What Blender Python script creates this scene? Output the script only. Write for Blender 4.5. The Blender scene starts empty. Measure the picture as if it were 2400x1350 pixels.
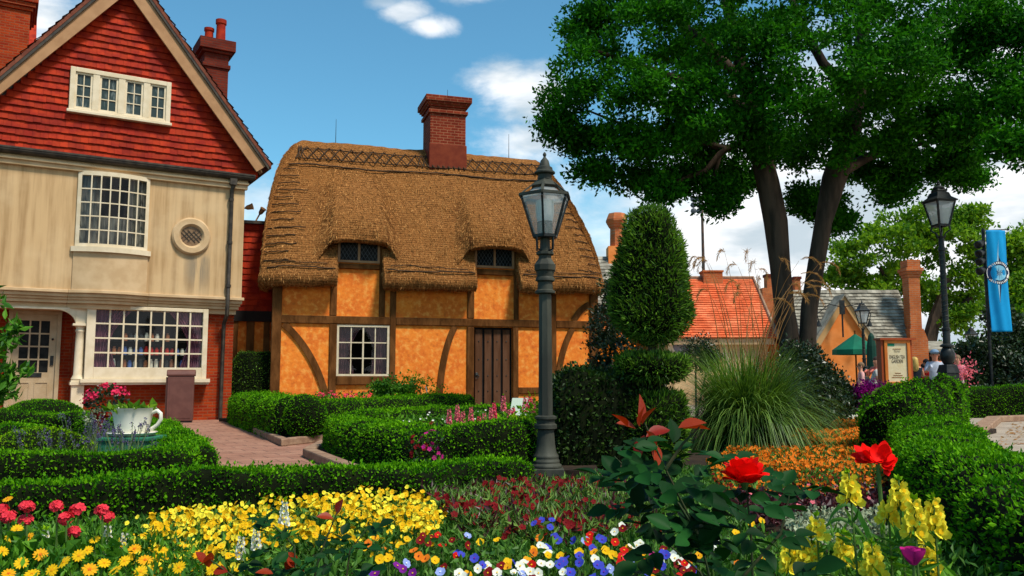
import bpy, bmesh, math, random
import numpy as np
from mathutils import Vector, Matrix
random.seed(7); RNG = np.random.default_rng(11)
R = math.radians
scene = bpy.context.scene
COL = scene.collection

# ------------------------------------------------------------------ camera
F_PX, HZ, CZ = 2000.0, 885.0, 1.05
PITCH = math.atan((HZ-675)/F_PX)
cam = bpy.data.cameras.new('camera'); cam.sensor_width = 36; cam.lens = 36*F_PX/2400
cam.clip_start = 0.05; cam.clip_end = 3000
camo = bpy.data.objects.new('camera', cam); COL.objects.link(camo)
camo.location = (0, 0, CZ); camo.rotation_euler = (R(90)+PITCH, 0, 0)
scene.camera = camo
_c, _s = math.cos(PITCH), math.sin(PITCH)
def ray(u, v):
    a = (u-1200)/F_PX; b = (675-v)/F_PX
    return np.array([a, _c-_s*b, _s+_c*b])
def G(u, v, z=0.0):            # survey: ground point seen at photo position (u, v)
    r = ray(u, v); return np.array([0, 0, CZ])+r*((z-CZ)/r[2])
def D(u, v, Y):                # survey: point at distance Y
    r = ray(u, v); return np.array([0, 0, CZ])+r*Y/r[1]

# ------------------------------------------------------------------ light
SUN_DIR = Vector((0.40, -0.36, 0.85)).normalized()
EL = math.asin(SUN_DIR.z); AZ = math.atan2(SUN_DIR.x, SUN_DIR.y)
sl = bpy.data.lights.new('sun', 'SUN'); sl.energy = 2.8; sl.angle = R(10); sl.color = (1, .93, .82)
so = bpy.data.objects.new('sun', sl); COL.objects.link(so)
so.rotation_euler = SUN_DIR.to_track_quat('Z', 'Y').to_euler()
scene.view_settings.view_transform = 'Standard'; scene.view_settings.look = 'None'
scene.view_settings.exposure = 0.72; scene.view_settings.gamma = 1
scene.view_settings.use_curve_mapping = False

class NT:
    def __init__(s, tree): s.t = tree; s.l = tree.links
    def n(s, typ, **kw):
        nd = s.t.nodes.new(typ)
        for k, v in kw.items():
            if k == 'ins':
                for i, val in v.items():
                    if hasattr(val, 'is_linked') or isinstance(val, bpy.types.NodeSocket): s.l.new(val, nd.inputs[i])
                    else: nd.inputs[i].default_value = val
            else: setattr(nd, k, v)
        return nd
    def math(s, op, a, b=0.0, clamp=False):
        return s.n('ShaderNodeMath', operation=op, use_clamp=clamp, ins={0: a, 1: b}).outputs[0]
    def vmath(s, op, a, b=(0, 0, 0)):
        nd = s.n('ShaderNodeVectorMath', operation=op, ins={0: a, 1: b})
        return nd.outputs['Value'] if op in ('DISTANCE', 'LENGTH', 'DOT_PRODUCT') else nd.outputs[0]
    def mix(s, f, a, b, typ='MIX'):
        return s.n('ShaderNodeMixRGB', blend_type=typ, ins={0: f, 1: a, 2: b}).outputs[0]
    def noise(s, vec, scale, detail=3, rough=.55, dist=0):
        nd = s.n('ShaderNodeTexNoise', ins={'Scale': scale, 'Detail': detail, 'Roughness': rough, 'Distortion': dist})
        if vec is not None: s.l.new(vec, nd.inputs['Vector'])
        return nd.outputs[0]
    def ramp(s, f, a, b):
        return s.n('ShaderNodeMapRange', interpolation_type='SMOOTHSTEP', ins={0: f, 1: a, 2: b, 3: 0.0, 4: 1.0}).outputs[0]

def build_world():
    w = bpy.data.worlds.new('World'); scene.world = w; w.use_nodes = True
    t = w.node_tree; t.nodes.clear(); N = NT(t)
    sky = N.n('ShaderNodeTexSky', sky_type='NISHITA', sun_disc=False, sun_elevation=EL, sun_rotation=AZ,
              air_density=1.0, dust_density=.4, ozone_density=2.0)
    tc = N.n('ShaderNodeTexCoord').outputs['Generated']
    sep = N.n('ShaderNodeSeparateXYZ', ins={0: tc})
    x, y, z = sep.outputs
    base = N.mix(1.0, sky.outputs[0], (.86, 1.54, 1.54, 1), 'MULTIPLY')
    mp = N.n('ShaderNodeMapping', ins={0: tc, 'Scale': (1, 1, 1.9)}).outputs[0]
    n1 = N.noise(mp, 7.0, 8, .6, .3); n2 = N.noise(mp, 22.0, 5, .6)
    det = N.math('ADD', N.math('MULTIPLY', n1, .75), N.math('MULTIPLY', n2, .25))
    mask = None
    def blob(u, v, rx, rz, k=1.0):
        c = Vector(ray(u, v)).normalized()
        d = N.vmath('SUBTRACT', tc, tuple(c))
        d = N.vmath('MULTIPLY', d, (1/rx, 1/rx, 1/rz))
        d = N.vmath('LENGTH', d)
        f = N.math('ADD', N.math('SUBTRACT', 1.0, d), N.math('MULTIPLY', N.math('SUBTRACT', det, .5), 3.4))
        return N.math('MULTIPLY', N.ramp(f, .0, 1.0), k)
    for b in ((895, 4, .026, .009, .55), (950, 28, .03, .012, .8), (1010, 62, .03, .013, .9), (1112, -10, .04, .012, .8), (1180, 195, .045, .028, 1), (1255, 225, .06, .04, .9),
              (1250, 340, .07, .03, .9), (90, 20, .07, .06, 1), (600, 480, .12, .05, .6)):
        m = blob(*b); mask = m if mask is None else N.math('MAXIMUM', mask, m)
    # low cloud bank, thicker to the right of the view
    h = N.math('SUBTRACT', N.math('MULTIPLY', x, .55), z)
    h = N.math('ADD', h, N.math('MULTIPLY', N.math('SUBTRACT', det, .5), .5))
    low = N.ramp(h, -.26, -.02)
    mask = N.math('MAXIMUM', mask, low)
    shade = N.noise(N.n('ShaderNodeMapping', ins={0: tc, 'Scale': (1, 1, 3.2), 'Location': (.3, .1, .0)}).outputs[0], 5.0, 5, .55)
    ccol = N.mix(N.ramp(shade, .40, .62), (10.6, 10.7, 10.8, 1), (5.6, 6.6, 7.3, 1))
    hz = N.ramp(z, .24, -.02)
    base = N.mix(N.math('MULTIPLY', hz, .7), base, (4.6, 8.6, 10.2, 1))
    col = N.mix(mask, base, ccol)
    bg = N.n('ShaderNodeBackground', ins={0: col, 1: .066})
    o = N.n('ShaderNodeOutputWorld'); t.links.new(bg.outputs[0], o.inputs[0])
build_world()

# ------------------------------------------------------------------ materials
def new_mat(name):
    m = bpy.data.materials.new(name); m.use_nodes = True
    t = m.node_tree; t.nodes.clear(); N = NT(t)
    out = N.n('ShaderNodeOutputMaterial'); b = N.n('ShaderNodeBsdfPrincipled')
    t.links.new(b.outputs[0], out.inputs[0]); N.out = out; N.b = b
    return m, N
def c4(c): return (c[0], c[1], c[2], 1)
def plain(name, c, c2=None, scale=6, rough=.7, metal=0, bump=0, bscale=None, island=0, spec=.18, stretch=(1, 1, 1), detail=4, lo=.35, hi=.65):
    m, N = new_mat(name)
    co = N.n('ShaderNodeTexCoord').outputs['Object']
    vec = N.n('ShaderNodeMapping', ins={0: co, 'Scale': stretch}).outputs[0]
    col = c4(c)
    if c2 is not None:
        f = N.ramp(N.noise(vec, scale, detail), lo, hi)
        col = N.mix(f, c4(c), c4(c2))
    if island:
        rnd = N.n('ShaderNodeNewGeometry').outputs['Random Per Island']
        hv = N.n('ShaderNodeHueSaturation', ins={'Value': N.math('ADD', N.math('MULTIPLY', rnd, 2*island), 1-island), 'Color': col})
        col = hv.outputs[0]
    if isinstance(col, tuple): N.b.inputs['Base Color'].default_value = col
    else: N.l.new(col, N.b.inputs['Base Color'])
    N.b.inputs['Roughness'].default_value = rough; N.b.inputs['Metallic'].default_value = metal
    N.b.inputs['Specular IOR Level'].default_value = spec
    if bump:
        bp = N.n('ShaderNodeBump', ins={'Strength': bump, 'Distance': .02, 'Height': N.noise(vec, bscale or scale*4, 5)})
        N.l.new(bp.outputs[0], N.b.inputs['Normal'])
    return m
def leafmat(name, dark, light, rough=.5, trans=.25, spec=.35, clump=1.3):
    m, N = new_mat(name)
    rnd = N.n('ShaderNodeNewGeometry').outputs['Random Per Island']
    co = N.n('ShaderNodeTexCoord').outputs['Object']
    nz = N.noise(co, clump, 2)
    f = N.math('ADD', N.math('MULTIPLY', N.math('POWER', rnd, 1.4), .75), N.math('MULTIPLY', N.math('SUBTRACT', nz, .5), 1.1), clamp=True)
    col = N.mix(f, c4(dark), c4(light))
    N.l.new(col, N.b.inputs['Base Color'])
    N.b.inputs['Roughness'].default_value = rough; N.b.inputs['Specular IOR Level'].default_value = spec
    tr = N.n('ShaderNodeBsdfTranslucent', ins={0: N.mix(1, col, (1.25, 1.3, .5, 1), 'MULTIPLY')})
    mx = N.n('ShaderNodeMixShader', ins={0: trans}); N.l.new(N.b.outputs[0], mx.inputs[1]); N.l.new(tr.outputs[0], mx.inputs[2])
    N.l.new(mx.outputs[0], N.out.inputs[0])
    return m
def brickmat(name, c1, c2, mortar, bw=.225, bh=.075, msize=.012, rough=.85, bump=.5, flat=False):
    m, N = new_mat(name)
    co = N.n('ShaderNodeTexCoord').outputs['Object']
    sp = N.n('ShaderNodeSeparateXYZ', ins={0: co})
    if flat: vec = N.n('ShaderNodeCombineXYZ', ins={0: sp.outputs[0], 1: sp.outputs[1], 2: 0.0}).outputs[0]
    else: vec = N.n('ShaderNodeCombineXYZ', ins={0: N.math('ADD', sp.outputs[0], sp.outputs[1]), 1: sp.outputs[2], 2: 0.0}).outputs[0]
    br = N.n('ShaderNodeTexBrick', ins={'Vector': vec, 'Color1': c4(c1), 'Color2': c4(c2), 'Mortar': c4(mortar), 'Scale': 1.0,
             'Mortar Size': msize, 'Mortar Smooth': .2, 'Bias': -.1, 'Brick Width': bw, 'Row Height': bh})
    nz = N.noise(co, 2.2, 4); nz2 = N.noise(co, 30, 3)
    col = N.mix(N.math('MULTIPLY', N.ramp(nz, .35, .7), .45), br.outputs[0], tuple(x*.45 for x in c1)+(1,))
    col = N.mix(N.math('MULTIPLY', nz2, .25), col, c4(c2))
    N.l.new(col, N.b.inputs['Base Color']); N.b.inputs['Roughness'].default_value = rough; N.b.inputs['Specular IOR Level'].default_value = .12
    hgt = N.math('ADD', N.math('MULTIPLY', br.outputs[1], -1.0), N.math('MULTIPLY', nz2, .6))
    bp = N.n('ShaderNodeBump', ins={'Strength': bump, 'Distance': .012, 'Height': hgt}); N.l.new(bp.outputs[0], N.b.inputs['Normal'])
    return m
def glassmat(name, tint=(.9, .95, .95), gloss=.03, haze=0.0, rough=.03, bump=0):
    m, N = new_mat(name); t = m.node_tree
    tr = N.n('ShaderNodeBsdfTransparent', ins={0: c4(tint)})
    gl = N.n('ShaderNodeBsdfGlossy', ins={0: (1, 1, 1, 1), 1: rough})
    if bump:
        bp = N.n('ShaderNodeBump', ins={'Strength': bump, 'Distance': .03, 'Height': N.noise(N.n('ShaderNodeTexCoord').outputs['Object'], 14, 2)})
        t.links.new(bp.outputs[0], gl.inputs['Normal'])
    a = tr.outputs[0]
    if haze:
        df = N.n('ShaderNodeBsdfDiffuse', ins={0: (.75, .8, .8, 1)}); tl = N.n('ShaderNodeBsdfTranslucent', ins={0: (.8, .85, .85, 1)})
        ad = N.n('ShaderNodeMixShader', ins={0: .6, 1: df.outputs[0], 2: tl.outputs[0]})
        a = N.n('ShaderNodeMixShader', ins={0: haze, 1: a, 2: ad.outputs[0]}).outputs[0]
    fr = N.math('MULTIPLY', N.n('ShaderNodeFresnel', ins={0: 1.25}).outputs[0], .35)
    mx = N.n('ShaderNodeMixShader', ins={0: N.math('ADD', fr, gloss*.6, clamp=True), 1: a, 2: gl.outputs[0]})
    t.links.new(mx.outputs[0], N.out.inputs[0]); t.nodes.remove(N.b)
    return m

MT = {}
MT['cream'] = plain('cream_paint', (.60, .42, .235), (.50, .33, .17), 2.5, .6, bump=.05)
MT['white'] = plain('white_paint', (.72, .60, .42), (.64, .52, .34), 5, .5)
MT['door'] = plain('tan_door_paint', (.44, .33, .20), (.38, .27, .15), 4, .5)
MT['black'] = plain('black_iron', (.018, .02, .02), (.035, .038, .036), 9, .42, .3, bump=.05, bscale=60)
MT['lampgrey'] = plain('weathered_lamp_paint', (.030, .031, .024), (.060, .062, .046), 5, .6, .0, bump=.08, bscale=50, stretch=(1, 1, .25))
MT['gutter'] = plain('gutter_paint', (.035, .03, .025), (.07, .055, .04), 6, .5)
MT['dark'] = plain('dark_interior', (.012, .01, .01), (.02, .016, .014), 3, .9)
MT['brick'] = brickmat('red_brick', (.25, .016, .003), (.40, .048, .006), (.26, .08, .035))
MT['brickdark'] = brickmat('dark_red_brick', (.12, .014, .007), (.18, .026, .011), (.09, .035, .025))
MT['brickorange'] = brickmat('orange_brick', (.46, .10, .025), (.60, .17, .045), (.40, .20, .11))
MT['tile'] = plain('red_clay_tile', (.23, .010, .002), (.37, .026, .003), 3.5, .75, bump=.25, bscale=25, island=.22)
MT['rooftile'] = plain('brown_roof_tile', (.13, .035, .02), (.20, .06, .03), 5, .8, bump=.2, island=.3)
MT['redroof'] = plain('orange_red_roof_tile', (.62, .115, .035), (.74, .20, .08), 1.5, .75, island=.16)
MT['slate'] = plain('grey_slate', (.19, .17, .13), (.35, .32, .25), 3, .9, island=.3, bump=.3)
MT['timber'] = plain('old_oak_timber', (.090, .033, .009), (.16, .062, .018), 7, .85, spec=.04, bump=.8, bscale=18, stretch=(1, 1, .3))
MT['barge'] = plain('tan_bargeboard', (.42, .225, .105), (.35, .18, .08), 3, .55)
MT['peach'] = plain('peach_plaster', (.84, .28, .07), (.72, .21, .04), 2, .8)
MT['curtain'] = plain('mauve_curtain', (.30, .11, .15), (.12, .04, .07), 22, .9, stretch=(1.5, 1, .12))
MT['dim_curtain'] = plain('dim_mauve_curtain', (.20, .085, .095), (.07, .026, .034), 22, .9, stretch=(1.5, 1, .12))
MT['grey_curtain'] = plain('grey_curtain', (.32, .28, .23), (.08, .07, .06), 16, .9, stretch=(1.5, 1, .05))
MT['glass'] = glassmat('window_glass')
MT['darkglass'] = plain('dark_window_glass', (.008, .009, .009), (.02, .02, .018), 5, .2, spec=.04)
MT['lampglass'] = glassmat('rippled_lamp_glass', (.92, .95, .95), .12, .30, .08, .5)
MT['frosted'] = glassmat('frosted_lamp_glass', (.95, .97, .97), .08, .62, .2, .2)
MT['stone'] = plain('kerb_stone', (.34, .22, .14), (.24, .14, .09), 6, .85, bump=.3, bscale=30)
MT['soil'] = plain('dark_soil', (.018, .012, .008), (.035, .022, .013), 6, .95, bump=.5)
MT['stem'] = plain('green_stem', (.05, .11, .02), (.09, .16, .03), 8, .6)
MT['bark'] = plain('tree_bark', (.080, .052, .034), (.034, .024, .016), 4, .9, bump=.9, bscale=9, stretch=(1.6, 1.6, .3))
MT['core'] = plain('leaf_gap_shade', (.002, .004, .001), (.006, .009, .002), 8, 1.0, spec=.1)  # near-black inner shell: shade between the leaves put into its colour
MT['box'] = leafmat('boxwood_leaf', (.028, .14, .002), (.20, .50, .005), .55, .25, .06)
MT['boxlime'] = leafmat('lime_boxwood_leaf', (.08, .22, .004), (.38, .62, .010), .55, .25, .06)
MT['yew'] = leafmat('yew_needle', (.006, .024, .004), (.06, .12, .015), .45, .12, .2, 3)
MT['yewtip'] = leafmat('topiary_needle', (.012, .055, .004), (.22, .42, .03), .45, .2, .2, 2.2)
MT['oak'] = leafmat('oak_leaf', (.006, .060, .003), (.070, .31, .006), .55, .3, .06, .55)
MT['pale'] = leafmat('pale_tree_leaf', (.05, .15, .006), (.28, .46, .02), .5, .38, .15, .35)
MT['shrub'] = leafmat('shrub_leaf', (.02, .10, .006), (.16, .38, .02), .5, .28, .2)
MT['darkshrub'] = leafmat('dark_shrub_leaf', (.008, .022, .006), (.045, .085, .02), .35, .15, .5, 1)
MT['grassblade'] = leafmat('grass_blade', (.03, .085, .010), (.26, .42, .07), .45, .25, .3, 1.6)
MT['straw'] = leafmat('dry_plume', (.30, .13, .035), (.55, .33, .13), .7, .3, .2)
MT['lavleaf'] = leafmat('lavender_leaf', (.07, .13, .04), (.26, .34, .15), .7, .2, .1)
MT['roseleaf'] = leafmat('rose_leaf', (.003, .022, .004), (.014, .085, .013), .55, .15, .10, 7)
MT['roseyoung'] = leafmat('young_rose_leaf', (.27, .014, .003), (.42, .055, .008), .45, .35, .3, 9)
MT['bedleaf'] = leafmat('bedding_leaf', (.018, .075, .008), (.15, .34, .04), .5, .25, .2, 4)
MT['redleaf'] = leafmat('burgundy_leaf', (.035, .006, .010), (.13, .022, .025), .4, .15, .4, 4)
MT['silver'] = leafmat('silver_leaf', (.22, .26, .15), (.46, .50, .32), .7, .1, .2, 4)
def petal(name, c, v=.10):
    m = plain(name+'_petal', c, tuple(min(1, x*.85) for x in c), 60, .6, island=v, spec=.08); N = NT(m.node_tree)
    b = [n for n in m.node_tree.nodes if n.type == 'BSDF_PRINCIPLED'][0]; out = [n for n in m.node_tree.nodes if n.type == 'OUTPUT_MATERIAL'][0]
    mx = N.n('ShaderNodeMixShader', ins={0: .22, 1: b.outputs[0], 2: N.n('ShaderNodeBsdfTranslucent', ins={0: c4(c)}).outputs[0]}); N.l.new(mx.outputs[0], out.inputs[0]); return m
for nm, c in dict(yellow=(.84, .50, .008), gold=(.85, .40, .01), lemon=(.94, .80, .05), orange=(.80, .20, .012), red=(.62, .012, .008), rosered=(.92, .006, .003), plum=(.34, .008, .20),
                  pink=(.82, .18, .22), hotpink=(.85, .045, .13), magenta=(.55, .02, .22), blue=(.055, .07, .50), paleblue=(.32, .40, .75), white=(.82, .82, .70),
                  maroon=(.20, .008, .010), purple=(.20, .015, .25), coral=(.84, .05, .075), lavender=(.12, .10, .20)).items():
    MT['p_'+nm] = petal(nm, c)
# ------------------------------------------------------------------ object helpers
def tag(o, label, cat, group=None, kind=None):
    if label: o['label'] = label
    if cat: o['category'] = cat
    if group: o['group'] = group
    if kind: o['kind'] = kind
    return o
def thing(name, label, cat, loc=(0, 0, 0), rz=0.0, group=None):
    o = bpy.data.objects.new(name, None); COL.objects.link(o); o.empty_display_size = .2
    o.location = tuple(loc); o.rotation_euler = (0, 0, rz)
    return tag(o, label, cat, group)
def link(name, me, parent=None):
    o = bpy.data.objects.new(name, me); COL.objects.link(o)
    if parent is not None: o.parent = parent
    return o
KIDS = {}
def copy_tree(o, parent=None):
    c = o.copy(); COL.objects.link(c)
    if parent is not None: c.parent = parent
    for ch in list(o.children): copy_tree(ch, c)
    return c
class MB:
    def __init__(s): s.v = []; s.f = []; s.m = []; s.cur = 0
    def add(s, vs, fs):
        b = len(s.v); s.v += [tuple(map(float, p)) for p in vs]
        for f in fs: s.f.append(tuple(i+b for i in f)); s.m.append(s.cur)
        return s
    def box(s, x0, x1, y0, y1, z0, z1):
        vs = [(x, y, z) for z in (z0, z1) for y in (y0, y1) for x in (x0, x1)]
        return s.add(vs, [(0, 2, 3, 1), (4, 5, 7, 6), (0, 1, 5, 4), (2, 6, 7, 3), (0, 4, 6, 2), (1, 3, 7, 5)])
    def prism(s, poly, axis, a, b):     # polygon in the two other axes, extruded along axis
        n = len(poly)
        def P(p, t):
            if axis == 'y': return (p[0], t, p[1])
            if axis == 'z': return (p[0], p[1], t)
            return (t, p[0], p[1])
        vs = [P(p, a) for p in poly]+[P(p, b) for p in poly]
        return s.add(vs, [tuple(range(n)), tuple(range(2*n-1, n-1, -1))]+[(i, i+n, (i+1) % n+n, (i+1) % n) for i in range(n)])
    def tube(s, pts, r, n=8, cap=True):
        pts = [Vector(p) for p in pts]; rs = r if isinstance(r, (list, tuple)) else [r]*len(pts)
        vs = []; prev = None
        for i, p in enumerate(pts):
            t = (pts[min(i+1, len(pts)-1)]-pts[max(i-1, 0)])
            if t.length < 1e-9: t = Vector((0, 0, 1))
            t.normalize()
            ref = Vector((0, 0, 1)) if abs(t.z) < .9 else Vector((1, 0, 0))
            if prev is None: u = t.cross(ref).normalized()
            else:
                u = prev-t*prev.dot(t)
                u = u.normalized() if u.length > 1e-6 else t.cross(ref).normalized()
            prev = u; w = t.cross(u)
            for k in range(n):
                a = 2*math.pi*k/n; vs.append(p+(u*math.cos(a)+w*math.sin(a))*rs[i])
        m = len(pts); fs = [(i*n+k, i*n+(k+1) % n, (i+1)*n+(k+1) % n, (i+1)*n+k) for i in range(m-1) for k in range(n)]
        if cap: fs += [tuple(range(n-1, -1, -1)), tuple(range((m-1)*n, m*n))]
        return s.add(vs, fs)
    def lathe(s, prof, n=16, c=(0, 0, 0), rot=0.0, cap=True):
        vs = [(c[0]+r*math.cos(rot+2*math.pi*k/n), c[1]+r*math.sin(rot+2*math.pi*k/n), c[2]+z) for r, z in prof for k in range(n)]
        m = len(prof); fs = [(i*n+k, i*n+(k+1) % n, (i+1)*n+(k+1) % n, (i+1)*n+k) for i in range(m-1) for k in range(n)]
        if cap: fs += [tuple(range(n-1, -1, -1)), tuple(range((m-1)*n, m*n))]
        return s.add(vs, fs)
    def obox(s, a, b, w, h):            # beam from a to b, w x h section
        a, b = Vector(a), Vector(b); t = (b-a).normalized()
        ref = Vector((0, 0, 1)) if abs(t.z) < .95 else Vector((0, 1, 0))
        u = t.cross(ref).normalized()*w/2; q = u.cross(t).normalized()*h/2
        vs = [p+i*u+j*q for p in (a, b) for i, j in ((-1, -1), (1, -1), (1, 1), (-1, 1))]
        return s.add(vs, [(3, 2, 1, 0), (4, 5, 6, 7), (0, 1, 5, 4), (1, 2, 6, 5), (2, 3, 7, 6), (3, 0, 4, 7)])
    def grid(s, rows):
        nr, nc = len(rows), len(rows[0])
        return s.add([p for r in rows for p in r], [(i*nc+j, i*nc+j+1, (i+1)*nc+j+1, (i+1)*nc+j) for i in range(nr-1) for j in range(nc-1)])
    def ball(s, c, r, nu=10, nv=7, sc=(1, 1, 1)):
        prof = [(max(1e-4, r*math.sin(math.pi*i/nv)), -r*math.cos(math.pi*i/nv)) for i in range(nv+1)]
        b = len(s.v); s.lathe(prof, nu)
        for i in range(b, len(s.v)): s.v[i] = tuple(c[k]+s.v[i][k]*sc[k] for k in range(3))
        return s
    def build(s, name, mat, parent=None, smooth=False, bevel=0.0):
        me = bpy.data.meshes.new(name); me.from_pydata(s.v, [], s.f)
        mats = mat if isinstance(mat, (list, tuple)) else [mat]
        for m in mats: me.materials.append(MT[m] if isinstance(m, str) else m)
        if len(mats) > 1: me.polygons.foreach_set('material_index', s.m)
        bm = bmesh.new(); bm.from_mesh(me); bmesh.ops.recalc_face_normals(bm, faces=bm.faces); bm.to_mesh(me); bm.free()
        if smooth:
            me.polygons.foreach_set('use_smooth', [True]*len(me.polygons))
            me.set_sharp_from_angle(angle=R(40))
        me.update(); o = link(name, me, parent)
        if bevel:
            md = o.modifiers.new('bevel', 'BEVEL'); md.width = bevel; md.segments = 2; md.limit_method = 'ANGLE'
        return o
def np_mesh(name, parts, mats, parent=None, smooth=()):
    V = []; vi = []; ls = []; lt = []; mi = []; sm = []; off = 0; lo = 0
    for Vp, Fp, m in parts:
        Vp = np.asarray(Vp, np.float32).reshape(-1, 3); Fp = np.asarray(Fp, np.int32); k = Fp.shape[1]
        mk = np.full(len(Fp), m, np.int32) if np.isscalar(m) else np.asarray(m, np.int32)
        V.append(Vp); vi.append((Fp+off).ravel()); ls.append(lo+np.arange(len(Fp))*k); lt.append(np.full(len(Fp), k)); mi.append(mk)
        sm.append(np.isin(mk, smooth)); off += len(Vp); lo += Fp.size
    V = np.concatenate(V); vi = np.concatenate(vi); ls = np.concatenate(ls); lt = np.concatenate(lt); mi = np.concatenate(mi); sm = np.concatenate(sm)
    me = bpy.data.meshes.new(name)
    me.vertices.add(len(V)); me.vertices.foreach_set('co', V.ravel())
    me.loops.add(len(vi)); me.loops.foreach_set('vertex_index', vi.astype(np.int32))
    me.polygons.add(len(ls)); me.polygons.foreach_set('loop_start', ls.astype(np.int32)); me.polygons.foreach_set('loop_total', lt.astype(np.int32))
    for m in mats: me.materials.append(MT[m] if isinstance(m, str) else m)
    me.polygons.foreach_set('material_index', mi); me.polygons.foreach_set('use_smooth', sm)
    me.update(calc_edges=True); me.validate()
    return link(name, me, parent)
def nrm(a): return a/np.maximum(np.linalg.norm(a, axis=-1, keepdims=True), 1e-9)
def leaves(P, Nr, L, W, spread=.7, up=0.0, lvar=.35, fold=.18):
    n = len(P); T = nrm(Nr+RNG.normal(0, spread, (n, 3))+np.array([0, 0, up])); X = nrm(np.cross(T, RNG.normal(0, 1, (n, 3)))); Q = np.cross(X, T)
    l = (L*(1+RNG.uniform(-lvar, lvar, n)))[:, None]; w = W/L*l
    mid = P+T*l*.45+Q*w*fold
    V = np.stack([P, mid-X*w/2, P+T*l-Q*w*fold*.5, mid+X*w/2], 1).reshape(-1, 3)
    b = np.arange(n)[:, None]*4
    return V, np.concatenate([b+np.array([0, 1, 2]), b+np.array([0, 2, 3])])
def tri_areas(V, F):
    a, b, c = V[F[:, 0]], V[F[:, 1]], V[F[:, 2]]; n = np.cross(b-a, c-a); return n
def scatter_on(V, F, dens, keep=None):
    V = np.asarray(V, float); F = np.asarray(F)
    if F.shape[1] == 4: F = np.concatenate([F[:, [0, 1, 2]], F[:, [0, 2, 3]]])
    n = tri_areas(V, F); A = np.linalg.norm(n, axis=1)/2; N = max(1, int(A.sum()*dens))
    k = RNG.choice(len(F), N, p=A/A.sum()); r1 = np.sqrt(RNG.random(N)); r2 = RNG.random(N)
    P = V[F[k, 0]]*(1-r1)[:, None]+V[F[k, 1]]*(r1*(1-r2))[:, None]+V[F[k, 2]]*(r1*r2)[:, None]
    return P, nrm(n[k])
def wob(P, amp, k, seed=0):
    g = np.random.default_rng(seed); o = np.zeros(len(P))
    for i in range(7):
        d = g.normal(0, 1, 3); d = d/np.linalg.norm(d)*k*g.uniform(.5, 1.8); o += np.sin(P@d+g.uniform(0, 6.28))
    return o*amp/2.6
def ring_surface(rings, closed=True, caps=True):
    m, n = len(rings), len(rings[0]); V = np.array(rings, float).reshape(-1, 3); F = []
    for i in range(m-1):
        for k in range(n if closed else n-1): F.append((i*n+k, i*n+(k+1) % n, (i+1)*n+(k+1) % n, (i+1)*n+k))
    if caps:
        V = np.concatenate([V, V[:n].mean(0)[None], V[-n:].mean(0)[None]])
        for k in range(n):
            F.append((m*n, (k+1) % n, k, k)); F.append((m*n+1, (m-1)*n+k, (m-1)*n+(k+1) % n, (m-1)*n+(k+1) % n))
    return V, np.array(F)
def fix_tris(F):
    q = F[F[:, 2] != F[:, 3]]; t = F[F[:, 2] == F[:, 3]][:, :3]; return q, t
def outward(V, F, Pn):
    return Pn
def hedge(name, label, path, w, h, leaf=.022, dens=2600, mat='box', z0=0.0, roundness=.22, bumps=.022, cat='hedge', group=None, flat=.85):
    """clipped hedge swept along path [(x, y)] or [(x, y, w, h)]"""
    pts = [(p[0], p[1], p[2] if len(p) > 2 else w, p[3] if len(p) > 3 else h) for p in path]
    out = [np.array(pts[0], float)]
    for a, b in zip(pts, pts[1:]):
        a, b = np.array(a, float), np.array(b, float); L = np.linalg.norm((b-a)[:2]); n = max(1, int(L/.14))
        out += [a+(b-a)*t for t in np.linspace(0, 1, n+1)[1:]]
    out = np.array(out)
    for _ in range(2): out[1:-1] = out[1:-1]*.5+(out[:-2]+out[2:])*.25
    M = 14; rings = []
    for i, p in enumerate(out):
        t = out[min(i+1, len(out)-1)]-out[max(i-1, 0)]; t = t[:2]/np.linalg.norm(t[:2]); nx = np.array([t[1], -t[0]])
        sc = 1.0
        if i in (0, len(out)-1): sc = .86
        ring = []
        for k in range(M):
            a = math.pi*(k/(M-1)); e = .33+.3*roundness
            cx = math.copysign(abs(math.cos(a))**e, math.cos(a)); sz = abs(math.sin(a))**e
            ring.append((p[0]+nx[0]*cx*p[2]/2*sc, p[1]+nx[1]*cx*p[2]/2*sc, z0+p[3]*sz*sc))
        rings.append(ring)
    V, F = ring_surface(rings)
    q, t = fix_tris(F)
    V = V.copy(); off = wob(V, bumps, 5, len(name)); off2 = wob(V, bumps*.6, 17, 3)
    cen = V.mean(0)
    V[:, 2] += np.where(V[:, 2] > z0+.05, off+off2, 0); V[:, 0] += wob(V, bumps*.7, 7, 5); V[:, 1] += wob(V, bumps*.7, 7, 6)
    A = np.concatenate([np.concatenate([q[:, [0, 1, 2]], q[:, [0, 2, 3]]]), t])
    # orient outward: test against nearest spine point
    n = tri_areas(V, A); c = V[A].mean(1); near = out[np.argmin(((c[:, None, :2]-out[None, :, :2])**2).sum(2), 1)]
    sp = np.concatenate([near[:, :2], np.full((len(c), 1), z0+h*.3)], 1)
    flip = (n*(c-sp)).sum(1) < 0; A[flip] = A[flip][:, [0, 2, 1]]
    P, Nn = scatter_on(V, A, dens)
    P = P-Nn*np.where(RNG.random((len(P), 1)) < .05, RNG.uniform(-2.2, -.4, (len(P), 1)), RNG.uniform(-.25, 1.1, (len(P), 1)))*leaf*.8
    LV, LF = leaves(P, Nn, leaf, leaf*.62, .8, .25, .5)
    C0 = V-0.0
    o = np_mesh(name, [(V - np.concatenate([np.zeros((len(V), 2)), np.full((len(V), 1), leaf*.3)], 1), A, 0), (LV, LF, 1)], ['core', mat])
    return tag(o, label, cat, group)
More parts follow.
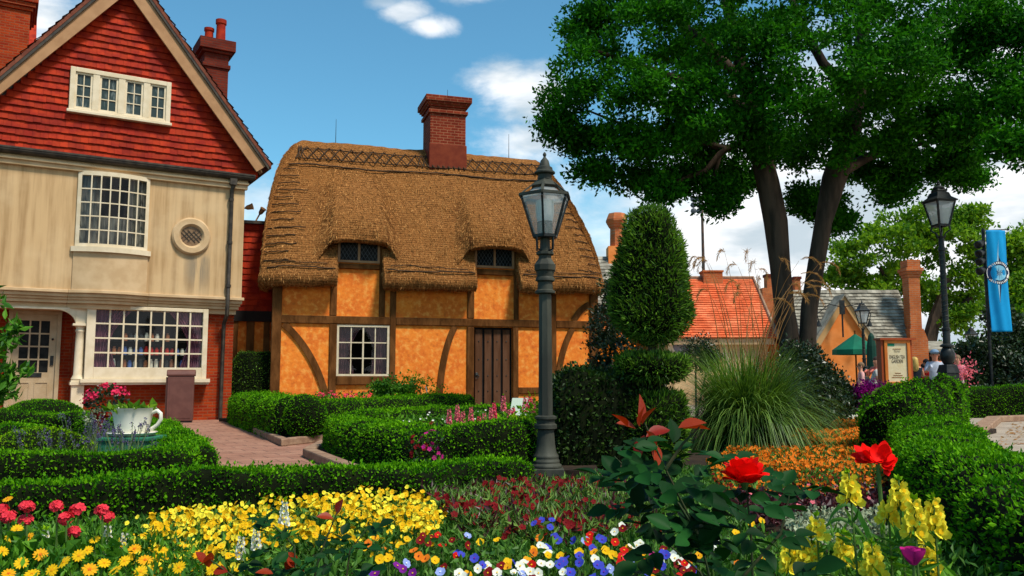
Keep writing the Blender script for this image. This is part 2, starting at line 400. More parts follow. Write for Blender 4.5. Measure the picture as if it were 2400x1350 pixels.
def solid_leaf(name, V, F, leaf, dens, mat, parent=None, ratio=.62, spread=.75, up=.25, core='core', center=None, shrink=.0):
    """leaf-covered closed surface (topiary, ball); F quads/tri list array"""
    V = np.asarray(V, float); F = np.asarray(F)
    if F.shape[1] == 4: q, t = fix_tris(F); A = np.concatenate([q[:, [0, 1, 2]], q[:, [0, 2, 3]], t])
    else: A = F.copy()
    c = V.mean(0) if center is None else np.array(center)
    n = tri_areas(V, A); cc = V[A].mean(1); ax = np.stack([np.full(len(cc), c[0]), np.full(len(cc), c[1]), cc[:, 2]*.6+c[2]*.4], 1)
    fl = (n*(cc-ax)).sum(1) < 0; A[fl] = A[fl][:, [0, 2, 1]]
    P, Nn = scatter_on(V, A, dens); P = P-Nn*RNG.uniform(-.2, .9, (len(P), 1))*leaf*.7
    LV, LF = leaves(P, Nn, leaf, leaf*ratio, spread, up)
    Vc = c+(V-c)*(1-shrink)
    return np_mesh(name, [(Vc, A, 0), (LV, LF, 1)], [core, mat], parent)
def lathe_np(prof, n=28, c=(0, 0), sx=1.0, sy=1.0, amp=.0, k=6, seed=1):
    rings = [[(c[0]+r*sx*math.cos(2*math.pi*i/n), c[1]+r*sy*math.sin(2*math.pi*i/n), z) for i in range(n)] for r, z in prof]
    V, F = ring_surface(rings)
    if amp:
        w = wob(V, amp, k, seed); d = V-np.array([c[0], c[1], 0]); d[:, 2] = 0; V = V+nrm(d)*w[:, None]; V[:, 2] += wob(V, amp*.6, k, seed+1)
    return V, F
def blob_pts(c, r, n, surf=.55):
    d = nrm(RNG.normal(0, 1, (n, 3))); rad = surf+(1-surf)*RNG.random(n)**.5
    return np.array(c)+d*np.array(r)*rad[:, None], d
def stamp(tV, tF, tM, P, Z, scale, spin=True):
    """copies of a small template (facing +Z) at points P facing Z"""
    n = len(P); Z = nrm(Z); X = nrm(np.cross(Z, RNG.normal(0, 1, (n, 3)) if spin else np.tile([0., 1., .01], (n, 1)))); Y = np.cross(Z, X)
    s = np.broadcast_to(np.asarray(scale, float), (n,))[:, None, None]
    V = P[:, None, :]+s*(tV[None, :, 0:1]*X[:, None, :]+tV[None, :, 1:2]*Y[:, None, :]+tV[None, :, 2:3]*Z[:, None, :])
    k = len(tV); F = (np.arange(n)[:, None, None]*k+tF[None]).reshape(-1, tF.shape[1])
    return V.reshape(-1, 3), F, np.tile(tM, n)
def disc(cx, cy, cz, r, n=6, rx=1.0, tilt=0.0, az=0.0, rot=0.0):
    """fan polygon as triangles"""
    vs = [(0, 0, 0)]+[(r*math.cos(rot+2*math.pi*i/n), r*rx*math.sin(rot+2*math.pi*i/n), 0) for i in range(n)]
    vs = np.array(vs); ca, sa = math.cos(tilt), math.sin(tilt)
    vs = np.stack([vs[:, 0]*ca, vs[:, 1], vs[:, 0]*sa], 1)
    c, s = math.cos(az), math.sin(az)
    vs = np.stack([vs[:, 0]*c-vs[:, 1]*s, vs[:, 0]*s+vs[:, 1]*c, vs[:, 2]], 1)+np.array([cx, cy, cz])
    return vs, np.array([(0, 1+i, 1+(i+1) % n) for i in range(n)])
def combine(parts):
    V = []; F = []; M = []; o = 0
    for v, f, m in parts: V.append(v); F.append(f+o); M += [m]*len(f); o += len(v)
    return np.concatenate(V), np.concatenate(F), np.array(M)
def T_pansy():      # unit width; 5 overlapping round petals and a small eye
    ps = []
    for k, (a, rr, d, tl) in enumerate(((90, .27, .20, .25), (150, .25, .2, .3), (30, .25, .2, .3), (205, .26, .22, .35), (335, .26, .22, .35), (270, .30, .23, .3))):
        a = R(a); v, f = disc(d*math.cos(a), d*math.sin(a), .02+.012*k, rr, 7, .95, tl, a); ps.append((v, f, 0))
    v, f = disc(0, -.05, .115, .085, 5); ps.append((v, f, 1))
    return combine(ps)
def T_star(n=5, wid=.42, cup=.25, center=.13):
    ps = []
    for k in range(n):
        a = 2*math.pi*k/n; v, f = disc(.27*math.cos(a), .27*math.sin(a), .05, .26, 6, wid*2, cup, a); ps.append((v, f, 0))
    if center: v, f = disc(0, 0, .08, center, 6); ps.append((v, f, 1))
    return combine(ps)
def T_daisy(n=13):
    ps = []
    for k in range(n):
        a = 2*math.pi*k/n; v, f = disc(.30*math.cos(a), .30*math.sin(a), .02+.02*(k % 2), .21, 6, .42, -.06, a); ps.append((v, f, 0))
    for r, z in ((.13, .05), (.08, .09)): v, f = disc(0, 0, z, r, 8); ps.append((v, f, 1))
    return combine(ps)
def tile_rows(mb, org, ux, uv, un, rows, h, w, lap=.03, jit=.008, n_off=0.0):
    """rows: list of (a0, a1) extents along ux for each course i (bottom at i*h)"""
    org, ux, uv, un = map(Vector, (org, ux, uv, un))
    for i, (a0, a1) in enumerate(rows):
        if a1-a0 < .05: continue
        ph = (i % 2)*w/2+random.uniform(-.01, .01); k0 = math.floor((a0-ph)/w); x = k0*w+ph
        wave = random.uniform(0, 6)
        while x < a1:
            l, r = max(x, a0), min(x+w, a1)-.004
            if r-l > .012:
                zb = i*h+random.uniform(-jit, jit)+.006*math.sin(x*2+wave); zt = (i+1)*h+.02
                pr = lap+random.uniform(-.006, .006)+n_off; pt = .006+n_off
                P = lambda a, z, n: org+ux*a+uv*z+un*n
                mb.add([P(l, zb, pr), P(r, zb, pr), P(r, zt, pt), P(l, zt, pt), P(l, zb, n_off-.01), P(r, zb, n_off-.01)], [(0, 1, 2, 3), (4, 5, 1, 0)])
            x += w
def wall_holes(mb, x0, x1, z0, z1, y0, y1, holes):
    """wall front y0, back y1 with rectangular openings (hx0, hx1, hz0, hz1)"""
    xs = sorted({x0, x1, *[max(x0, min(x1, h[i])) for h in holes for i in (0, 1)]}); zs = sorted({z0, z1, *[max(z0, min(z1, h[i])) for h in holes for i in (2, 3)]})
    for a, b in zip(xs, xs[1:]):
        for c, d in zip(zs, zs[1:]):
            m = ((a+b)/2, (c+d)/2)
            if any(h[0] < m[0] < h[1] and h[2] < m[1] < h[3] for h in holes): continue
            mb.add([(a, y0, c), (b, y0, c), (b, y0, d), (a, y0, d)], [(0, 1, 2, 3)]); mb.add([(a, y1, c), (b, y1, c), (b, y1, d), (a, y1, d)], [(3, 2, 1, 0)])
    for (a, b, c, d) in holes+[(x0, x1, z0, z1)]:
        a, b, c, d = max(a, x0), min(b, x1), max(c, z0), min(d, z1)
        mb.add([(a, y0, c), (a, y1, c), (a, y1, d), (a, y0, d)], [(0, 1, 2, 3)]); mb.add([(b, y0, c), (b, y1, c), (b, y1, d), (b, y0, d)], [(0, 1, 2, 3)])
        mb.add([(a, y0, c), (b, y0, c), (b, y1, c), (a, y1, c)], [(0, 1, 2, 3)]); mb.add([(a, y0, d), (b, y0, d), (b, y1, d), (a, y1, d)], [(0, 1, 2, 3)])
def bars(mb, x0, x1, z0, z1, nx, nz, y0, y1, w):
    """glazing bars of a nx by nz window"""
    for i in range(1, nx): x = x0+(x1-x0)*i/nx; mb.box(x-w/2, x+w/2, y0, y1, z0, z1)
    for j in range(1, nz): z = z0+(z1-z0)*j/nz; mb.box(x0, x1, y0+.003, y1+.003, z-w/2, z+w/2)
def frame(mb, x0, x1, z0, z1, w, y0, y1):
    mb.box(x0, x0+w, y0, y1, z0, z1); mb.box(x1-w, x1, y0, y1, z0, z1); mb.box(x0+w, x1-w, y0, y1, z0, z0+w); mb.box(x0+w, x1-w, y0, y1, z1-w, z1)
def pane_sheet(x0, x1, z0, z1, y): return MB().add([(x0, y, z0), (x1, y, z0), (x1, y, z1), (x0, y, z1)], [(0, 1, 2, 3)])
def pleats(x0, x1, z0, z1, y, amp=.03, wl=.12, gather=None, n=40, m=10):
    """hanging curtain; gather=(side, zfrac): drawn to one side lower down"""
    rows = []
    for j in range(m+1):
        t = j/m; z = z1+(z0-z1)*t; a, b = x0, x1
        if gather:
            g = math.sin(min(1, t/gather[1])*math.pi/2)*gather[2]; g *= 1 if t < gather[1] else max(.55, 1-(t-gather[1])*.9)
            if gather[0] == 'l': b = x1-(x1-x0)*g
            else: a = x0+(x1-x0)*g
        rows.append([(a+(b-a)*i/n, y+amp*math.sin((x0+(x1-x0)*i/n)/wl*6.28+.4*math.sin(t*5)), z) for i in range(n+1)])
    return MB().grid(rows)
# ------------------------------------------------------------------ setting
def sheet(name, pts, z, mat, kind='structure'):
    mb = MB(); mb.add([(p[0], p[1], z) for p in pts], [tuple(range(len(pts)))])
    o = mb.build(name, mat); o['kind'] = kind; return o
m, N = new_mat('grass_ground')
co = N.n('ShaderNodeTexCoord').outputs['Object']
N.l.new(N.mix(N.ramp(N.noise(co, .8, 6), .3, .7), (.035, .06, .012, 1), (.07, .09, .03, 1)), N.b.inputs['Base Color']); N.b.inputs['Roughness'].default_value = .95
MT['ground'] = m
sheet('ground', [(-900, -60), (900, -60), (900, 1800), (-900, 1800)], 0, 'ground')
MT['paver'] = brickmat('pink_paver', (.32, .15, .10), (.40, .21, .14), (.14, .08, .06), .48, .30, .012, .8, .5, True)
MT['paver2'] = brickmat('tan_paver', (.36, .29, .22), (.42, .35, .27), (.22, .17, .13), .6, .4, .01, .8, .3, True)
def turned_sheet(name, pts, z, mat, rz):
    c, s = math.cos(-rz), math.sin(-rz)
    o = sheet(name, [(p[0]*c-p[1]*s, p[0]*s+p[1]*c) for p in pts], z, mat); o.rotation_euler = (0, 0, rz); return o
turned_sheet('garden_path', [(-16, 8.3), (3.2, 8.3), (3.2, 23.3), (-16, 23.3)], .004, 'paver', R(31))
sheet('pavement', [(3.6, 3), (24, 3), (24, 23), (7.6, 23)], .004, 'paver2')
sheet('plaza', [(4, 23.2), (60, 23.2), (60, 70), (4, 70)], .004, 'paver2')
# soil beds (raised a little inside their kerbs)
def bed(name, pts, z, dome=0.0):
    mb = MB(); n = len(pts); mb.prism(pts, 'z', -.02, z); o = mb.build(name, 'soil'); o['kind'] = 'structure'; return o
bed('soil_bed', [(-7.0, 20.6), (-6.35, 19.95), (-3.5, 13.5), (-1.0, 19.2), (.6, 23.2), (-6.4, 21.4)], .09)
bed('soil_bed', [(-2.7, 12.9), (-2.62, 11.4), (-1.6, 9.3), (.9, 9.0), (1.6, 22.6), (.7, 22.6), (-1.9, 14.9)], .09)
bed('soil_bed', [(-13, 7.0), (-2.5, 7.0), (-4.9, 13.8), (-7, 16.8), (-13, 17.6)], .07)
bed('soil_bed', [(1.0, 9.2), (5.3, 9.2), (6.6, 13.2), (9.2, 16.4), (8, 21), (1.7, 22)], .085)
# big flower bed, mounded towards its middle
def bedz(x, y):
    return .02+.04*np.exp(-((x-(-.2))/3.4)**2-((y-4.6)/1.7)**2)
rows = []
for j in range(41):
    y = .6+8.7*j/40; rows.append([(x, y, float(bedz(x, y))) for x in np.linspace(-5.2, 4.6, 50)])
o = MB().grid(rows).build('flower_bed_soil', 'soil', smooth=True); o['kind'] = 'structure'
def kerb(label, pts, w=.16, h=.12):
    mb = MB(); pts = [Vector((p[0], p[1], 0)) for p in pts]
    left, right = [], []
    for i, p in enumerate(pts):
        d1 = (pts[i]-pts[i-1]).normalized() if i else (pts[1]-pts[0]).normalized()
        d2 = (pts[i+1]-pts[i]).normalized() if i < len(pts)-1 else d1
        d = (d1+d2).normalized(); nn = Vector((d.y, -d.x, 0))/max(.5, d.dot(d1)); left.append(p-nn*w/2); right.append(p+nn*w/2)
    for a, b, c, d in zip(left, left[1:], right[1:], right):
        mb.prism([(a.x, a.y), (b.x, b.y), (c.x, c.y), (d.x, d.y)], 'z', 0, h)
    o = mb.build('kerb', 'stone', bevel=.02); o['kind'] = 'structure'; o['label'] = label
kerb('brown stone kerb round the hedge bed by the cottage', [(-6.5, 20.2), (-3.52, 13.35), (-1.0, 19.1), (.6, 23)])
kerb('brown stone kerb of the flower bed right of the path', [(-1.9, 15.2), (-2.82, 13.0), (-2.70, 11.5), (-1.66, 9.2)])
kerb('curved kerb beside the paved walk', [(6.4, 13.2), (8.6, 15.9), (9.9, 18.0), (11.4, 20.4), (13.6, 21.6), (17, 22)], .3, .14)

# ------------------------------------------------------------------ tea shop with the tiled gable
HP, HA = G(540, 983), R(31)
house = thing('gabled_house', 'tall cream house with red tile-hung gable and bay windows at the left', 'house', (HP[0], HP[1], 0), HA)
mb = MB()          # brick ground floor (front plane y=0)
mb.box(-3.42, 0, 0, .3, 0, 2.72); mb.box(-.3, 0, .3, 7, 0, 2.72)
mb.box(-3.62, -3.42, .12, .62, 0, 2.72); mb.box(-3.95, -3.42, .62, .8, 0, 2.72); mb.box(-9.5, -4.95, .62, .8, 0, 2.72); mb.box(-9.5, -5.5, 0, .3, 0, 2.72)
mb.build('brick_wall', 'brick', house)
mb = MB(); mb.box(-9.5, -3.43, .02, .62, 2.62, 2.70); mb.box(-9.5, -.3, .3, 7, 2.7, 2.8); mb.build('ceiling', 'cream', house)
# stained plaster of the upper floor
m, N = new_mat('stained_plaster')
co = N.n('ShaderNodeTexCoord').outputs['Object']; sp = N.n('ShaderNodeSeparateXYZ', ins={0: co})
st = N.noise(N.n('ShaderNodeMapping', ins={0: co, 'Scale': (5.5, 5.5, .35)}).outputs[0], 1.0, 6, .6)
st2 = N.noise(co, 1.1, 4)
col = N.mix(N.ramp(st, .38, .72), (.56, .36, .17, 1), (.34, .195, .075, 1)); col = N.mix(N.math('MULTIPLY', N.ramp(st2, .4, .75), .5), col, (.66, .47, .26, 1))
dx = N.math('ABSOLUTE', N.math('ADD', sp.outputs[0], .98)); under = N.math('MULTIPLY', N.ramp(dx, .42, .1), N.math('MULTIPLY', N.ramp(sp.outputs[2], 4.15, 3.95), N.ramp(sp.outputs[2], 3.0, 3.7)))
col = N.mix(N.math('MULTIPLY', under, N.ramp(st, .42, .56)), col, (.27, .20, .12, 1))
N.l.new(col, N.b.inputs['Base Color']); N.b.inputs['Roughness'].default_value = .8
N.l.new(N.n('ShaderNodeBump', ins={'Strength': .15, 'Height': N.noise(co, 40, 3)}).outputs[0], N.b.inputs['Normal']); MT['plaster'] = m
mb = MB(); wall_holes(mb, -9.5, .09, 3.05, 6.05, -.35, -.15, [(-3.66, -2.24, 4.12, 5.82)])
mb.box(-.1, .09, -.15, 7, 3.05, 6.05); mb.build('plaster_wall', 'plaster', house)
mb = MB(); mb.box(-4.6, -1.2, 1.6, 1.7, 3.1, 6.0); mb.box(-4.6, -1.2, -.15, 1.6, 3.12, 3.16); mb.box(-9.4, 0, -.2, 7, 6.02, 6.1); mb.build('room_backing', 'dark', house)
# cornice below the upper floor, bulging round the bow
BC, BH = -2.955, .86
def bow(s, base, amp):
    t = (s-BC)/BH; return base-(amp*(1-t*t) if abs(t) < 1 else 0)
def curved(mb, s0, s1, z0, z1, base, amp, thick, n=18):
    ss = [s0+(s1-s0)*i/n for i in range(n+1)]
    vs = []
    for s in ss:
        y = bow(s, base, amp); vs += [(s, y, z0), (s, y, z1), (s, y+thick, z1), (s, y+thick, z0)]
    fs = [(4*i+k, 4*i+(k+1) % 4, 4*i+4+(k+1) % 4, 4*i+4+k) for i in range(n) for k in range(4)]+[(0, 1, 2, 3), (4*n+3, 4*n+2, 4*n+1, 4*n)]
    mb.add(vs, fs)
mb = MB()
for z0, z1, y, ov in ((2.64, 2.76, -.12, .0), (2.76, 2.84, -.22, .04), (2.84, 2.90, -.27, .07), (2.90, 2.985, -.33, .1), (2.985, 3.06, -.40, .13)):
    mb.box(-9.5, BC-BH, y, .28, z0, z1); mb.box(BC+BH, .02+ov, y, .28, z0, z1); curved(mb, BC-BH, BC+BH, z0, z1, y, .22, .28-y if False else .25)
    mb.box(BC-BH, BC+BH, y+.05, .28, z0, z1-.003)
mb.build('cornice', 'cream', house, bevel=.012)
mb = MB(); curved(mb, BC-.80, BC+.80, 3.06, 3.95, -.36, .22, .08); mb.build('bay_apron', 'cream', house, smooth=True)
# bow window
bwf = MB(); curved(bwf, BC-.86, BC+.86, 3.95, 4.07, -.42, .24, .25); curved(bwf, BC-.78, BC+.78, 4.07, 4.15, -.36, .22, .10); curved(bwf, BC-.78, BC+.78, 5.76, 5.86, -.36, .22, .14)
for s in (BC-.78, BC+.70): curved(bwf, s, s+.08, 4.15, 5.76, -.36, .22, .1, 3)
bww = bwf.build('bow_window', 'white', house)
mb = MB(); S0, S1 = BC-.70, BC+.70
for i in range(1, 7):
    s = S0+(S1-S0)*i/7; y = bow(s, -.36, .22); mb.box(s-.014, s+.014, y, y+.05, 4.15, 5.76)
for j in range(1, 5):
    z = 4.15+1.61*j/5; curved(mb, S0, S1, z-.014, z+.014, -.357, .22, .045)
mb.build('glazing_bars', 'white', bww)
rows = [[(S0+(S1-S0)*i/14, bow(S0+(S1-S0)*i/14, -.33, .22), z) for i in range(15)] for z in (4.15, 5.76)]
MB().grid(rows).build('pane', 'glass', bww)
pleats(S0, S0+.42, 4.12, 5.8, -.30, .025, .11).build('curtain', 'grey_curtain', bww, smooth=True)
pleats(S1-.38, S1, 4.12, 5.8, -.30, .025, .11).build('curtain', 'grey_curtain', bww, smooth=True)
pleats(S0+.42, S1-.38, 4.12, 4.85, -.22, .02, .15).build('curtain', 'grey_curtain', bww, smooth=True)
# round window
mb = MB(); cx, cz = -1.18, 4.525; rg = []
for r, y in ((.46, -.35), (.46, -.41), (.42, -.45), (.30, -.45), (.27, -.42), (.245, -.37)): rg.append([(cx+r*math.cos(a), y, cz+r*math.sin(a)) for a in np.linspace(0, 2*math.pi, 40, endpoint=False)])
V, F = ring_surface(rg, caps=False); mb.add(V, [tuple(f) for f in F]); rw = mb.build('round_window', 'cream', house, smooth=True)
mb = MB(); mb.add([(cx+.25*math.cos(a), -.372, cz+.25*math.sin(a)) for a in np.linspace(0, 2*math.pi, 32, endpoint=False)], [tuple(range(32))]); mb.build('pane', plain('amber_pane', (.16, .09, .045), (.24, .15, .08), 8, .15), rw)
mb = MB()
for k in (-.16, -.05, .06, .17):
    h = math.sqrt(max(0, .25**2-(k/1.2)**2))*.75
    mb.obox((cx+k-h*.8, -.38, cz-h*.8), (cx+k+h*.8, -.38, cz+h*.8), .012, .012); mb.obox((cx+k-h*.8, -.384, cz+h*.8), (cx+k+h*.8, -.384, cz-h*.8), .012, .012)
mb.build('lattice', 'gutter', rw)
# gutter, fascia
mb = MB(); mb.box(-9.5, .14, -.44, -.3, 5.83, 6.14); mb.box(-9.5, .16, -.50, -.32, 5.94, 6.0); mb.build('fascia', 'cream', house, bevel=.015)
mb = MB(); pr = [(-.5+.11*math.cos(a), 6.16+.11*math.sin(a)) for a in np.linspace(math.pi, 2*math.pi, 9)]
mb.prism([(p[0], p[1]) for p in pr], 'x', -9.5, .28); mb.box(-9.5, .28, -.62, -.40, 6.16, 6.2); mb.build('gutter', 'gutter', house)
mb = MB(); mb.tube([(-.22, -.5, 6.1), (-.22, -.5, 5.95), (-.25, -.42, 5.78), (-.26, -.42, 3.1), (-.27, -.48, 3.0), (-.27, -.42, 2.6), (-.27, -.12, 2.4), (-.28, -.12, .02)], .05, 10)
for z in (5.5, 4.4, 3.3): mb.tube([(-.26, -.42, z), (-.26, -.42, z+.07)], .066, 10)
mb.box(-.33, -.16, -.58, -.42, 5.9, 6.06); mb.build('downpipe', 'gutter', house, smooth=True)
# tile-hung gable
AX, SL = -2.9, 1.27
gz = 10.9
mb = MB(); mb.add([(-6.3, -.34, 6.15), (.4, -.34, 6.15), (AX, -.34, 10.5)], [(0, 1, 2)]); mb.add([(-6.3, -.1, 6.15), (.4, -.1, 6.15), (AX, -.1, 10.5)], [(2, 1, 0)])
hgt = .168; rws = []
for i in range(26):
    z = 6.18+hgt*(i+.3); half = (10.42-z)/SL; rws.append((-half, half))
tile_rows(mb, (AX, -.35, 6.2), (1, 0, 0), (0, 0, 1), (0, -1, 0), rws, hgt, .165, .052, .009)
mb.build('gable_wall', 'tile', house)
mb = MB()
L = 4.35
for sg in (-1, 1):
    for (u0, u1, y0, y1) in ((0, .34, -.64, -.58),):
        p = [(AX, gz-.02), (AX+sg*L/1.27, gz-.02-L), (AX+sg*(L/1.27-.10), gz-.02-L-.2), (AX, gz-.60)]
        if sg > 0: p[1] = (AX+3.46, gz-.02-3.46*SL); p[2] = (AX+3.20, gz-.02-3.46*SL-.2)
        mb2 = MB(); mb2.prism(p, 'y', y0, y1); mb2.build('bargeboard', 'barge', house)
        mb3 = MB(); q = [(AX, gz+.03), (AX+sg*3.5, gz+.03-3.5*SL), (AX+sg*3.5, gz-.10-3.5*SL), (AX, gz-.10)]; mb3.prism(q, 'y', -.69, -.635); mb3.build('verge_trim', 'gutter', house)
        mb4 = MB(); q = [(AX, gz-.30), (AX+sg*3.35, gz-.30-3.35*SL), (AX+sg*3.35, gz-.36-3.35*SL), (AX, gz-.36)]; mb4.prism(q, 'y', -.58, -.33); mb4.build('soffit', 'barge', house)
mb = MB()
for sg in (-1, 1):
    q = [(AX, gz+.12), (AX+sg*3.55, gz+.12-3.55*SL), (AX+sg*3.55, gz-3.55*SL), (AX, gz)]; mb.prism(q, 'y', -.70, 7.4)
ln = 3.55*math.sqrt(1+SL*SL); cs = 1/math.sqrt(1+SL*SL); sn = SL*cs
for sg in (-1, 1):
    tile_rows(mb, (AX+sg*3.57, -.72, gz+.12-3.57*SL), (0, 1, 0), (-sg*cs, 0, sn), (sg*sn, 0, cs), [(0, 8.1)]*27, ln/27, .2, .045, .01)
mb.build('roof', 'rooftile', house)
# attic window, four lights
mb = MB(); frame(mb, -4.02, -1.80, 7.215, 8.30, .11, -.48, -.34); mb.box(-4.06, -1.76, -.52, -.36, 7.20, 7.27)
for i in range(1, 4):
    x = -4.02+2.22*i/4; mb.box(x-.075, x+.075, -.47, -.34, 7.325, 8.19)
aw = mb.build('attic_window', 'white', house, bevel=.01)
gb = MB(); pn = MB()
for i in range(4):
    a = -4.02+2.22*i/4+(.11 if i == 0 else .075); b = -4.02+2.22*(i+1)/4-(.11 if i == 3 else .075)
    frame(gb, a, b, 7.325, 8.19, .045, -.44, -.40); bars(gb, a+.045, b-.045, 7.37, 8.145, 2, 3, -.432, -.402, .022)
    pn.add([(a, -.408, 7.325), (b, -.408, 7.325), (b, -.408, 8.19), (a, -.408, 8.19)], [(0, 1, 2, 3)])
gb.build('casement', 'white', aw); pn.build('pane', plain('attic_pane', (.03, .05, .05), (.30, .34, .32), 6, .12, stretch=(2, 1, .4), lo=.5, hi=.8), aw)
# shop window box bay
mb = MB(); mb.box(-3.39, -3.20, -.27, -.16, 1.02, 2.74); mb.box(-.80, -.68, -.27, -.16, 1.02, 2.74); mb.box(-3.20, -.80, -.27, -.16, 1.02, 1.29); mb.box(-3.20, -.80, -.27, -.16, 2.655, 2.74)
mb.box(-3.39, -3.30, -.16, 0, 1.02, 2.64); mb.box(-.77, -.68, -.16, 0, 1.02, 2.64); mb.box(-3.47, -.60, -.34, 0, .93, 1.02); mb.box(-3.45, -.62, -.30, 0, .88, .93)
sw = mb.build('shop_window', 'white', house, bevel=.008)
mb = MB(); bars(mb, -3.20, -.80, 1.29, 2.655, 8, 4, -.25, -.19, .036); mb.build('glazing_bars', 'white', sw)
pane_sheet(-3.20, -.80, 1.28, 2.66, -.20).build('pane', 'glass', sw)
for a, b, g in ((-3.19, -2.4, ('l', .62, .60)), (-1.6, -.81, ('r', .62, .60))): pleats(a, b, 1.28, 2.66, -.13, .02, .09, g).build('curtain', 'curtain', sw, smooth=True)
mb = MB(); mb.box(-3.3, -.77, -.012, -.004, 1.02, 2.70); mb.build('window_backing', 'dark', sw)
mb = MB()
for z in (1.30, 1.60, 1.93): mb.box(-3.1, -.95, -.11, -.014, z-.025, z-.008)
mb.build('shelf', 'dark', sw)
# door in the porch
dr = MB(); frame(dr, -4.95, -3.86, .10, 2.62, .09, .5, .62); do_frame = dr.build('door_frame', 'door', house, bevel=.006)
mb = MB(); X0, X1 = -4.86, -3.95
mb.box(X0, X1, .56, .62, .10, 1.02); frame(mb, X0, X1, 1.02, 2.53, .15, .56, .62)
bars(mb, X0+.15, X1-.15, 1.17, 2.38, 3, 4, .565, .61, .035)
for a, b in ((X0+.12, X0+.41), (X0+.50, X1-.12)): frame(mb, a, b, .22, .95, .025, .545, .57)
door = mb.build('door', 'door', house)
pane_sheet(X0+.15, X1-.15, 1.17, 2.38, .595).build('pane', 'darkglass', door)
mb = MB(); mb.box(-4.52, -4.22, .545, .56, 1.06, 1.16); mb.build('letter_plate', 'black', door)
mb = MB(); mb.box(-4.06, -3.99, .535, .56, 1.33, 1.56); mb.ball((-4.03, .53, 1.95), .028); mb.build('handle', 'black', door)
# porch column and arched bracket
mb = MB(); cx, cy = -3.5, -.06
mb.box(cx-.13, cx+.13, cy-.12, cy+.14, 0, .88); mb.box(cx-.17, cx+.17, cy-.16, cy+.17, .88, .95); mb.box(cx-.15, cx+.15, cy-.14, cy+.15, .95, .99)
mb.lathe([(.14, .99), (.15, 1.02), (.13, 1.06), (.105, 1.12), (.095, 1.9), (.09, 2.10), (.105, 2.12), (.105, 2.15), (.09, 2.17), (.10, 2.22), (.14, 2.25)], 16, (cx, cy, 0)); mb.box(cx-.17, cx+.17, cy-.16, cy+.17, 2.25, 2.30); mb.box(cx-.11, cx+.11, cy-.1, cy+.12, 2.30, 2.66)
mb.build('porch_column', 'white', house, smooth=True)
arc = [(-3.61, 2.64)]+[(-3.61-.42+.42*math.cos(a), 2.28+.33*math.sin(a)) for a in np.linspace(0, math.pi/2, 10)]+[(-4.03, 2.64)]
mb = MB(); mb.prism(arc, 'y', -.14, .02); mb.build('arch_bracket', 'white', house)
mb = MB(); mb.box(-9.5, -3.6, -.15, .02, 2.612, 2.66); mb.build('lintel', 'white', house)
# chimneys
def chimney(parent, name, x0, x1, y0, y1, zb, zt, mat, steps, pots=()):
    mb = MB(); mb.box(x0, x1, y0, y1, zb, zt)
    for dz0, dz1, ov in steps: mb.box(x0-ov, x1+ov, y0-ov, y1+ov, zt+dz0, zt+dz1)
    o = mb.build(name, mat, parent, bevel=.012)
    for px, py, h, r in pots:
        z = zt+steps[-1][1]; pm = MB(); pm.lathe([(r*1.1, z-.02), (r, z+.05), (r*.92, z+h*.8), (r*1.12, z+h*.83), (r*1.12, z+h), (r*.8, z+h), (r*.75, z+h-.08)], 14, (px, py, 0), cap=False); pm.build('chimney_pot', 'tile', o, smooth=True)
    return o
chimney(house, 'chimney', -.50, .18, 2.5, 3.3, 5.5, 9.95, 'brickdark', ((0, .12, .05), (.12, .42, .0), (.42, .5, .08), (.5, .82, .16)), ((-.02, 2.75, .72, .14), (-.3, 3.0, .5, .13)))
chimney(house, 'chimney', -6.9, -4.85, 4.2, 5.6, 8.5, 11.2, 'brick', ((0, .1, .06), (.1, .22, .12), (.22, .5, .18)))
mb = MB(); mb.prism([(3.0, 6.2), (9.5, 13.0), (9.6, 12.9), (3.1, 6.0)], 'x', -16, -4.6)
lr = math.sqrt(6.5**2+6.8**2); tile_rows(mb, (-16, 2.98, 6.2), (1, 0, 0), (0, 6.5/lr, 6.8/lr), (0, -6.8/lr, 6.5/lr), [(0, 11.3)]*36, lr/36*.62, .2, .035, .01)
mb.build('rear_roof', 'tile', house)
def spotlight(parent, p, a, ln=.3):
    p = Vector(p); d = Vector(a).normalized(); mb = MB(); mb.tube([p, p+d*ln], .022, 6)
    q = p+d*ln; e = (d+Vector((.2, -.5, .1))).normalized(); mb.lathe([(.03, 0), (.06, .05), (.075, .16), (.09, .2), (.085, .2), (.05, .12)], 10)
    b = len(mb.v)-6*10; rot = e.to_track_quat('Z', 'Y')
    for i in range(b, len(mb.v)): mb.v[i] = tuple(q+rot@Vector(mb.v[i]))
    mb.build('spotlight', 'barge', parent, smooth=True)
spotlight(house, (.09, .3, 5.45), (1, -.1, .25), .18)
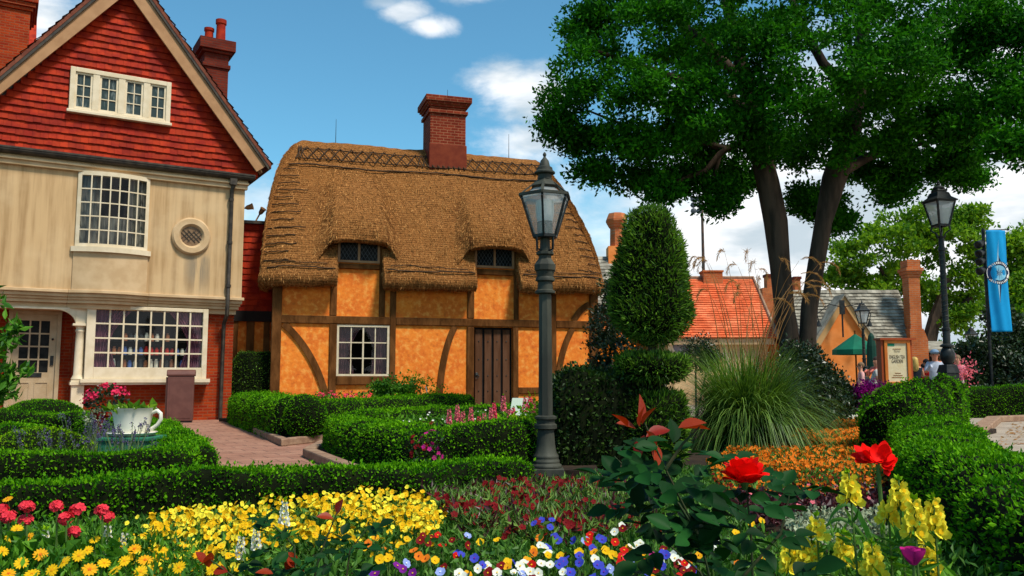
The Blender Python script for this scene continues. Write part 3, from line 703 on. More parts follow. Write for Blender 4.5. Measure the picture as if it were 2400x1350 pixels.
# goods behind the shop glass
tin = MB(); tin.lathe([(.05, 0), (.05, .13), (.046, .14), (.046, .15), (.03, .155), (.03, .19), (.0, .19)], 10, cap=False)
mats = [plain('tin_'+n, c, rough=.35) for n, c in (('red', (.6, .03, .02)), ('cream', (.8, .7, .55)), ('navy', (.10, .16, .40)), ('brown', (.4, .14, .06)), ('black', (.05, .05, .05)))]
tmesh = []
for mm in mats: t_ = tin.build('tea_tin', mm); tmesh.append(t_.data); bpy.data.objects.remove(t_)
cosH, sinH = math.cos(HA), math.sin(HA)
cn = ['red', 'cream', 'navy', 'brown', 'black']
for r_, z in enumerate((1.292, 1.592, 1.922)):
    k = 0
    for x in np.arange(-3.0, -1.0, .118):
        if r_ == 2 and (x < -2.55 or x > -1.5): continue
        ci = [random.choice([1, 2, 4, 3]), random.choice([0, 0, 1, 3, 2]), random.choice([4, 3, 1])][r_]
        if r_ == 1: ci = [3, 3, 3, 3, 2, 1, 2, 2, 0, 0, 0, 0, 0, 0, 2, 1, 1][min(16, k)]
        o = link('tea_tin', tmesh[ci]); y = -.065
        o.location = (HP[0]+x*cosH-y*sinH, HP[1]+x*sinH+y*cosH, z); o.scale = (1, .85, random.uniform(.85, 1.1))
        tag(o, f'{cn[ci]} tea tin on the {["lowest", "middle", "top"][r_]} shelf behind the shop window', 'tin', f'{cn[ci]} tins on the {["lowest", "middle", "top"][r_]} shop window shelf'); k += 1

# ------------------------------------------------------------------ thatched cottage
CP, CA = np.array([-6.16, 22.0]), R(17)
cot = thing('thatched_cottage', 'orange half-timbered cottage with thick thatched roof and two eyebrow dormers', 'house', (CP[0], CP[1], 0), CA)
m, N = new_mat('ochre_plaster'); co = N.n('ShaderNodeTexCoord').outputs['Object']
a = N.noise(co, 1.6, 6, .65, .4); b = N.noise(co, 7, 5)
col = N.mix(N.ramp(a, .34, .66), (.74, .150, .005, 1), (.88, .235, .013, 1)); col = N.mix(N.math('MULTIPLY', N.ramp(b, .47, .68), .75), col, (.92, .38, .065, 1)); col = N.mix(N.math('MULTIPLY', N.ramp(b, .47, .30), .6), col, (.52, .10, .004, 1))
N.l.new(col, N.b.inputs['Base Color']); N.b.inputs['Roughness'].default_value = .85
N.l.new(N.n('ShaderNodeBump', ins={'Strength': .35, 'Distance': .03, 'Height': N.noise(co, 9, 6)}).outputs[0], N.b.inputs['Normal']); MT['ochre'] = m
mb = MB(); wall_holes(mb, .05, 8.98, 0, 3.75, 0, .2, [(1.66, 2.96, 1.12, 2.42), (5.34, 6.46, 0, 2.44)])
mb.box(.05, .2, .2, 5, 0, 3.75); mb.box(8.83, 8.98, .2, 5, 0, 3.75)
for a, b in ((1.58, 2.74), (5.34, 6.50)): mb.box(a, b, .004, .24, 3.75, 4.86)
mb.build('wall', 'ochre', cot)
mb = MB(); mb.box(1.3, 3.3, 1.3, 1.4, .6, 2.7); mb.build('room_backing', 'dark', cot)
def timber(name, *boxes):
    for bx in boxes:
        mb = MB(); mb.box(*bx); o = mb.build(name, 'timber', cot, bevel=.018)
timber('post', (-.04, .20, -.07, .25, 0, 3.62), (1.43, 1.62, -.05, .1, 0, 2.45), (1.43, 1.60, -.05, .1, 2.67, 4.86), (2.71, 2.87, -.05, .1, 2.67, 4.86), (3.01, 3.17, -.052, .1, 0, 3.6),
       (5.14, 5.34, -.05, .1, 0, 2.45), (5.15, 5.34, -.05, .1, 2.67, 4.86), (6.46, 6.62, -.05, .1, 0, 2.45), (6.49, 6.63, -.05, .1, 2.67, 4.86), (7.58, 7.75, -.05, .1, 0, 3.6), (8.78, 9.03, -.07, .25, 0, 3.62))
timber('girt', (.2, 3.01, -.06, .12, 2.455, 2.665), (3.17, 7.58, -.06, .12, 2.455, 2.665), (7.75, 8.78, -.06, .12, 2.455, 2.665))
timber('rail', (1.62, 3.01, -.08, .1, .86, 1.08), (6.62, 7.58, -.05, .1, .60, .78), (1.60, 2.71, -.07, .1, 3.93, 4.07), (5.34, 6.49, -.07, .1, 3.90, 4.06))
def brace(pts, w, y=-.045):
    L, Rr = [], []
    for i, p in enumerate(pts):
        a, b = Vector(pts[max(0, i-1)]), Vector(pts[min(len(pts)-1, i+1)]); d = (b-a).normalized(); n = Vector((-d.y, d.x))*w/2
        L.append(tuple(Vector(p)+n)); Rr.append(tuple(Vector(p)-n))
    mb = MB(); n = len(pts)
    vs = [(p[0], y, p[1]) for p in L]+[(p[0], y, p[1]) for p in Rr]+[(p[0], .05, p[1]) for p in L]+[(p[0], .05, p[1]) for p in Rr]
    fs = []
    for i in range(n-1): fs += [(i, i+1, n+i+1, n+i), (2*n+i, 3*n+i, 3*n+i+1, 2*n+i+1), (i, 2*n+i, 2*n+i+1, i+1), (n+i, n+i+1, 3*n+i+1, 3*n+i)]
    mb.add(vs, fs); mb.build('brace', 'timber', cot)
def bez(p0, p1, p2, n=12): return [tuple((1-t)**2*np.array(p0)+2*t*(1-t)*np.array(p1)+t*t*np.array(p2)) for t in np.linspace(0, 1, n)]
brace(bez((.26, 2.44), (1.05, 1.75), (1.38, .55)), .17); brace(bez((4.80, 2.45), (4.45, 1.8), (4.38, .5)), .17)
brace(bez((8.77, 3.15), (8.45, 3.0), (8.28, 2.66)), .17); brace(bez((8.25, 2.45), (7.85, 1.8), (7.80, .9)), .17)
# ground floor window
mb = MB(); frame(mb, 1.62, 3.0, 1.09, 2.44, .055, -.03, .06); cw = mb.build('window', 'white', cot)
mb = MB(); bars(mb, 1.675, 2.945, 1.145, 2.385, 4, 3, -.01, .03, .028); mb.box(2.29, 2.33, -.015, .04, 1.145, 2.385); mb.build('glazing_bars', 'white', cw)
pane_sheet(1.67, 2.95, 1.14, 2.39, .04).build('pane', 'glass', cw)
pleats(1.67, 2.3, 1.12, 2.42, .14, .02, .08, ('l', .55, .5)).build('curtain', 'dim_curtain', cw, smooth=True); pleats(2.32, 2.95, 1.12, 2.42, .14, .02, .08, ('r', .55, .5)).build('curtain', 'dim_curtain', cw, smooth=True)
# dormer windows
for a, b in ((1.60, 2.71), (5.35, 6.49)):
    mb = MB(); frame(mb, a, b, 4.10, 4.80, .06, -.05, .0); mb.box((a+b)/2-.03, (a+b)/2+.03, -.048, .0, 4.16, 4.74); w = mb.build('dormer_window', 'barge', cot)
    pane_sheet(a+.05, b-.05, 4.15, 4.75, -.018).build('pane', 'darkglass', w)
    mb = MB(); st_ = .1
    for i in range(-7, 14):
        for sg in (1, -1):
            x0 = a+i*st_; seg = [(x0, 4.16), (x0+.58*.62*1, 4.74)] if sg > 0 else [(x0+.36, 4.16), (x0, 4.74)]
            (xa, za), (xb, zb) = seg; 
            lo, hi = a+.06, b-.06
            def cl(x): return za+(zb-za)*(x-xa)/(xb-xa)
            if max(xa, xb) < lo or min(xa, xb) > hi: continue
            xs, xe = xa, xb
            if xs < lo: xs, za2 = lo, cl(lo)
            elif xs > hi: xs, za2 = hi, cl(hi)
            else: za2 = za
            if xe < lo: xe, zb2 = lo, cl(lo)
            elif xe > hi: xe, zb2 = hi, cl(hi)
            else: zb2 = zb
            mb.obox((xs, -.022-.001*sg, za2), (xe, -.022-.001*sg, zb2), .009, .006)
    mb.build('lead_lattice', plain('lead', (.10, .11, .11), rough=.5), w)
# plank door with studs
dm = plain('brown_plank', (.095, .040, .019), (.13, .060, .032), 9, .7, spec=.04, stretch=(1, 1, .15), bump=.1)
mb = MB(); mb.box(5.34, 6.46, .12, .16, 0, 2.44); cd = mb.build('door', 'dark', cot)
for i in range(4):
    mb = MB(); x = 5.40+.265*i; mb.box(x, x+.20, .07, .12, .02, 2.38); mb.build('plank', dm, cd, bevel=.006)
for i in range(4):
    for z in (.25, .68, 1.1, 1.55, 2.05): mb = MB(); mb.ball((5.50+.265*i, .068, z), .02, 6, 4); mb.build('stud', 'black', cd)
mb = MB(); mb.lathe([(.045, 0), (.05, .01), (.03, .02)], 10, (0, 0, 0)); mb.v = [(5.44+p[0], .07-p[2], 1.14+p[1]) for p in mb.v]; mb.tube([(5.44+.05*math.sin(a), .04, 1.08-.05*math.cos(a)) for a in np.linspace(0, 6.28, 12)], .008, 6); mb.build('handle', 'black', cd)
MT['brickmid'] = brickmat('chimney_brick', (.15, .015, .005), (.25, .036, .012), (.34, .14, .07), .225, .085, .010)
# --- thatch
m, N = new_mat('thatch'); co = N.n('ShaderNodeTexCoord').outputs['Object']
mp = N.n('ShaderNodeMapping', ins={0: co, 'Scale': (1, 1, 3.0)}).outputs[0]
n1 = N.noise(mp, 11, 6, .75, .8); n2 = N.noise(co, 1.1, 4); n3 = N.noise(N.n('ShaderNodeMapping', ins={0: co, 'Scale': (1, 1, 2.0)}).outputs[0], 42, 3, .7)
sp = N.n('ShaderNodeSeparateXYZ', ins={0: co})
crs = N.math('SINE', N.math('ADD', N.math('MULTIPLY', sp.outputs[2], 95.0), N.math('MULTIPLY', N.noise(co, 5.0, 3), 7.0)))
hh = N.math('ADD', N.math('ADD', N.math('MULTIPLY', crs, .08), n1), N.math('MULTIPLY', n3, .8))
col = N.mix(N.ramp(hh, .66, 1.08), (.065, .023, .005, 1), (.47, .195, .055, 1)); col = N.mix(N.math('MULTIPLY', N.ramp(n2, .35, .7), .45), col, (.34, .135, .032, 1))
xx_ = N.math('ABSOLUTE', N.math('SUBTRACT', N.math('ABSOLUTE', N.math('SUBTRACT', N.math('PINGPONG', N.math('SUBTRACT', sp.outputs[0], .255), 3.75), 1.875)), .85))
side_dark = N.math('MULTIPLY', N.ramp(xx_, .34, .05), N.ramp(N.noise(N.n('ShaderNodeMapping', ins={0: co, 'Scale': (3, 3, 1)}).outputs[0], 1.4, 6, .7), .45, .68)); side_dark = N.math('MULTIPLY', side_dark, N.math('MULTIPLY', N.ramp(sp.outputs[2], 7.0, 6.3), .75))  # darker brown noise patches along both sides of the dormer hoods
col = N.mix(side_dark, col, (.10, .032, .008, 1))
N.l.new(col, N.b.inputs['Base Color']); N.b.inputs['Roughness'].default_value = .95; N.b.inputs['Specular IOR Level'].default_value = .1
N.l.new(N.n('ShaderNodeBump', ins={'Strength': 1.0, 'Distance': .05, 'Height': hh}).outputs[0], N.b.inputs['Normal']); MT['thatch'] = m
m, N = new_mat('thatch_straw'); rnd = N.n('ShaderNodeNewGeometry').outputs['Random Per Island']
N.l.new(N.mix(rnd, (.13, .050, .012, 1), (.62, .30, .095, 1)), N.b.inputs['Base Color']); N.b.inputs['Roughness'].default_value = .9; N.b.inputs['Specular IOR Level'].default_value = .05; MT['thatch_straw'] = m
def straws(V, F, dens, L, W, lift=.22):
    V = np.asarray(V, float); P, n = scatter_on(V, F, dens); cen = np.array([np.clip(P[:, 0], 1, 8), np.full(len(P), 2.5), np.full(len(P), 4.0)]).T
    n = np.where(((n*(P-cen)).sum(1) < 0)[:, None], -n, n); k = (P[:, 1] < 2.3) | (P[:, 0] > 8.3) | (P[:, 0] < .3); P, n = P[k], n[k]
    d = np.array([0, 0, -1.0]); t = d-n*(n@d)[:, None]; t = nrm(t)+n*lift+RNG.normal(0, .16, n.shape)
    return leaves(P-t*L*.5+n*.004, t, L, W, .10, 0, .4, .12)
ZE, ZR, NR = 3.74, 8.0, 2.5
def cub(a, b, c, d, t): return ((1-t)**3)[:, None]*a+(3*t*(1-t)**2)[:, None]*b+(3*t*t*(1-t))[:, None]*c+(t**3)[:, None]*d
SLF, SRT = -.36, 9.24
def column(s, kind, nt=46, t=None):
    t = np.linspace(0, 1, nt) if t is None else t
    if kind == 'front':
        B = np.array([s, -.52, ZE]); ts = min(8.0, max(.72, s)); k = (ts-s)
        C1 = np.array([s+k*(.10 if k < 0 else .02), .18, 5.15]); C2 = np.array([s+k*(.62 if k < 0 else .40), 1.45, 7.1]); T = np.array([ts, NR, ZR])
        e = max(0, 1-(s-SLF)/.9); f = max(0, 1-(SRT-s)/.9)
        B = B+np.array([0, .45*e*e+.45*f*f, 0]); C1 = C1+np.array([0, .5*e*e+.5*f*f, 0]); C2 = C2+np.array([0, .3*e*e+.3*f*f, .25*e-.05*f])
    else:
        left = kind == 'left'; n = s
        B = np.array([SLF if left else SRT, n, ZE]); T = np.array([.72 if left else 8.0, NR, ZR])
        C1 = np.array([SLF+.08 if left else SRT-.08, n*.85+NR*.15, 5.3]); C2 = np.array([SLF+.22 if left else SRT-.78, n*.45+NR*.55, 7.45 if left else 7.15])
    return cub(B, C1, C2, T, t)
DZ = [(1.56, 2.78), (5.30, 6.55)]
def t0_at(s):
    for a, b in DZ:
        if a < s < b: return .40
    return 0.0
fs_ = sorted(set([float(x) for x in np.linspace(SLF, SRT, 150)]+[v for a, b in DZ for v in (a-.004, a+.004, b-.004, b+.004)]))
cols = []
for n in np.linspace(NR, .0, 14): cols.append(('left', n))
for s in fs_: cols.append(('front', s))
for n in np.linspace(.0, NR, 14): cols.append(('right', n))
for s in fs_[::-1]: cols.append(('back', s))
grid_ = []
for kd, v in cols:
    if kd == 'back':
        c = column(v, 'front'); c = np.stack([c[:, 0], 2*NR-c[:, 1], c[:, 2]], 1)
    else:
        t0 = t0_at(v) if kd == 'front' else 0
        c = column(v, kd, t=np.linspace(t0, 1, 46))
    b = c[0]; inn = np.array([np.clip(b[0], .15, 8.85)-b[0], np.clip(b[1], .1, 2*NR-.1)-b[1], 0]); d = inn/max(1e-6, np.linalg.norm(inn))
    rim = np.array([b+d*.62+[0, 0, -.1], b+d*.17+[0, 0, -.36], b+d*.06+[0, 0, -.31], b-d*.02+[0, 0, -.2], b-d*.03+[0, 0, -.08]])
    if t0_at(v) and kd == 'front': rim = np.array([c[0]+[0, .3, -.3]]*5)+np.linspace(0, 1, 5)[:, None]*(-.25*np.array([0, .3, -.3])) 
    grid_.append(np.concatenate([rim, c]))
Gd = np.array(grid_); nc, nr = Gd.shape[:2]
Vt = Gd.reshape(-1, 3).copy(); Ft = np.array([(i*nr+j, ((i+1) % nc)*nr+j, ((i+1) % nc)*nr+j+1, i*nr+j+1) for i in range(nc) for j in range(nr-1)])
Vt[:, 1] += wob(Vt, .025, 3, 2)+wob(Vt, .012, 14, 4); Vt[:, 2] += wob(Vt, .022, 3.5, 3)+wob(Vt, .012, 16, 8)
sv, sf = straws(Vt, Ft, 560, .105, .013, .13)
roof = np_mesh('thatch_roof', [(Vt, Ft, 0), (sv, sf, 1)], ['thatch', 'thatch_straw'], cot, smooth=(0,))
def main_n(s, z):
    c = column(s, 'front', 120); return float(np.interp(z, c[:, 2], c[:, 1]))
for k, (c0, hw) in enumerate(((2.13, .84), (5.88, .86))):
    rows = []; xs = np.linspace(-1.62, 1.62, 71)
    for x in xs:
        a = abs(x); s = c0+x*hw
        w = 1-np.clip((a-.70)/.82, 0, 1); w = w*w*(3-2*w)
        zE = 4.70-.10*min(a, .9)**2*1.2-(0 if a < .85 else .55*((a-.85)/.57)**1.3*1.35)
        nE = main_n(s, zE)+.06; E = np.array([s, nE+(-.48-nE)*w, max(zE, 3.72)])
        zt = 7.15-.16*a*a; M_ = np.array([s*.85+c0*.15, main_n(s*.85+c0*.15, zt)+.05, zt])
        C1 = E+np.array([-.06*x, -.04*w+.15*(1-w), .75]); C2 = M_+np.array([0, -.55*w-.02, -.75])
        tt = np.linspace(0, 1, 30); cc = cub(E, C1, C2, M_, tt)
        rim = np.array([E+[0, .50*w+.02, .05], E+[0, .22*w, -.10*w], E+[0, .08*w, -.085*w], E+[0, -.02*w, -.02]])
        rows.append(np.concatenate([rim, cc]))
    A_ = np.array(rows); Vd = A_.reshape(-1, 3).copy(); n_, m_ = A_.shape[:2]
    Fd = np.array([(i*m_+j, (i+1)*m_+j, (i+1)*m_+j+1, i*m_+j+1) for i in range(n_-1) for j in range(m_-1)])
    Vd[:, 1] += wob(Vd, .03, 4, 12)+wob(Vd, .016, 15, 14); Vd[:, 2] += wob(Vd, .025, 4, 13)
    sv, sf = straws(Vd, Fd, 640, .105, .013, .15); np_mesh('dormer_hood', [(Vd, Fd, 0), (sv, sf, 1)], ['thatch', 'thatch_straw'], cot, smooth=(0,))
# hazel binding along the ridge, cross-laced, and short spars at the verges
def on_roof(s, z, off=.035):
    c = column(s, 'front', 160); i = int(np.argmin(abs(c[:, 2]-z))); return (float(c[i, 0]), float(c[i, 1])-off, float(c[i, 2])+off*.7)
spar = plain('hazel_spar', (.05, .028, .014), rough=.8); mb = MB()
zt_, zb_ = 7.66, 7.28
for z in (zt_, zb_): mb.tube([on_roof(s, z+.015*math.sin(s*5)) for s in np.linspace(.2, 8.45, 60)], .016, 5)
mb.tube([on_roof(s, 7.03+.03*math.sin(s*1.7)) for s in np.linspace(-.1, 8.75, 60)], .024, 5)
s = .2
while s < 8.3:
    st_ = .16 if 3.9 < s < 5.4 else .32
    mb.tube([on_roof(s+(st_)*q, zb_-.04+(zt_-zb_+.08)*q, .05) for q in np.linspace(0, 1, 5)], .017, 5); mb.tube([on_roof(s+(st_)*q, zt_+.04-(zt_-zb_+.08)*q, .062) for q in np.linspace(0, 1, 5)], .017, 5); s += st_
mb.build('ridge_binding', spar, roof)
mb = MB(); random.seed(3)
for side in (0, 1):
    for z in np.arange(4.05, 6.9, .235):
        ln = random.uniform(.45, 1.15); pts = []
        for q in np.linspace(0, 1, 8):
            if side == 0: s_ = -.30+ln*q
            else: s_ = SRT-.05-ln*q
            pts.append(on_roof(s_, z+random.uniform(-.01, .01), .03))
        mb = MB(); mb.tube(pts, .015, 5); mb.build('spar', spar, roof)
for a, b in ((-.2, 1.5), (2.85, 5.25), (6.62, 9.1)):
    mb = MB(); mb.tube([on_roof(s_, 3.86+.02*math.sin(s_*3), .03) for s_ in np.linspace(a, b, 26)], .018, 5); mb.build('eaves_rope', spar, roof); mb = MB()
    mb.tube([on_roof(s_, 3.98+.02*math.sin(s_*2+1), .03) for s_ in np.linspace(a+.1, b-.2, 26)], .012, 5); mb.build('eaves_rope', spar, roof)
chimney(cot, 'chimney', 4.42, 5.52, 1.8, 2.9, 6.6, 9.0, 'brickmid', ((0, .10, .06), (.10, .20, .0), (.20, .27, .06), (.27, .34, .11), (.34, .52, .16)))
mb = MB(); mb.box(4.39, 5.55, 1.77, 2.93, 7.0, 8.05); mb.build('chimney_base', plain('smooth_brick_render', (.15, .022, .008), (.20, .035, .012), 4, .8), cot, bevel=.02)
for s_, z, h in ((1.7, 8.0, .75), (5.1, 9.5, .5), (7.1, 7.9, .85)): mb = MB(); mb.tube([(s_, NR, z-.05), (s_, NR, z+h)], [.012, .006], 5); mb.build('lightning_rod', 'black', cot)

# ------------------------------------------------------------------ tile-hung annexe between the two houses
ann = thing('tiled_annexe', 'narrow red tile-hung annexe squeezed between cream house and thatched cottage', 'building', (CP[0], CP[1], 0), CA)
mb = MB(); mb.box(-3.2, -.02, 1.25, 5, 2.82, 5.22); tile_rows(mb, (-3.2, 1.25, 2.82), (1, 0, 0), (0, 0, 1), (0, -1, 0), [(0, 3.16)]*14, .172, .18, .035, .008); mb.build('tile_wall', 'tile', ann)
mb = MB(); mb.box(-3.3, .02, 1.1, 5.1, 5.22, 5.30); mb.build('roof_edge', 'gutter', ann)
mb = MB(); mb.box(-3.2, -.02, 1.3, 1.5, 0, 2.82); mb.build('plaster_wall', 'ochre', ann)
for x0, x1 in ((-1.25, -.88), (-.66, -.46), (-.22, -.06)):
    mb = MB(); mb.box(x0, x1, 1.2, 1.32, 0, 2.6); mb.build('post', 'timber', ann)
mb = MB(); mb.box(-3.2, -.02, 1.16, 1.32, 2.56, 2.84); mb.build('beam', 'dark', ann)
spotlight(ann, (-.55, 1.5, 5.28), (.5, -.1, 1), .3)
# ------------------------------------------------------------------ clipped hedges
hedge('boxwood_hedge', 'long low clipped hedge running behind the yellow flowers, nearest of the hedges', [(-5.3, 4.75), (-3.3, 5.72), (-1.85, 6.40), (-.9, 6.85), (.05, 7.5)], .52, .37, .026, 3800, 'box')
hedge('boxwood_hedge', 'low clipped hedge in front of the lavender and the white teacup', [(-6.2, 7.15), (-4.3, 7.38), (-2.75, 7.55)], .50, .42, .026, 3200, 'box')
hedge('boxwood_hedge', 'clipped hedge edging the left side of the brick path beside the teacup', [(-2.85, 7.62), (-3.9, 10.0), (-5.35, 13.0)], .55, .42, .028, 2400, 'box')
hedge('boxwood_hedge', 'clipped hedge below the cream door and the porch column', [(-5.7, 13.3), (-7.5, 15.5), (-12.5, 16.6)], .7, .43, .03, 1700, 'box')
hedge('boxwood_hedge', 'short clipped hedge at the left picture edge behind the lime dome', [(-8.3, 11.2), (-6.4, 11.1), (-5.95, 10.7)], .7, .44, .03, 2000, 'box')
hedge('boxwood_hedge', 'clipped hedge climbing from the downpipe along the kerb to the ball', [(-6.3, 20.3), (-5.0, 17.5), (-3.55, 14.4)], .8, .70, .032, 1500, 'box')
hedge('boxwood_hedge', 'clipped hedge under the cottage window from the ball to the plank door', [(-3.35, 14.25), (-2.35, 17.4), (-1.35, 20.4), (-1.2, 20.9)], .75, .66, .032, 1500, 'box')
hedge('boxwood_hedge', 'thick clipped hedge right of the path, in front of the maroon flowers', [(-2.35, 12.2), (-2.05, 11.2), (-1.25, 9.55), (-.75, 8.9)], .62, .52, .028, 2600, 'box')
hedge('boxwood_hedge', 'clipped hedge behind the pink snapdragons leading to the plank door', [(-2.3, 12.6), (-2.15, 13.8), (-1.2, 15.2), (.0, 16.2), (1.2, 16.8)], .62, .53, .03, 2000, 'box')
hedge('boxwood_hedge', 'rounded clipped hedge close to the left of the big lamp post', [(-.75, 9.4), (-.25, 9.35), (.12, 9.85)], .75, .56, .028, 2600, 'box', bumps=.05)
hedge('boxwood_hedge', 'broad clipped hedge curving along the paved walk at the right', [(4.95, 10.4, .8), (4.5, 9.2, .85), (3.78, 7.6, .8), (2.9, 5.3, .75), (2.55, 4.1, .7), (2.38, 3.1, .65)], .9, .56, .026, 2900, 'box', bumps=.035)
hedge('boxwood_hedge', 'lumpy clipped hedge in front of the twisted lamp post', [(4.75, 10.8, .7, .74), (5.3, 11.7, .85, .98), (6.1, 12.6, .8, .92), (6.75, 13.3, .6, .84)], .9, .9, .03, 2200, 'box', bumps=.12)
hedge('boxwood_hedge', 'straight clipped hedge beyond the curved kerb at the far right', [(11.0, 22.8), (14.4, 22.8)], .8, .80, .035, 1500, 'box')
hedge('boxwood_hedge', 'tall dark clipped block of hedge between wall and downpipe of the annexe', [(-7.3, 22.42), (-6.3, 22.70)], .8, 1.72, .035, 1700, 'yewtip', roundness=.0)
hedge('yew_hedge', 'tall dark clipped yew block right of the big lamp post', [(.45, 9.95), (1.05, 10.1), (1.7, 10.3)], .9, 1.13, .05, 1700, 'yew', roundness=.1, bumps=.04)
def ball(name, label, c, r, leaf, dens, mat, cat='shrub', amp=.03, squash=1.0):
    prof = [(max(.02, r*math.sin(math.pi*i/12)), c[2]-r*squash*math.cos(math.pi*i/12)) for i in range(13)]
    V, F = lathe_np(prof, 22, (c[0], c[1]), amp=amp, k=5, seed=len(label)); o = solid_leaf(name, V, F, leaf, dens, mat, center=c); return tag(o, label, cat)
ball('boxwood_ball', 'round clipped ball at the corner of the kerb beside the path', (-3.38, 14.0, .40), .36, .03, 2300, 'box')
ball('boxwood_dome', 'lime green clipped dome at the left edge below the teacup', (-4.95, 9.1, .1), .62, .026, 2600, 'boxlime', squash=.68)
ball('boxwood_dome', 'clipped dome on the hedge corner below the cream door', (-9.0, 16.5, .25), .75, .03, 1500, 'box', squash=.5)
# ------------------------------------------------------------------ topiary
tp = thing('topiary_tree', 'dark clipped topiary with a tall cone above two flat tiers', 'topiary', (1.63, 9.95, 0))
mb = MB(); mb.tube([(0, 0, 0), (.03, 0, .8), (0, 0, 1.6)], [.08, .07, .05], 8); mb.build('trunk', 'bark', tp)
for nm, prof, amp in (('clipped_cone', [(.05, 1.42), (.16, 1.44), (.38, 1.53), (.53, 1.66), (.57, 1.80), (.56, 2.0), (.52, 2.28), (.46, 2.56), (.38, 2.82), (.26, 2.99), (.06, 3.06)], .05),
                      ('clipped_tier', [(.08, .98), (.25, 1.0), (.40, 1.07), (.45, 1.16), (.43, 1.26), (.28, 1.31), (.06, 1.33)], .03),
                      ('clipped_tier', [(.2, .1), (.36, .12), (.37, .5), (.36, .80), (.28, .88), (.08, .90)], .035)):
    V, F = lathe_np(prof, 30, amp=amp, k=7, seed=len(prof)); V = V*np.array([.79, .79, 1] if nm == 'clipped_cone' else [.96, .92, 1])
    solid_leaf(nm, V, F, .068, 2600, 'yewtip', tp, ratio=.2, spread=.55, up=.55, center=(0, 0, (prof[0][1]+prof[-1][1])/2), shrink=.04)

# ------------------------------------------------------------------ street lamps
def hexring(r, z, n=6, rot=R(8)): return [Vector((r*math.cos(rot+2*math.pi*k/n), r*math.sin(rot+2*math.pi*k/n), z)) for k in range(n)]
def lantern(par, z0, z1, r0, r1, n, rot, bar, mt, glass, zc):
    a, b = hexring(r0, z0, n, rot), hexring(r1, z1, n, rot)
    f = MB()
    for k in range(n):
        f.obox(a[k], b[k], bar, bar); f.obox(a[k], a[(k+1) % n], bar*1.1, bar*1.3); f.obox(b[k], b[(k+1) % n], bar*1.1, bar*1.4)
    fr = f.build('lantern_frame', mt, par)
    for k in range(n):
        j = (k+1) % n; MB().add([a[k], a[j], b[j], b[k]], [(0, 1, 2, 3)]).build('glass_pane', glass, fr)
    return fr
L1 = thing('street_lamp', 'big grey-green lamp post with six-sided lantern in front of the cottage', 'street lamp', (.36, 9.22, 0), group='street lamps')
mt = 'lampgrey'
mb = MB(); mb.box(-.185, .185, -.185, .185, 0, .10); mb.lathe([(.17, .10), (.17, .13), (.145, .145), (.15, .17), (.135, .19), (.14, .22), (.115, .26), (.10, .34), (.092, .45), (.090, .50)], 16); mb.build('base', mt, L1, smooth=True, bevel=.008)
mb = MB(); mb.lathe([(.09, .50), (.12, .51), (.12, .55), (.098, .565), (.098, .60), (.118, .612), (.118, .635), (.09, .65)], 16); mb.build('collar', mt, L1, smooth=True)
mb = MB(); mb.lathe([(.080, .65), (.080, .68), (.070, 1.95)], 8, rot=R(15)); mb.build('post', mt, L1)
mb = MB(); mb.lathe([(.078, 1.95), (.11, 1.96), (.11, 1.985), (.082, 2.0), (.08, 2.08), (.104, 2.095), (.104, 2.12), (.09, 2.14), (.10, 2.20)], 16); mb.build('collar', mt, L1, smooth=True)
mb = MB(); mb.lathe([(.09, 2.19), (.118, 2.21), (.122, 2.27), (.10, 2.30), (.072, 2.34), (.072, 2.37), (.1, 2.385), (.1, 2.41), (.06, 2.42), (.055, 2.54), (.05, 2.60)], 8, rot=R(15)); mb.build('neck', mt, L1)
fr = lantern(L1, 2.585, 3.03, .135, .285, 6, R(22), .022, 'black', 'lampglass', 0)
mb = MB(); mb.lathe([(.13, 2.56), (.14, 2.575), (.14, 2.59), (.03, 2.60)], 6, rot=R(22)); mb.build('lantern_floor', 'black', fr)
mb = MB(); mb.lathe([(.075, 2.60), (.085, 2.63), (.085, 2.74), (.07, 2.75), (.05, 2.75)], 12); mb.build('burner', plain('burner_metal', (.10, .12, .11), rough=.5), fr, smooth=True)
mb = MB(); mb.lathe([(.085, 2.75), (.10, 2.85), (.10, 2.98)], 16, cap=False); mb.build('mantle', plain('milky_mantle', (.62, .66, .64), rough=.4), fr, smooth=True)
for k in range(4):
    a = R(45+90*k); mb = MB(); mb.tube([(.05*math.cos(a), .05*math.sin(a), 2.42), (.12*math.cos(a), .12*math.sin(a), 2.44), (.125*math.cos(a), .125*math.sin(a), 2.57)], .010, 6); mb.build('bracket', 'black', L1, smooth=True)
a, b = hexring(.295, 3.03, 6, R(22)), hexring(.13, 3.165, 6, R(22)); mb = MB()
for k in range(6): mb.obox(a[k], b[k], .03, .014); mb.obox(a[k], a[(k+1) % 6], .03, .03)
mb.lathe([(.165, 3.14), (.135, 3.17), (.10, 3.20), (.085, 3.21), (.08, 3.23)], 6, rot=R(22)); rf = mb.build('lantern_roof', mt, L1)
for k in range(6):
    j = (k+1) % 6; MB().add([a[k]*.985, a[j]*.985, b[j]*.985, b[k]*.985], [(0, 1, 2, 3)]).build('roof_pane', 'frosted', rf)
mb = MB(); mb.lathe([(.08, 3.22), (.075, 3.27), (.115, 3.285), (.115, 3.30), (.09, 3.32), (.085, 3.35), (.06, 3.365), (.045, 3.43), (.02, 3.46), (.012, 3.475), (.02, 3.49), (.02, 3.505), (.008, 3.525)], 16); mb.build('finial', mt, L1, smooth=True)
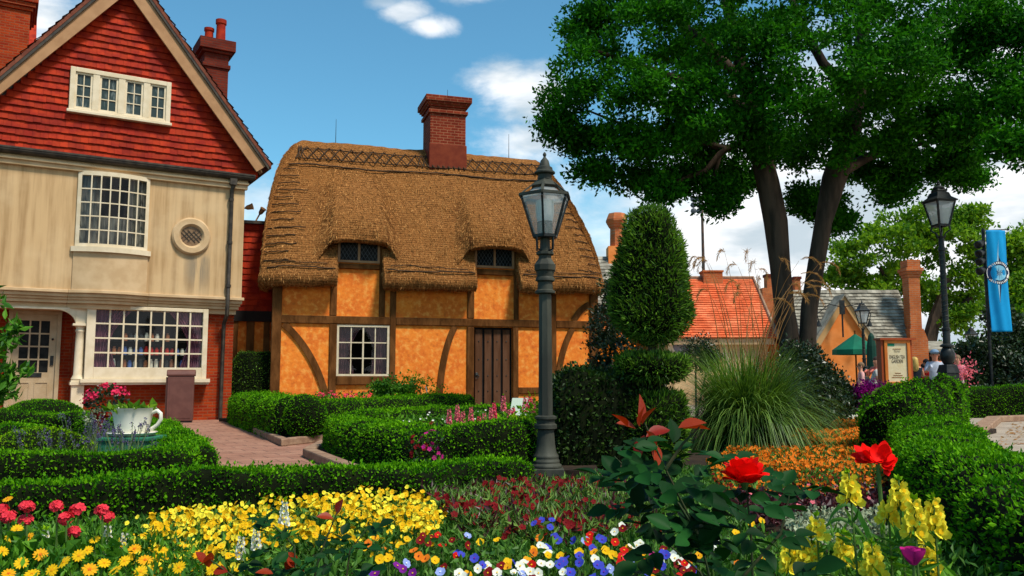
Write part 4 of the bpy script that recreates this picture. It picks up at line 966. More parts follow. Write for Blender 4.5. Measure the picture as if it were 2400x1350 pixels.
def twisted_lamp(label, loc, H, rz, k=1.0, seen_base=True):
    o = thing('street_lamp', label, 'street lamp', loc, rz, group='street lamps'); hd = 1.0*k; zp = H-hd; K = k; q_ = .62
    mb = MB(); w = .27*k*q_; mb.box(-w*.72, w*.72, -w*.72, w*.72, 0, 1.13*k); mb.add(*(lambda q: (q, [(0, 1, 5, 4), (1, 2, 6, 5), (2, 3, 7, 6), (3, 0, 4, 7), (4, 5, 6, 7)]))([(s*w*f, t*w*f, z) for f, z in ((.8, 1.13*k), (.58, 1.27*k)) for s, t in ((-1, -1), (1, -1), (1, 1), (-1, 1))])); mb.build('pedestal', 'black', o, bevel=.01)
    mb = MB(); mb.lathe([(.10*k*q_, 1.27*k), (.12*k*q_, 1.29*k), (.19*k*q_, 1.37*k), (.20*k*q_, 1.45*k), (.15*k*q_, 1.53*k), (.11*k*q_, 1.56*k), (.18*k*q_, 1.575*k), (.18*k*q_, 1.60*k), (.10*k*q_, 1.63*k)], 18); mb.build('urn', 'black', o, smooth=True)
    mb = MB(); mb.lathe([(.10*k*q_, 1.62*k), (.10*k*q_, 1.85*k), (.12*k*q_, 1.86*k), (.12*k*q_, 1.89*k), (.085*k*q_, 1.9*k), (.075*k*q_, zp-.25*k), (.1*k*q_, zp-.24*k), (.1*k*q_, zp-.2*k), (.075*k*q_, zp-.19*k), (.07*k*q_, zp-.02), (.11*k*q_, zp), (.05*k*q_, zp+.02)], 14); p = mb.build('post', 'black', o, smooth=True)
    mb = MB(); z0, z1 = 1.95*k, zp-.27*k; n = 130; mb.tube([((.081*k*q_)*math.cos(a), (.081*k*q_)*math.sin(a), z0+(z1-z0)*a/(2*math.pi*14)) for a in np.linspace(0, 2*math.pi*14, n*2)], .010*k, 4); mb.build('spiral', 'lampgrey', p)
    zl0, zl1 = zp+.20*k, zp+.62*k; f = lantern(o, zl0, zl1, .135*k, .245*k, 4, R(45), .028*k, 'black', 'frosted', 0)
    mb = MB(); mb.lathe([(.03*k, zl0), (.045*k, zl0+.1*k), (.04*k, zl0+.25*k), (.01*k, zl0+.3*k)], 10); mb.build('burner', 'lampgrey', f, smooth=True)
    for q in range(4):
        a = R(90*q+45); c, s = math.cos(a), math.sin(a); mb = MB(); mb.tube([(.05*k*c, .05*k*s, zp-.02), (.07*k*c, .07*k*s, zp+.06*k), (.15*k*c, .15*k*s, zp+.12*k), (.13*k*c, .13*k*s, zl0)], .013*k, 6); mb.build('bracket', 'black', o, smooth=True)
    mb = MB(); mb.lathe([(.29*k, zl1), (.30*k, zl1+.015*k), (.19*k, zl1+.08*k), (.16*k, zl1+.15*k), (.12*k, zl1+.17*k), (.13*k, zl1+.19*k), (.1*k, zl1+.22*k)], 4, rot=R(45)); mb.build('lantern_roof', 'black', o)
    zz = zl1+.22*k; r_ = H-zz; mb = MB(); mb.lathe([(.09*k, zz), (.10*k, zz+.02*k), (.07*k, zz+.05*k), (.05*k, zz+.3*r_), (.02*k, zz+.5*r_), (.035*k, zz+.6*r_), (.012*k, zz+.7*r_), (.02*k, zz+.85*r_), (.004*k, H)], 12); mb.build('finial', 'black', o, smooth=True)
    return o
p = D(2224, 900, 14.6); twisted_lamp('tall black twisted lamp post behind the lumpy hedge at the right', (p[0], p[1], 0), 4.47, R(12))
p = D(2028, 900, 25.5); twisted_lamp('small black twisted lamp post in front of the green parasol', (p[0], p[1], 0), 3.36, R(5), .86)
p = D(2283, 900, 33); twisted_lamp('faraway lamp half hidden in bushes left of the blue banner', (p[0], p[1], 0), 3.05, R(8), .9)

# ------------------------------------------------------------------ trees
def clumps(cs, n_per, leaf, mat, name, parent, ratio=.55, up=.15, spread=.9, surf=.35):
    Vs = []; 
    for (c, r, k) in cs:
        n = int(n_per*k); P, d = blob_pts(c, r, n, surf); Vs.append((P, d))
    P = np.concatenate([a for a, b in Vs]); Nn = np.concatenate([b for a, b in Vs]); P = P+RNG.normal(0, .06, P.shape)
    V, F = leaves(P, Nn*.5+np.array([0, 0, .3]), leaf, leaf*ratio, spread, up)
    return np_mesh(name, [(V, F, 0)], [mat], parent)
TY = 17.0
def TP(u, v, dy=0): return D(u, v, TY+dy)
t0 = TP(1868, 900); big = thing('oak_tree', 'large dark tree with forked trunk spreading over the right half of the garden', 'tree', (t0[0], TY, 0))
off = np.array([t0[0], TY, 0])
def limb(mb, pts, r): mb.tube([np.array(TP(*p))-off for p in pts], r, 10)
mb = MB()
limb(mb, [(1872, 1000), (1868, 900), (1849, 792), (1838, 720), (1828, 620), (1818, 520), (1800, 430), (1780, 350), (1765, 270), (1745, 180), (1715, 60), (1690, -60), (1660, -200)], [.42, .32, .19, .195, .20, .235, .225, .21, .18, .15, .12, .1, .06])
limb(mb, [(1880, 1000), (1880, 900), (1893, 792), (1897, 720), (1913, 620), (1930, 520), (1955, 420), (1985, 330), (2010, 220), (2020, 100), (2030, -60), (2030, -220)], [.42, .32, .165, .165, .165, .17, .24, .23, .17, .14, .11, .07])
mb.build('trunk', 'bark', big, smooth=True)
mb = MB()
for pts, r in (([(1785, 360), (1740, 335), (1695, 352), (1655, 400), (1600, 420), (1545, 440, -.5)], [.1, .09, .075, .06, .045, .02]), ([(1765, 270), (1690, 215), (1600, 190), (1490, 150), (1400, 120, -1)], [.13, .11, .09, .06, .03]),
               ([(1700, 350), (1640, 330), (1560, 350), (1480, 300, .6), (1380, 260, .9)], [.07, .06, .05, .04, .02]), ([(1985, 345), (2050, 335, .3), (2130, 300, .7), (2220, 270, 1), (2330, 225, 1.2), (2450, 190, 1.5)], [.13, .12, .10, .08, .06, .04]),
               ([(1960, 410), (2030, 370, .5), (2110, 345, 1), (2200, 330, 1.2)], [.12, .1, .07, .04]), ([(2005, 230), (1930, 150), (1880, 60), (1830, -60)], [.12, .1, .08, .04]), ([(2015, 160), (2110, 90), (2230, 20), (2330, -80)], [.12, .1, .07, .04]),
               ([(1750, 200), (1660, 110), (1570, 30), (1480, -60)], [.12, .1, .07, .04]), ([(1690, 352), (1672, 420), (1680, 480)], [.05, .035, .02]), ([(2130, 300, .6), (2180, 350, .7), (2250, 385, .8)], [.07, .05, .02])):
    limb(mb, pts, r)
mb.build('limbs', 'bark', big, smooth=True)
cs = []
def CL(u, v, dy, rx, rz, k=1.0, ry=None): cs.append((np.array(TP(u, v, dy))-off, (rx, ry or rx, rz), k*rx*rz))
for u, v, dy, rx, rz in ((1330, 230, 0, .55, .8), (1370, 60, .5, .6, .7), (1300, 290, -.3, .30, .28), (1360, 330, .3, .5, .42), (1440, 170, -1, .9, .8), (1450, 330, 0, .7, .55), (1430, 40, .4, .8, .8), (1530, 60, -1.2, 1.0, .8), (1560, 220, -1.5, 1.0, .75),
        (1540, 350, -.6, .65, .5), (1500, 420, .4, .40, .25), (1555, 445, -.5, .28, .26), (1640, 120, 1, 1.2, .9), (1680, 260, -1.4, .9, .6), (1640, 340, .8, .55, .4), (1700, 40, -1.5, 1.1, .9), (1800, 120, -2, 1.2, .9), (1790, 260, 1.5, 1.0, .65),
        (1880, 230, -2, 1.0, .8), (1860, 360, 1.2, .6, .5), (1900, 40, -1.8, 1.2, .9), (2000, 130, -2.2, 1.2, .9), (2030, 260, 1.5, 1.1, .7), (2110, 180, -2, 1.1, .8), (2120, 40, -1.5, 1.2, .8), (2220, 120, 0, 1.1, .9), (2230, 260, 1, .9, .65), (2310, 40, -1.5, 1.1, .9),
        (2360, 150, -1.8, 1.0, .8), (2390, 260, -2.6, .7, .55), (2440, 60, -2, 1.2, 1), (2470, 220, -2.5, 1, .7), (2370, 350, -3, .38, .26), (2130, 380, .8, .6, .35), (2210, 400, .9, .5, .32), (2060, 420, 1, .5, .3), (1990, 400, 1.4, .55, .42), (2260, 345, .4, .55, .4),
        (1690, 480, 0, .20, .28), (1690, 440, 0, .2, .2), (1700, 400, .8, .45, .35), (1740, 430, 1.0, .45, .3), (1880, 470, 1.2, .38, .28), (1930, 470, 1.4, .35, .35), (1960, 520, 1.3, .2, .25), (2100, 450, 1, .3, .16), (2270, 415, 1, .26, .16),
        (1400, 400, 0, .3, .2), (1600, 420, .4, .5, .25), (1480, -70, 0, 1, .7), (1650, -80, 0, 1.3, .9), (1850, -90, 0, 1.4, .9), (2060, -90, 0, 1.4, .9), (2250, -90, 0, 1.3, .9), (1780, -220, 0, 1.6, 1), (2000, -230, 0, 1.6, 1), (2150, 290, -1, .8, .45), (2230, 300, -1.2, .7, .4), (2080, 330, -.6, .5, .35), (1950, 320, -.5, .9, .6), (1780, 330, -.6, .6, .5), (1600, 300, 0, .7, .5)):
    CL(u, v, dy, rx, rz)
sub = []
for c, r, k in cs:          # break each bough into sprays
    for _ in range(int(7+12*r[0])):
        d = nrm(RNG.normal(0, 1, 3)); f = RNG.uniform(.25, 1.0); s = RNG.uniform(.15, .40); q = RNG.uniform(.7, 1.7); sub.append((c+d*np.array(r)*f, (s*q, s*1.8/(q+.6), s*RNG.uniform(.35, .8)), RNG.uniform(.7, 1.2)*(s/.28)**1.6))
clumps(sub, 200, .10, 'oak', 'crown', big, ratio=.5, up=.1, spread=1.0, surf=.1)
def simple_tree(name, label, base, H, trunk_pts, blobs, leaf, n, mat, trunk_r=.2, cat='tree', group=None, sp=(.35, .6), nsub=16, zflat=.7):
    o = thing(name, label, cat, base, group=group)
    if trunk_pts:
        mb = MB()
        for pts in trunk_pts: mb.tube([p[:3] for p in pts], [p[3] for p in pts], 8)
        mb.build('trunk', 'bark', o, smooth=True)
    sub = []
    for (x, y, z, rx, rz) in blobs:
        for _ in range(nsub):
            d = nrm(RNG.normal(0, 1, 3)); f = RNG.uniform(.3, 1.0); s = RNG.uniform(*sp); sub.append((np.array([x+d[0]*rx*f, y+d[1]*rx*f, z+d[2]*rz*f]), (s*1.2, s*1.2, s*zflat), 1))
    clumps(sub, n, leaf, mat, 'crown', o, ratio=.6, up=.15, spread=1.0, surf=.15)
    return o
def at(u, v, Y): return D(u, v, Y)
def rel(b, lst, Y):
    out = []
    for (u, v, dy, rx, rz) in lst:
        p = D(u, v, Y+dy); out.append((p[0]-b[0], dy, p[2], rx, rz))
    return out
b = D(2170, 900, 42); b[2] = 0
lst = [(2010, 600, 0, 1.7, 1.4), (2080, 560, 0, 1.8, 1.5), (2160, 590, 1, 2, 1.7), (2240, 560, 0, 1.8, 1.3), (2290, 620, 0, 1.7, 1.6), (2100, 650, 0, 2, 1.5), (2200, 690, 1, 2, 1.4), (1975, 650, 0, 1, .8), (2280, 700, 0, 1.6, 1.2), (2265, 520, 0, 1.0, .7), (2240, 740, 0, 1, .7), (2150, 520, 0, 1.2, .8), (2040, 680, 0, 1.2, .8)]
tr = [[(0, 0, 0, .45), (.1, 0, 2.2, .4), (.6, 0, 4, .3), (1.4, 0, 6, .18)], [(.1, 0, 2.2, .25), (-1, 0, 4.5, .18), (-2, 0, 6.5, .08)], [(.6, 0, 3.6, .2), (2, 0, 4.6, .14), (3.5, 0, 6, .06)]]
simple_tree('broadleaf_tree', 'bright green tree behind the tall chimney of the slate house', b, 9, tr, rel(b, lst, 42), .22, 110, 'pale', group='distant trees', nsub=15)
b = D(2420, 900, 30); b[2] = 0
lst = [(2395, 640, 0, .9, .8), (2385, 700, -.5, .7, .8), (2430, 600, .5, 1, 1), (2400, 760, -1, .8, .7), (2450, 700, 0, 1.2, 1.4), (2385, 580, 0, .35, .4)]
simple_tree('broadleaf_tree', 'yellowish bushy tree cut by the right picture edge beyond the banner', b, 6, [[(0, 0, 0, .2), (.1, 0, 2, .16), (0, 0, 4.5, .08)], [(0, 0, 2, .1), (-.7, -.3, 2.7, .06), (-.85, -.3, 1.8, .05)]], rel(b, lst, 30), .17, 85, 'pale', group='distant trees')
# far wood closing the horizon on the right
V_ = []
for u in range(1350, 2600, 26):
    for _ in range(5):
        p = D(u+RNG.uniform(-20, 20), 880-RNG.uniform(0, 55), 75+RNG.uniform(-6, 6)); V_.append((p, (1.5, 1.5, 1.1), 1))
o = clumps(V_, 55, .42, 'shrub', 'far_woodland', None); tag(o, 'far low belt of green trees along the horizon at the right', 'woodland', kind='stuff')
# shrubs
def shrub(name, label, blobs, Y, leaf, n, mat, nsub=14, sp=(.14, .26), group=None, stems=True, cat='shrub'):
    b = D(blobs[0][0], 900, Y); b[2] = 0; r_ = rel(b, blobs, Y)
    tr = [[(0, 0, 0, .03), (q[0]*.6, q[1], q[2]*.6, .025), (q[0], q[1], q[2], .01)] for q in r_] if stems else None
    return simple_tree(name, label, b, 2, tr, r_, leaf, n, mat, cat=cat, sp=sp, nsub=nsub, group=group)
shrub('evergreen_shrub', 'dark bush under the blue banner at the far right', [(2330, 860, 0, 1.2, .7), (2400, 830, 0, 1.0, .9), (2280, 870, -.3, .7, .5), (2370, 780, 0, .6, .5), (2350, 755, .3, .35, .35), (2440, 880, -1, 1, .8), (2300, 825, 0, .5, .35), (2330, 910, -.5, 1.2, .5)], 25, .12, 120, 'darkshrub', 22, (.2, .35))
shrub('evergreen_shrub', 'dark leafy bush behind the ornamental grass, left of the small lamp', [(1915, 880, 0, .36, .34), (1958, 915, 0, .28, .22), (1885, 838, .3, .32, .26), (1950, 950, -.4, .42, .24), (1992, 940, .2, .20, .15), (1900, 920, 0, .5, .4)], 15.5, .07, 90, 'darkshrub', 22, (.12, .22))
shrub('evergreen_shrub', 'dark bush at the right corner of the cottage behind the topiary', [(1420, 770, 0, .55, .8), (1450, 830, -.5, .5, .6), (1425, 850, -.3, .5, .5), (1440, 700, .2, .35, .5)], 22, .10, 110, 'darkshrub', 18, (.16, .28))
shrub('evergreen_shrub', 'small round grey-green bush below the oculus of the red-roofed house', [(1630, 830, 0, .45, .45), (1660, 850, 0, .3, .3)], 22, .06, 130, 'darkshrub', 16, (.12, .2))
shrub('leafy_shrub', 'bright leafy bush in front of the cottage wall under the window', [(915, 905, 0, .32, .28), (945, 915, .1, .3, .22), (890, 915, 0, .2, .18)], 21, .085, 50, 'shrub', 12, (.1, .18))
shrub('leafy_shrub', 'thin reddish twiggy bush against the orange wall', [(985, 905, 0, .3, .3), (1020, 925, .1, .25, .2), (965, 890, .1, .15, .25)], 21.2, .07, 14, 'pale', 10, (.1, .2))
shrub('leafy_shrub', 'lime grassy plant left of the lamp post by the pale sign', [(1240, 985, 0, .22, .28), (1215, 1010, -.2, .25, .2)], 10.8, .06, 40, 'boxlime', 10, (.08, .14))
shrub('flowering_shrub', 'sparse pink-flowered shrub beside the urn of the twisted lamp post', [(2250, 885, 0, .3, .3), (2265, 865, 0, .25, .25)], 18, .06, 14, 'p_pink', 9, (.1, .2), cat='shrub')
shrub('flowering_shrub', 'clump of purple flowers below the tea garden sign', [(2050, 922, 0, .25, .12), (2080, 925, .1, .28, .12), (2025, 918, 0, .2, .1)], 15.3, .05, 90, 'p_plum', 12, (.05, .09))
shrub('flowering_shrub', 'bush with a few pale and orange blooms between cottage corner and topiary', [(1435, 830, 0, .12, .12), (1460, 810, 0, .10, .10)], 14.5, .05, 7, 'p_orange', 4, (.08, .14))
# branch at the left edge
b = np.array([-3.84, 6.3, 0]); o = thing('young_tree', 'light green leafy young tree cut by the left picture edge', 'tree', b)
mb = MB(); tips = []
for pts in ([(-.15, 0, 0), (-.12, 0, .8), (-.1, 0, 1.3), (.02, 0, 1.62)], [(-.12, 0, .8), (.08, 0, 1.05), (.22, 0, 1.10)], [(-.1, 0, 1.2), (.05, .05, 1.32), (.18, 0, 1.42)], [(-.12, 0, .9), (.0, -.1, 1.2), (.12, -.1, 1.28)], [(-.12, 0, .7), (.03, 0, .92), (.15, .0, .98)], [(-.1, 0, 1.0), (-.3, 0, 1.3), (-.35, 0, 1.6)], [(-.1, 0, 1.3), (-.15, 0, 1.6), (-.12, 0, 1.72)]):
    mb.tube(pts, [.012, .009, .005, .003][-len(pts):], 5)
    a = np.array(pts, float)
    for q in np.linspace(.25, 1, 16):
        i = min(len(a)-2, int(q*(len(a)-1))); f = q*(len(a)-1)-i; tips.append(a[i]*(1-f)+a[i+1]*f)
mb.build('trunk', 'stem', o)
T_ = np.repeat(np.array(tips), 7, 0)+RNG.normal(0, .04, (len(tips)*7, 3)); V, F = leaves(T_, RNG.normal(0, .6, T_.shape)+np.array([.25, -.1, .35]), .085, .034, .5)
np_mesh('foliage', [(V, F, 0)], ['shrub'], o)

# ------------------------------------------------------------------ ornamental grass
def blades(base, n, L0, L1, lean, w, rad, seg=7, droop=1.0, azbias=None):
    az = RNG.uniform(0, 2*math.pi, n); L = RNG.uniform(L0, L1, n); le = np.abs(RNG.normal(0, lean, n)); r0 = rad*np.sqrt(RNG.random(n)); a0 = az+RNG.normal(0, .6, n)
    P = np.array(base)+np.stack([r0*np.cos(a0), r0*np.sin(a0), np.zeros(n)], 1); d = np.stack([np.cos(az), np.sin(az), np.zeros(n)], 1); side = np.stack([-np.sin(az), np.cos(az), np.zeros(n)], 1)
    Vs = []; pos = P.copy(); ang = le*.5; st = L/seg
    for k in range(seg+1):
        ww = (w*(1-(k/seg)**2)*.5+.0006)[:, None] if not np.isscalar(w) else w*(1-(k/seg)**2)*.5+.0006
        Vs += [pos-side*ww, pos+side*ww]
        pos = pos+(d*np.sin(ang)[:, None]+np.array([0, 0, 1])*np.cos(ang)[:, None])*st[:, None]; ang = np.minimum(2.45, ang+droop*(.10+.35*le)*(1+k*.28))
    V = np.stack(Vs, 1).reshape(-1, 3); m_ = 2*(seg+1); b_ = np.arange(n)[:, None]*m_
    F = np.concatenate([b_+np.array([2*k, 2*k+1, 2*k+3, 2*k+2]) for k in range(seg)]); return V, F
gp = np.array([3.32, 12.2, 0]); gr = thing('ornamental_grass', 'large fountain grass with tall dry plumes in front of the forked trunk', 'grass clump', gp)
V1, F1 = blades((0, 0, 0), 2900, 1.0, 1.78, .62, .017, .36, 9, .38); V2, F2 = blades((0, 0, 0), 1200, 1.0, 1.65, 1.05, .016, .42, 9, .40)
np_mesh('blades', [(V1, F1, 0), (V2, F2, 0)], ['grassblade'], gr)
mb = MB(); pl_P = []; pl_D = []
for _ in range(26):
    az = RNG.uniform(0, 6.28) ; L = RNG.uniform(2.0, 2.75); le = RNG.uniform(.03, .16); d = Vector((math.cos(az), math.sin(az)*.5, 0)); d = d+Vector((.35, 0, 0)); pts = []; p = Vector((RNG.normal(0.1, .18), RNG.normal(0, .12), .2)); a = le
    for k in range(9): pts.append(p.copy()); p = p+(d*math.sin(a)+Vector((0, 0, 1))*math.cos(a))*L/8; a += .015+.018*k
    mb.tube(pts, [.006]*6+[.004, .003, .002], 4)
    t_ = pts[-1]-pts[-2]; q = pts[-1].copy(); aa = a
    for k in range(16):
        q = q+(d*math.sin(aa)+Vector((0, 0, 1))*math.cos(aa))*.022; aa += .13
        for _k in range(5): pl_P.append(tuple(q)); pl_D.append((d.x*math.sin(aa)+RNG.normal(0, .3), d.y*math.sin(aa)+RNG.normal(0, .3), math.cos(aa)-.2))
mb.build('flower_stalks', 'straw', gr)
V, F = leaves(np.array(pl_P), np.array(pl_D), .07, .006, .25); np_mesh('plumes', [(V, F, 0)], ['straw'], gr)
# ------------------------------------------------------------------ buildings behind
def flatxz(p): return float(p[0]), float(p[2])
# red roofed house
Y0 = 33.0; x0, _ = flatxz(D(1545, 700, Y0)); x1, ze = flatxz(D(1822, 792, Y0)); xr, zr = flatxz(D(1765, 655, Y0+3)); 
rb = thing('red_roofed_house', 'pale house under a broad orange-red tiled roof between topiary and tree', 'house', (x0, Y0, 0))
W = x1-x0; rx = xr-x0
mb = MB(); mb.box(.3, W-.3, .3, 6, 0, ze+.05); mb.build('wall', plain('pale_yellow_plaster', (.62, .44, .24), (.55, .36, .18), 2), rb)
mb = MB(); mb.box(.1, W-.1, .05, .35, ze-.25, ze-.02); mb.build('cornice', 'cream', rb)
mb = MB(); mb.add([(0, 0, ze), (W, 0, ze), (rx, 3, zr), (-1.5, 3, zr), (W, 6, ze), (-1.5, 6, ze), (-1.5, 0, ze)], [(6, 0, 1, 2, 3), (1, 4, 2), (4, 5, 3, 2), (0, 1, 4, 5, 6)])
ln = math.hypot(3, zr-ze); nr_ = 26; rws = [(-1.5, W-(W-rx)*(i+.5)/nr_) for i in range(nr_)]
tile_rows(mb, (0, -.02, ze), (1, 0, 0), (0, 3/ln, (zr-ze)/ln), (0, -(zr-ze)/ln, 3/ln), rws, ln/nr_, .22, .05, .01); mb.build('roof', 'redroof', rb)
mb = MB(); hx = W-rx; mb.tube([(W+.02, -.05, ze+.03), (rx, 3, zr+.06), (-1.5, 3, zr+.06)], .09, 6); mb.build('ridge_tiles', 'stone', rb)
chimney(rb, 'chimney', D(1645, 650, Y0+3)[0]-x0, D(1690, 650, Y0+3)[0]-x0, 2.7, 3.4, zr-.5, zr+.28, 'brickorange', ((0, .08, .04),))
mb = MB(); cx, cz = D(1600, 805, Y0)[0]-x0, D(1600, 808, Y0)[2]
rg = [[(cx+r*math.cos(a), y, cz+r*math.sin(a)) for a in np.linspace(0, 6.2832, 24, endpoint=False)] for r, y in ((.55, .3), (.55, .2), (.36, .2), (.34, .27))]
V, F = ring_surface(rg, caps=False); mb.add(V, [tuple(f) for f in F]); oc = mb.build('oculus_window', 'white', rb); mb = MB(); mb.add([(cx+.35*math.cos(a), .275, cz+.35*math.sin(a)) for a in np.linspace(0, 6.28, 24, endpoint=False)], [tuple(range(24))]); mb.build('pane', plain('grey_pane', (.22, .2, .24), rough=.2), oc)
# slate house with the peach gable
Y0 = 31.0; ga = thing('slate_house', 'peach house with grey slate roof, small gable and tall brick chimney', 'house', (D(1980, 800, Y0)[0], Y0, 0)); gx = ga.location.x
zE = D(2000, 797, Y0)[2]; RS = 1.0; zR = D(2000, 681, Y0+RS)[2]; xl = D(1886, 700, Y0)[0]-gx; xr_ = D(2140, 790, Y0)[0]-gx
mb = MB(); mb.box(xl, xr_-.1, .3, 6, 0, zE); mb.build('wall', 'peach', ga)
mb = MB(); mb.prism([(0, zE), (RS, zR), (6, zE), (6, zE-.12), (RS, zR-.12), (0, zE-.12)], 'x', xl-.2, xr_); ln = math.hypot(RS, zR-zE); tile_rows(mb, (xl-.2, -.02, zE), (1, 0, 0), (0, RS/ln, (zR-zE)/ln), (0, -(zR-zE)/ln, RS/ln), [(0, xr_-xl+.2)]*15, ln/15, .17, .05, .012); mb.build('roof', 'slate', ga)
gp_ = [flatxz(D(u, v, Y0-.3)) for u, v in ((1912, 800), (1978, 692), (2052, 800))]; gp_ = [(a-gx, b) for a, b in gp_]
mb = MB(); mb.prism([(gp_[0][0]+.1, 0), (gp_[2][0]-.1, 0), (gp_[2][0]-.1, gp_[2][1]-.05), (gp_[1][0], gp_[1][1]-.16), (gp_[0][0]+.1, gp_[0][1]-.05)], 'y', -.2, .6); mb.build('gable_wall', 'peach', ga)
for a, b in ((gp_[1], gp_[0]), (gp_[1], gp_[2])):
    mb = MB(); sgn = 1 if b[0] > a[0] else -1; mb.prism([a, (b[0]+.12*sgn, b[1]-.15), (b[0]-.16*sgn, b[1]-.15), (a[0], a[1]-.36)], 'y', -.32, -.2); mb.build('bargeboard', plain('ochre_bargeboard', (.52, .30, .12), rough=.6), ga)
    mb = MB(); mb.prism([(a[0], a[1]+.05), (b[0]+.2*sgn, b[1]-.12), (b[0]+.12*sgn, b[1]-.17), (a[0], a[1]-.02)], 'y', -.38, .62); mb.build('gable_roof', 'slate', ga)
mb = MB(); xx, zz = flatxz(D(1975, 700, Y0-.7)); xx -= gx; z3 = D(1975, 790, Y0-.7)[2]; mb.tube([(xx, -.6, z3), (xx, -.6, zz-.2)], .03, 6)
for sg in (-1, 1): mb.tube([(xx, -.62, zz-.3), (xx+sg*.5, -.75, zz-.2), (xx+sg*.95, -.75, zz-.55), (xx+sg*.9, -.75, zz-.8)], .018, 5); mb.lathe([(.03, .2), (.10, 0), (.11, -.02)], 8, (xx+sg*.9, -.75, zz-.98))
mb.box(xx-.08, xx+.08, -.66, -.56, zz-.55, zz-.05); mb.build('lamp_bracket', 'black', ga)
ch0, ch1 = D(2131, 700, Y0-.2)[0]-gx, D(2158, 700, Y0-.2)[0]-gx; zt = D(2140, 650, Y0)[2]
chimney(ga, 'chimney', ch0, ch1, -.2, .3, 0, zt, 'brickorange', ((0, .1, .03), (.1, .2, .07), (.2, .32, .11), (.32, .62, .03)))
mb = MB(); mb.prism([(ch0-.06, 0), (ch1+.16, 0), (ch1+.16, zE+.0), (ch1+.02, zE+.4), (ch0-.06, zE+.4)], 'y', -.26, .36); mb.build('chimney_breast', 'brickorange', ga)
# pavilion
Y0 = 33.5; px = D(2150, 800, Y0)[0]; pv = thing('small_pavilion', 'low dark pavilion with grey roof right of the tall brick chimney', 'building', (px, Y0, 0)); zt, zb = D(2150, 798, Y0+1)[2], D(2150, 818, Y0)[2]; w_ = D(2260, 800, Y0)[0]-px
mb = MB(); mb.prism([(0, zb), (1.6, zt), (3.2, zb), (3.2, zb-.1), (0, zb-.1)], 'x', 0, w_); mb.build('roof', 'slate', pv)
mb = MB(); mb.box(.15, w_-.15, 1.6, 3.0, 0, zb-.1); mb.build('wall', 'dark', pv)
for x in (.2, w_/2, w_-.2): mb = MB(); mb.box(x-.07, x+.07, .15, .29, 0, zb-.1); mb.build('post', 'timber', pv)
# house behind the topiary
Y0 = 38; hx = D(1395, 700, Y0)[0]; hb = thing('orange_house', 'orange house with slate roof and octagonal chimney peeping out behind cottage and topiary', 'house', (hx, Y0, 0)); zE, zR = D(1420, 715, Y0)[2], D(1420, 602, Y0+3)[2]; w_ = D(1530, 700, Y0)[0]-hx
mb = MB(); mb.box(.1, w_, .3, 6, 0, zE); mb.build('wall', 'peach', hb)
mb = MB(); mb.prism([(0, zE), (3, zR), (6, zE), (6, zE-.15), (0, zE-.15)], 'x', -.5, w_); ln = math.hypot(3, zR-zE); tile_rows(mb, (-.5, -.02, zE), (1, 0, 0), (0, 3/ln, (zR-zE)/ln), (0, -(zR-zE)/ln, 3/ln), [(0, w_+.5)]*14, ln/14, .26, .04, .012); mb.build('roof', 'slate', hb)
q = D(1446, 560, Y0+3); mb = MB(); zt = D(1446, 500, Y0+3)[2]; mb.box(q[0]-hx-.48, q[0]-hx+.48, 2.5, 3.5, zR-1, D(1446, 580, Y0+3)[2])
ch = mb.build('chimney_base', 'peach', hb); mb = MB(); z1 = D(1446, 580, Y0+3)[2]; mb.lathe([(.36, z1), (.34, zt-.75), (.40, zt-.7), (.55, zt-.42), (.55, zt-.34), (.42, zt-.03), (.3, zt)], 8, (q[0]-hx, 3, 0), rot=R(22)); mb.build('chimney', 'brickorange', hb)
# distant chimneys right and left of the left trunk
Y0 = 48
for nm, (u0, u1, vt) in {'tall far brick chimney left of the left trunk': (1797, 1815, 642), 'slim far brick chimney seen between the two trunks': (1862, 1876, 648)}.items():
    a, b_ = D(u0, vt, Y0), D(u1, vt, Y0); o = thing('chimney_stack', nm, 'chimney', (a[0], Y0, 0)); w_ = b_[0]-a[0]
    mb = MB(); mb.box(0, w_, 0, .6, 0, a[2]-.15); mb.box(-.3, w_+.25, -.1, .7, 0, a[2]-.8); mb.build('shaft', 'brickorange', o); mb = MB(); mb.box(-.05, w_+.05, -.05, .65, a[2]-.15, a[2]); mb.build('cap', 'brickdark', o)
# ------------------------------------------------------------------ floodlight mast
Y0 = 70; p = D(1648, 600, Y0); o = thing('floodlight_mast', 'tall slim mast with six floodlights behind the red roof', 'mast', (p[0], Y0, 0)); zt = D(1648, 462, Y0)[2]
mb = MB(); mb.tube([(0, 0, 0), (0, 0, zt*.5), (0, 0, zt)], [.17, .14, .10], 8); mb.build('pole', plain('dark_rust_pole', (.05, .04, .035), (.11, .06, .04), 2), o)
sc_ = Y0/2000
mb = MB(); mb.box(-.95, .1, -.04, .04, D(0, 470, Y0)[2], D(0, 466, Y0)[2]); mb.build('crossarm', 'black', o)
for r_ in range(3):
    for c_ in range(2):
        mb = MB(); x, z = (1626+13*c_-1648)*sc_, D(0, 468+14*r_, Y0)[2]; mb.lathe([(.10, .16), (.24, .02), (.25, -.14), (.06, -.2)], 8); mb.v = [(x+v[0], v[2]*1.0-.2, z+v[1]) for v in mb.v]; mb.build('floodlight', plain('floodlight_grey', (.06, .07, .08), rough=.4), o); 
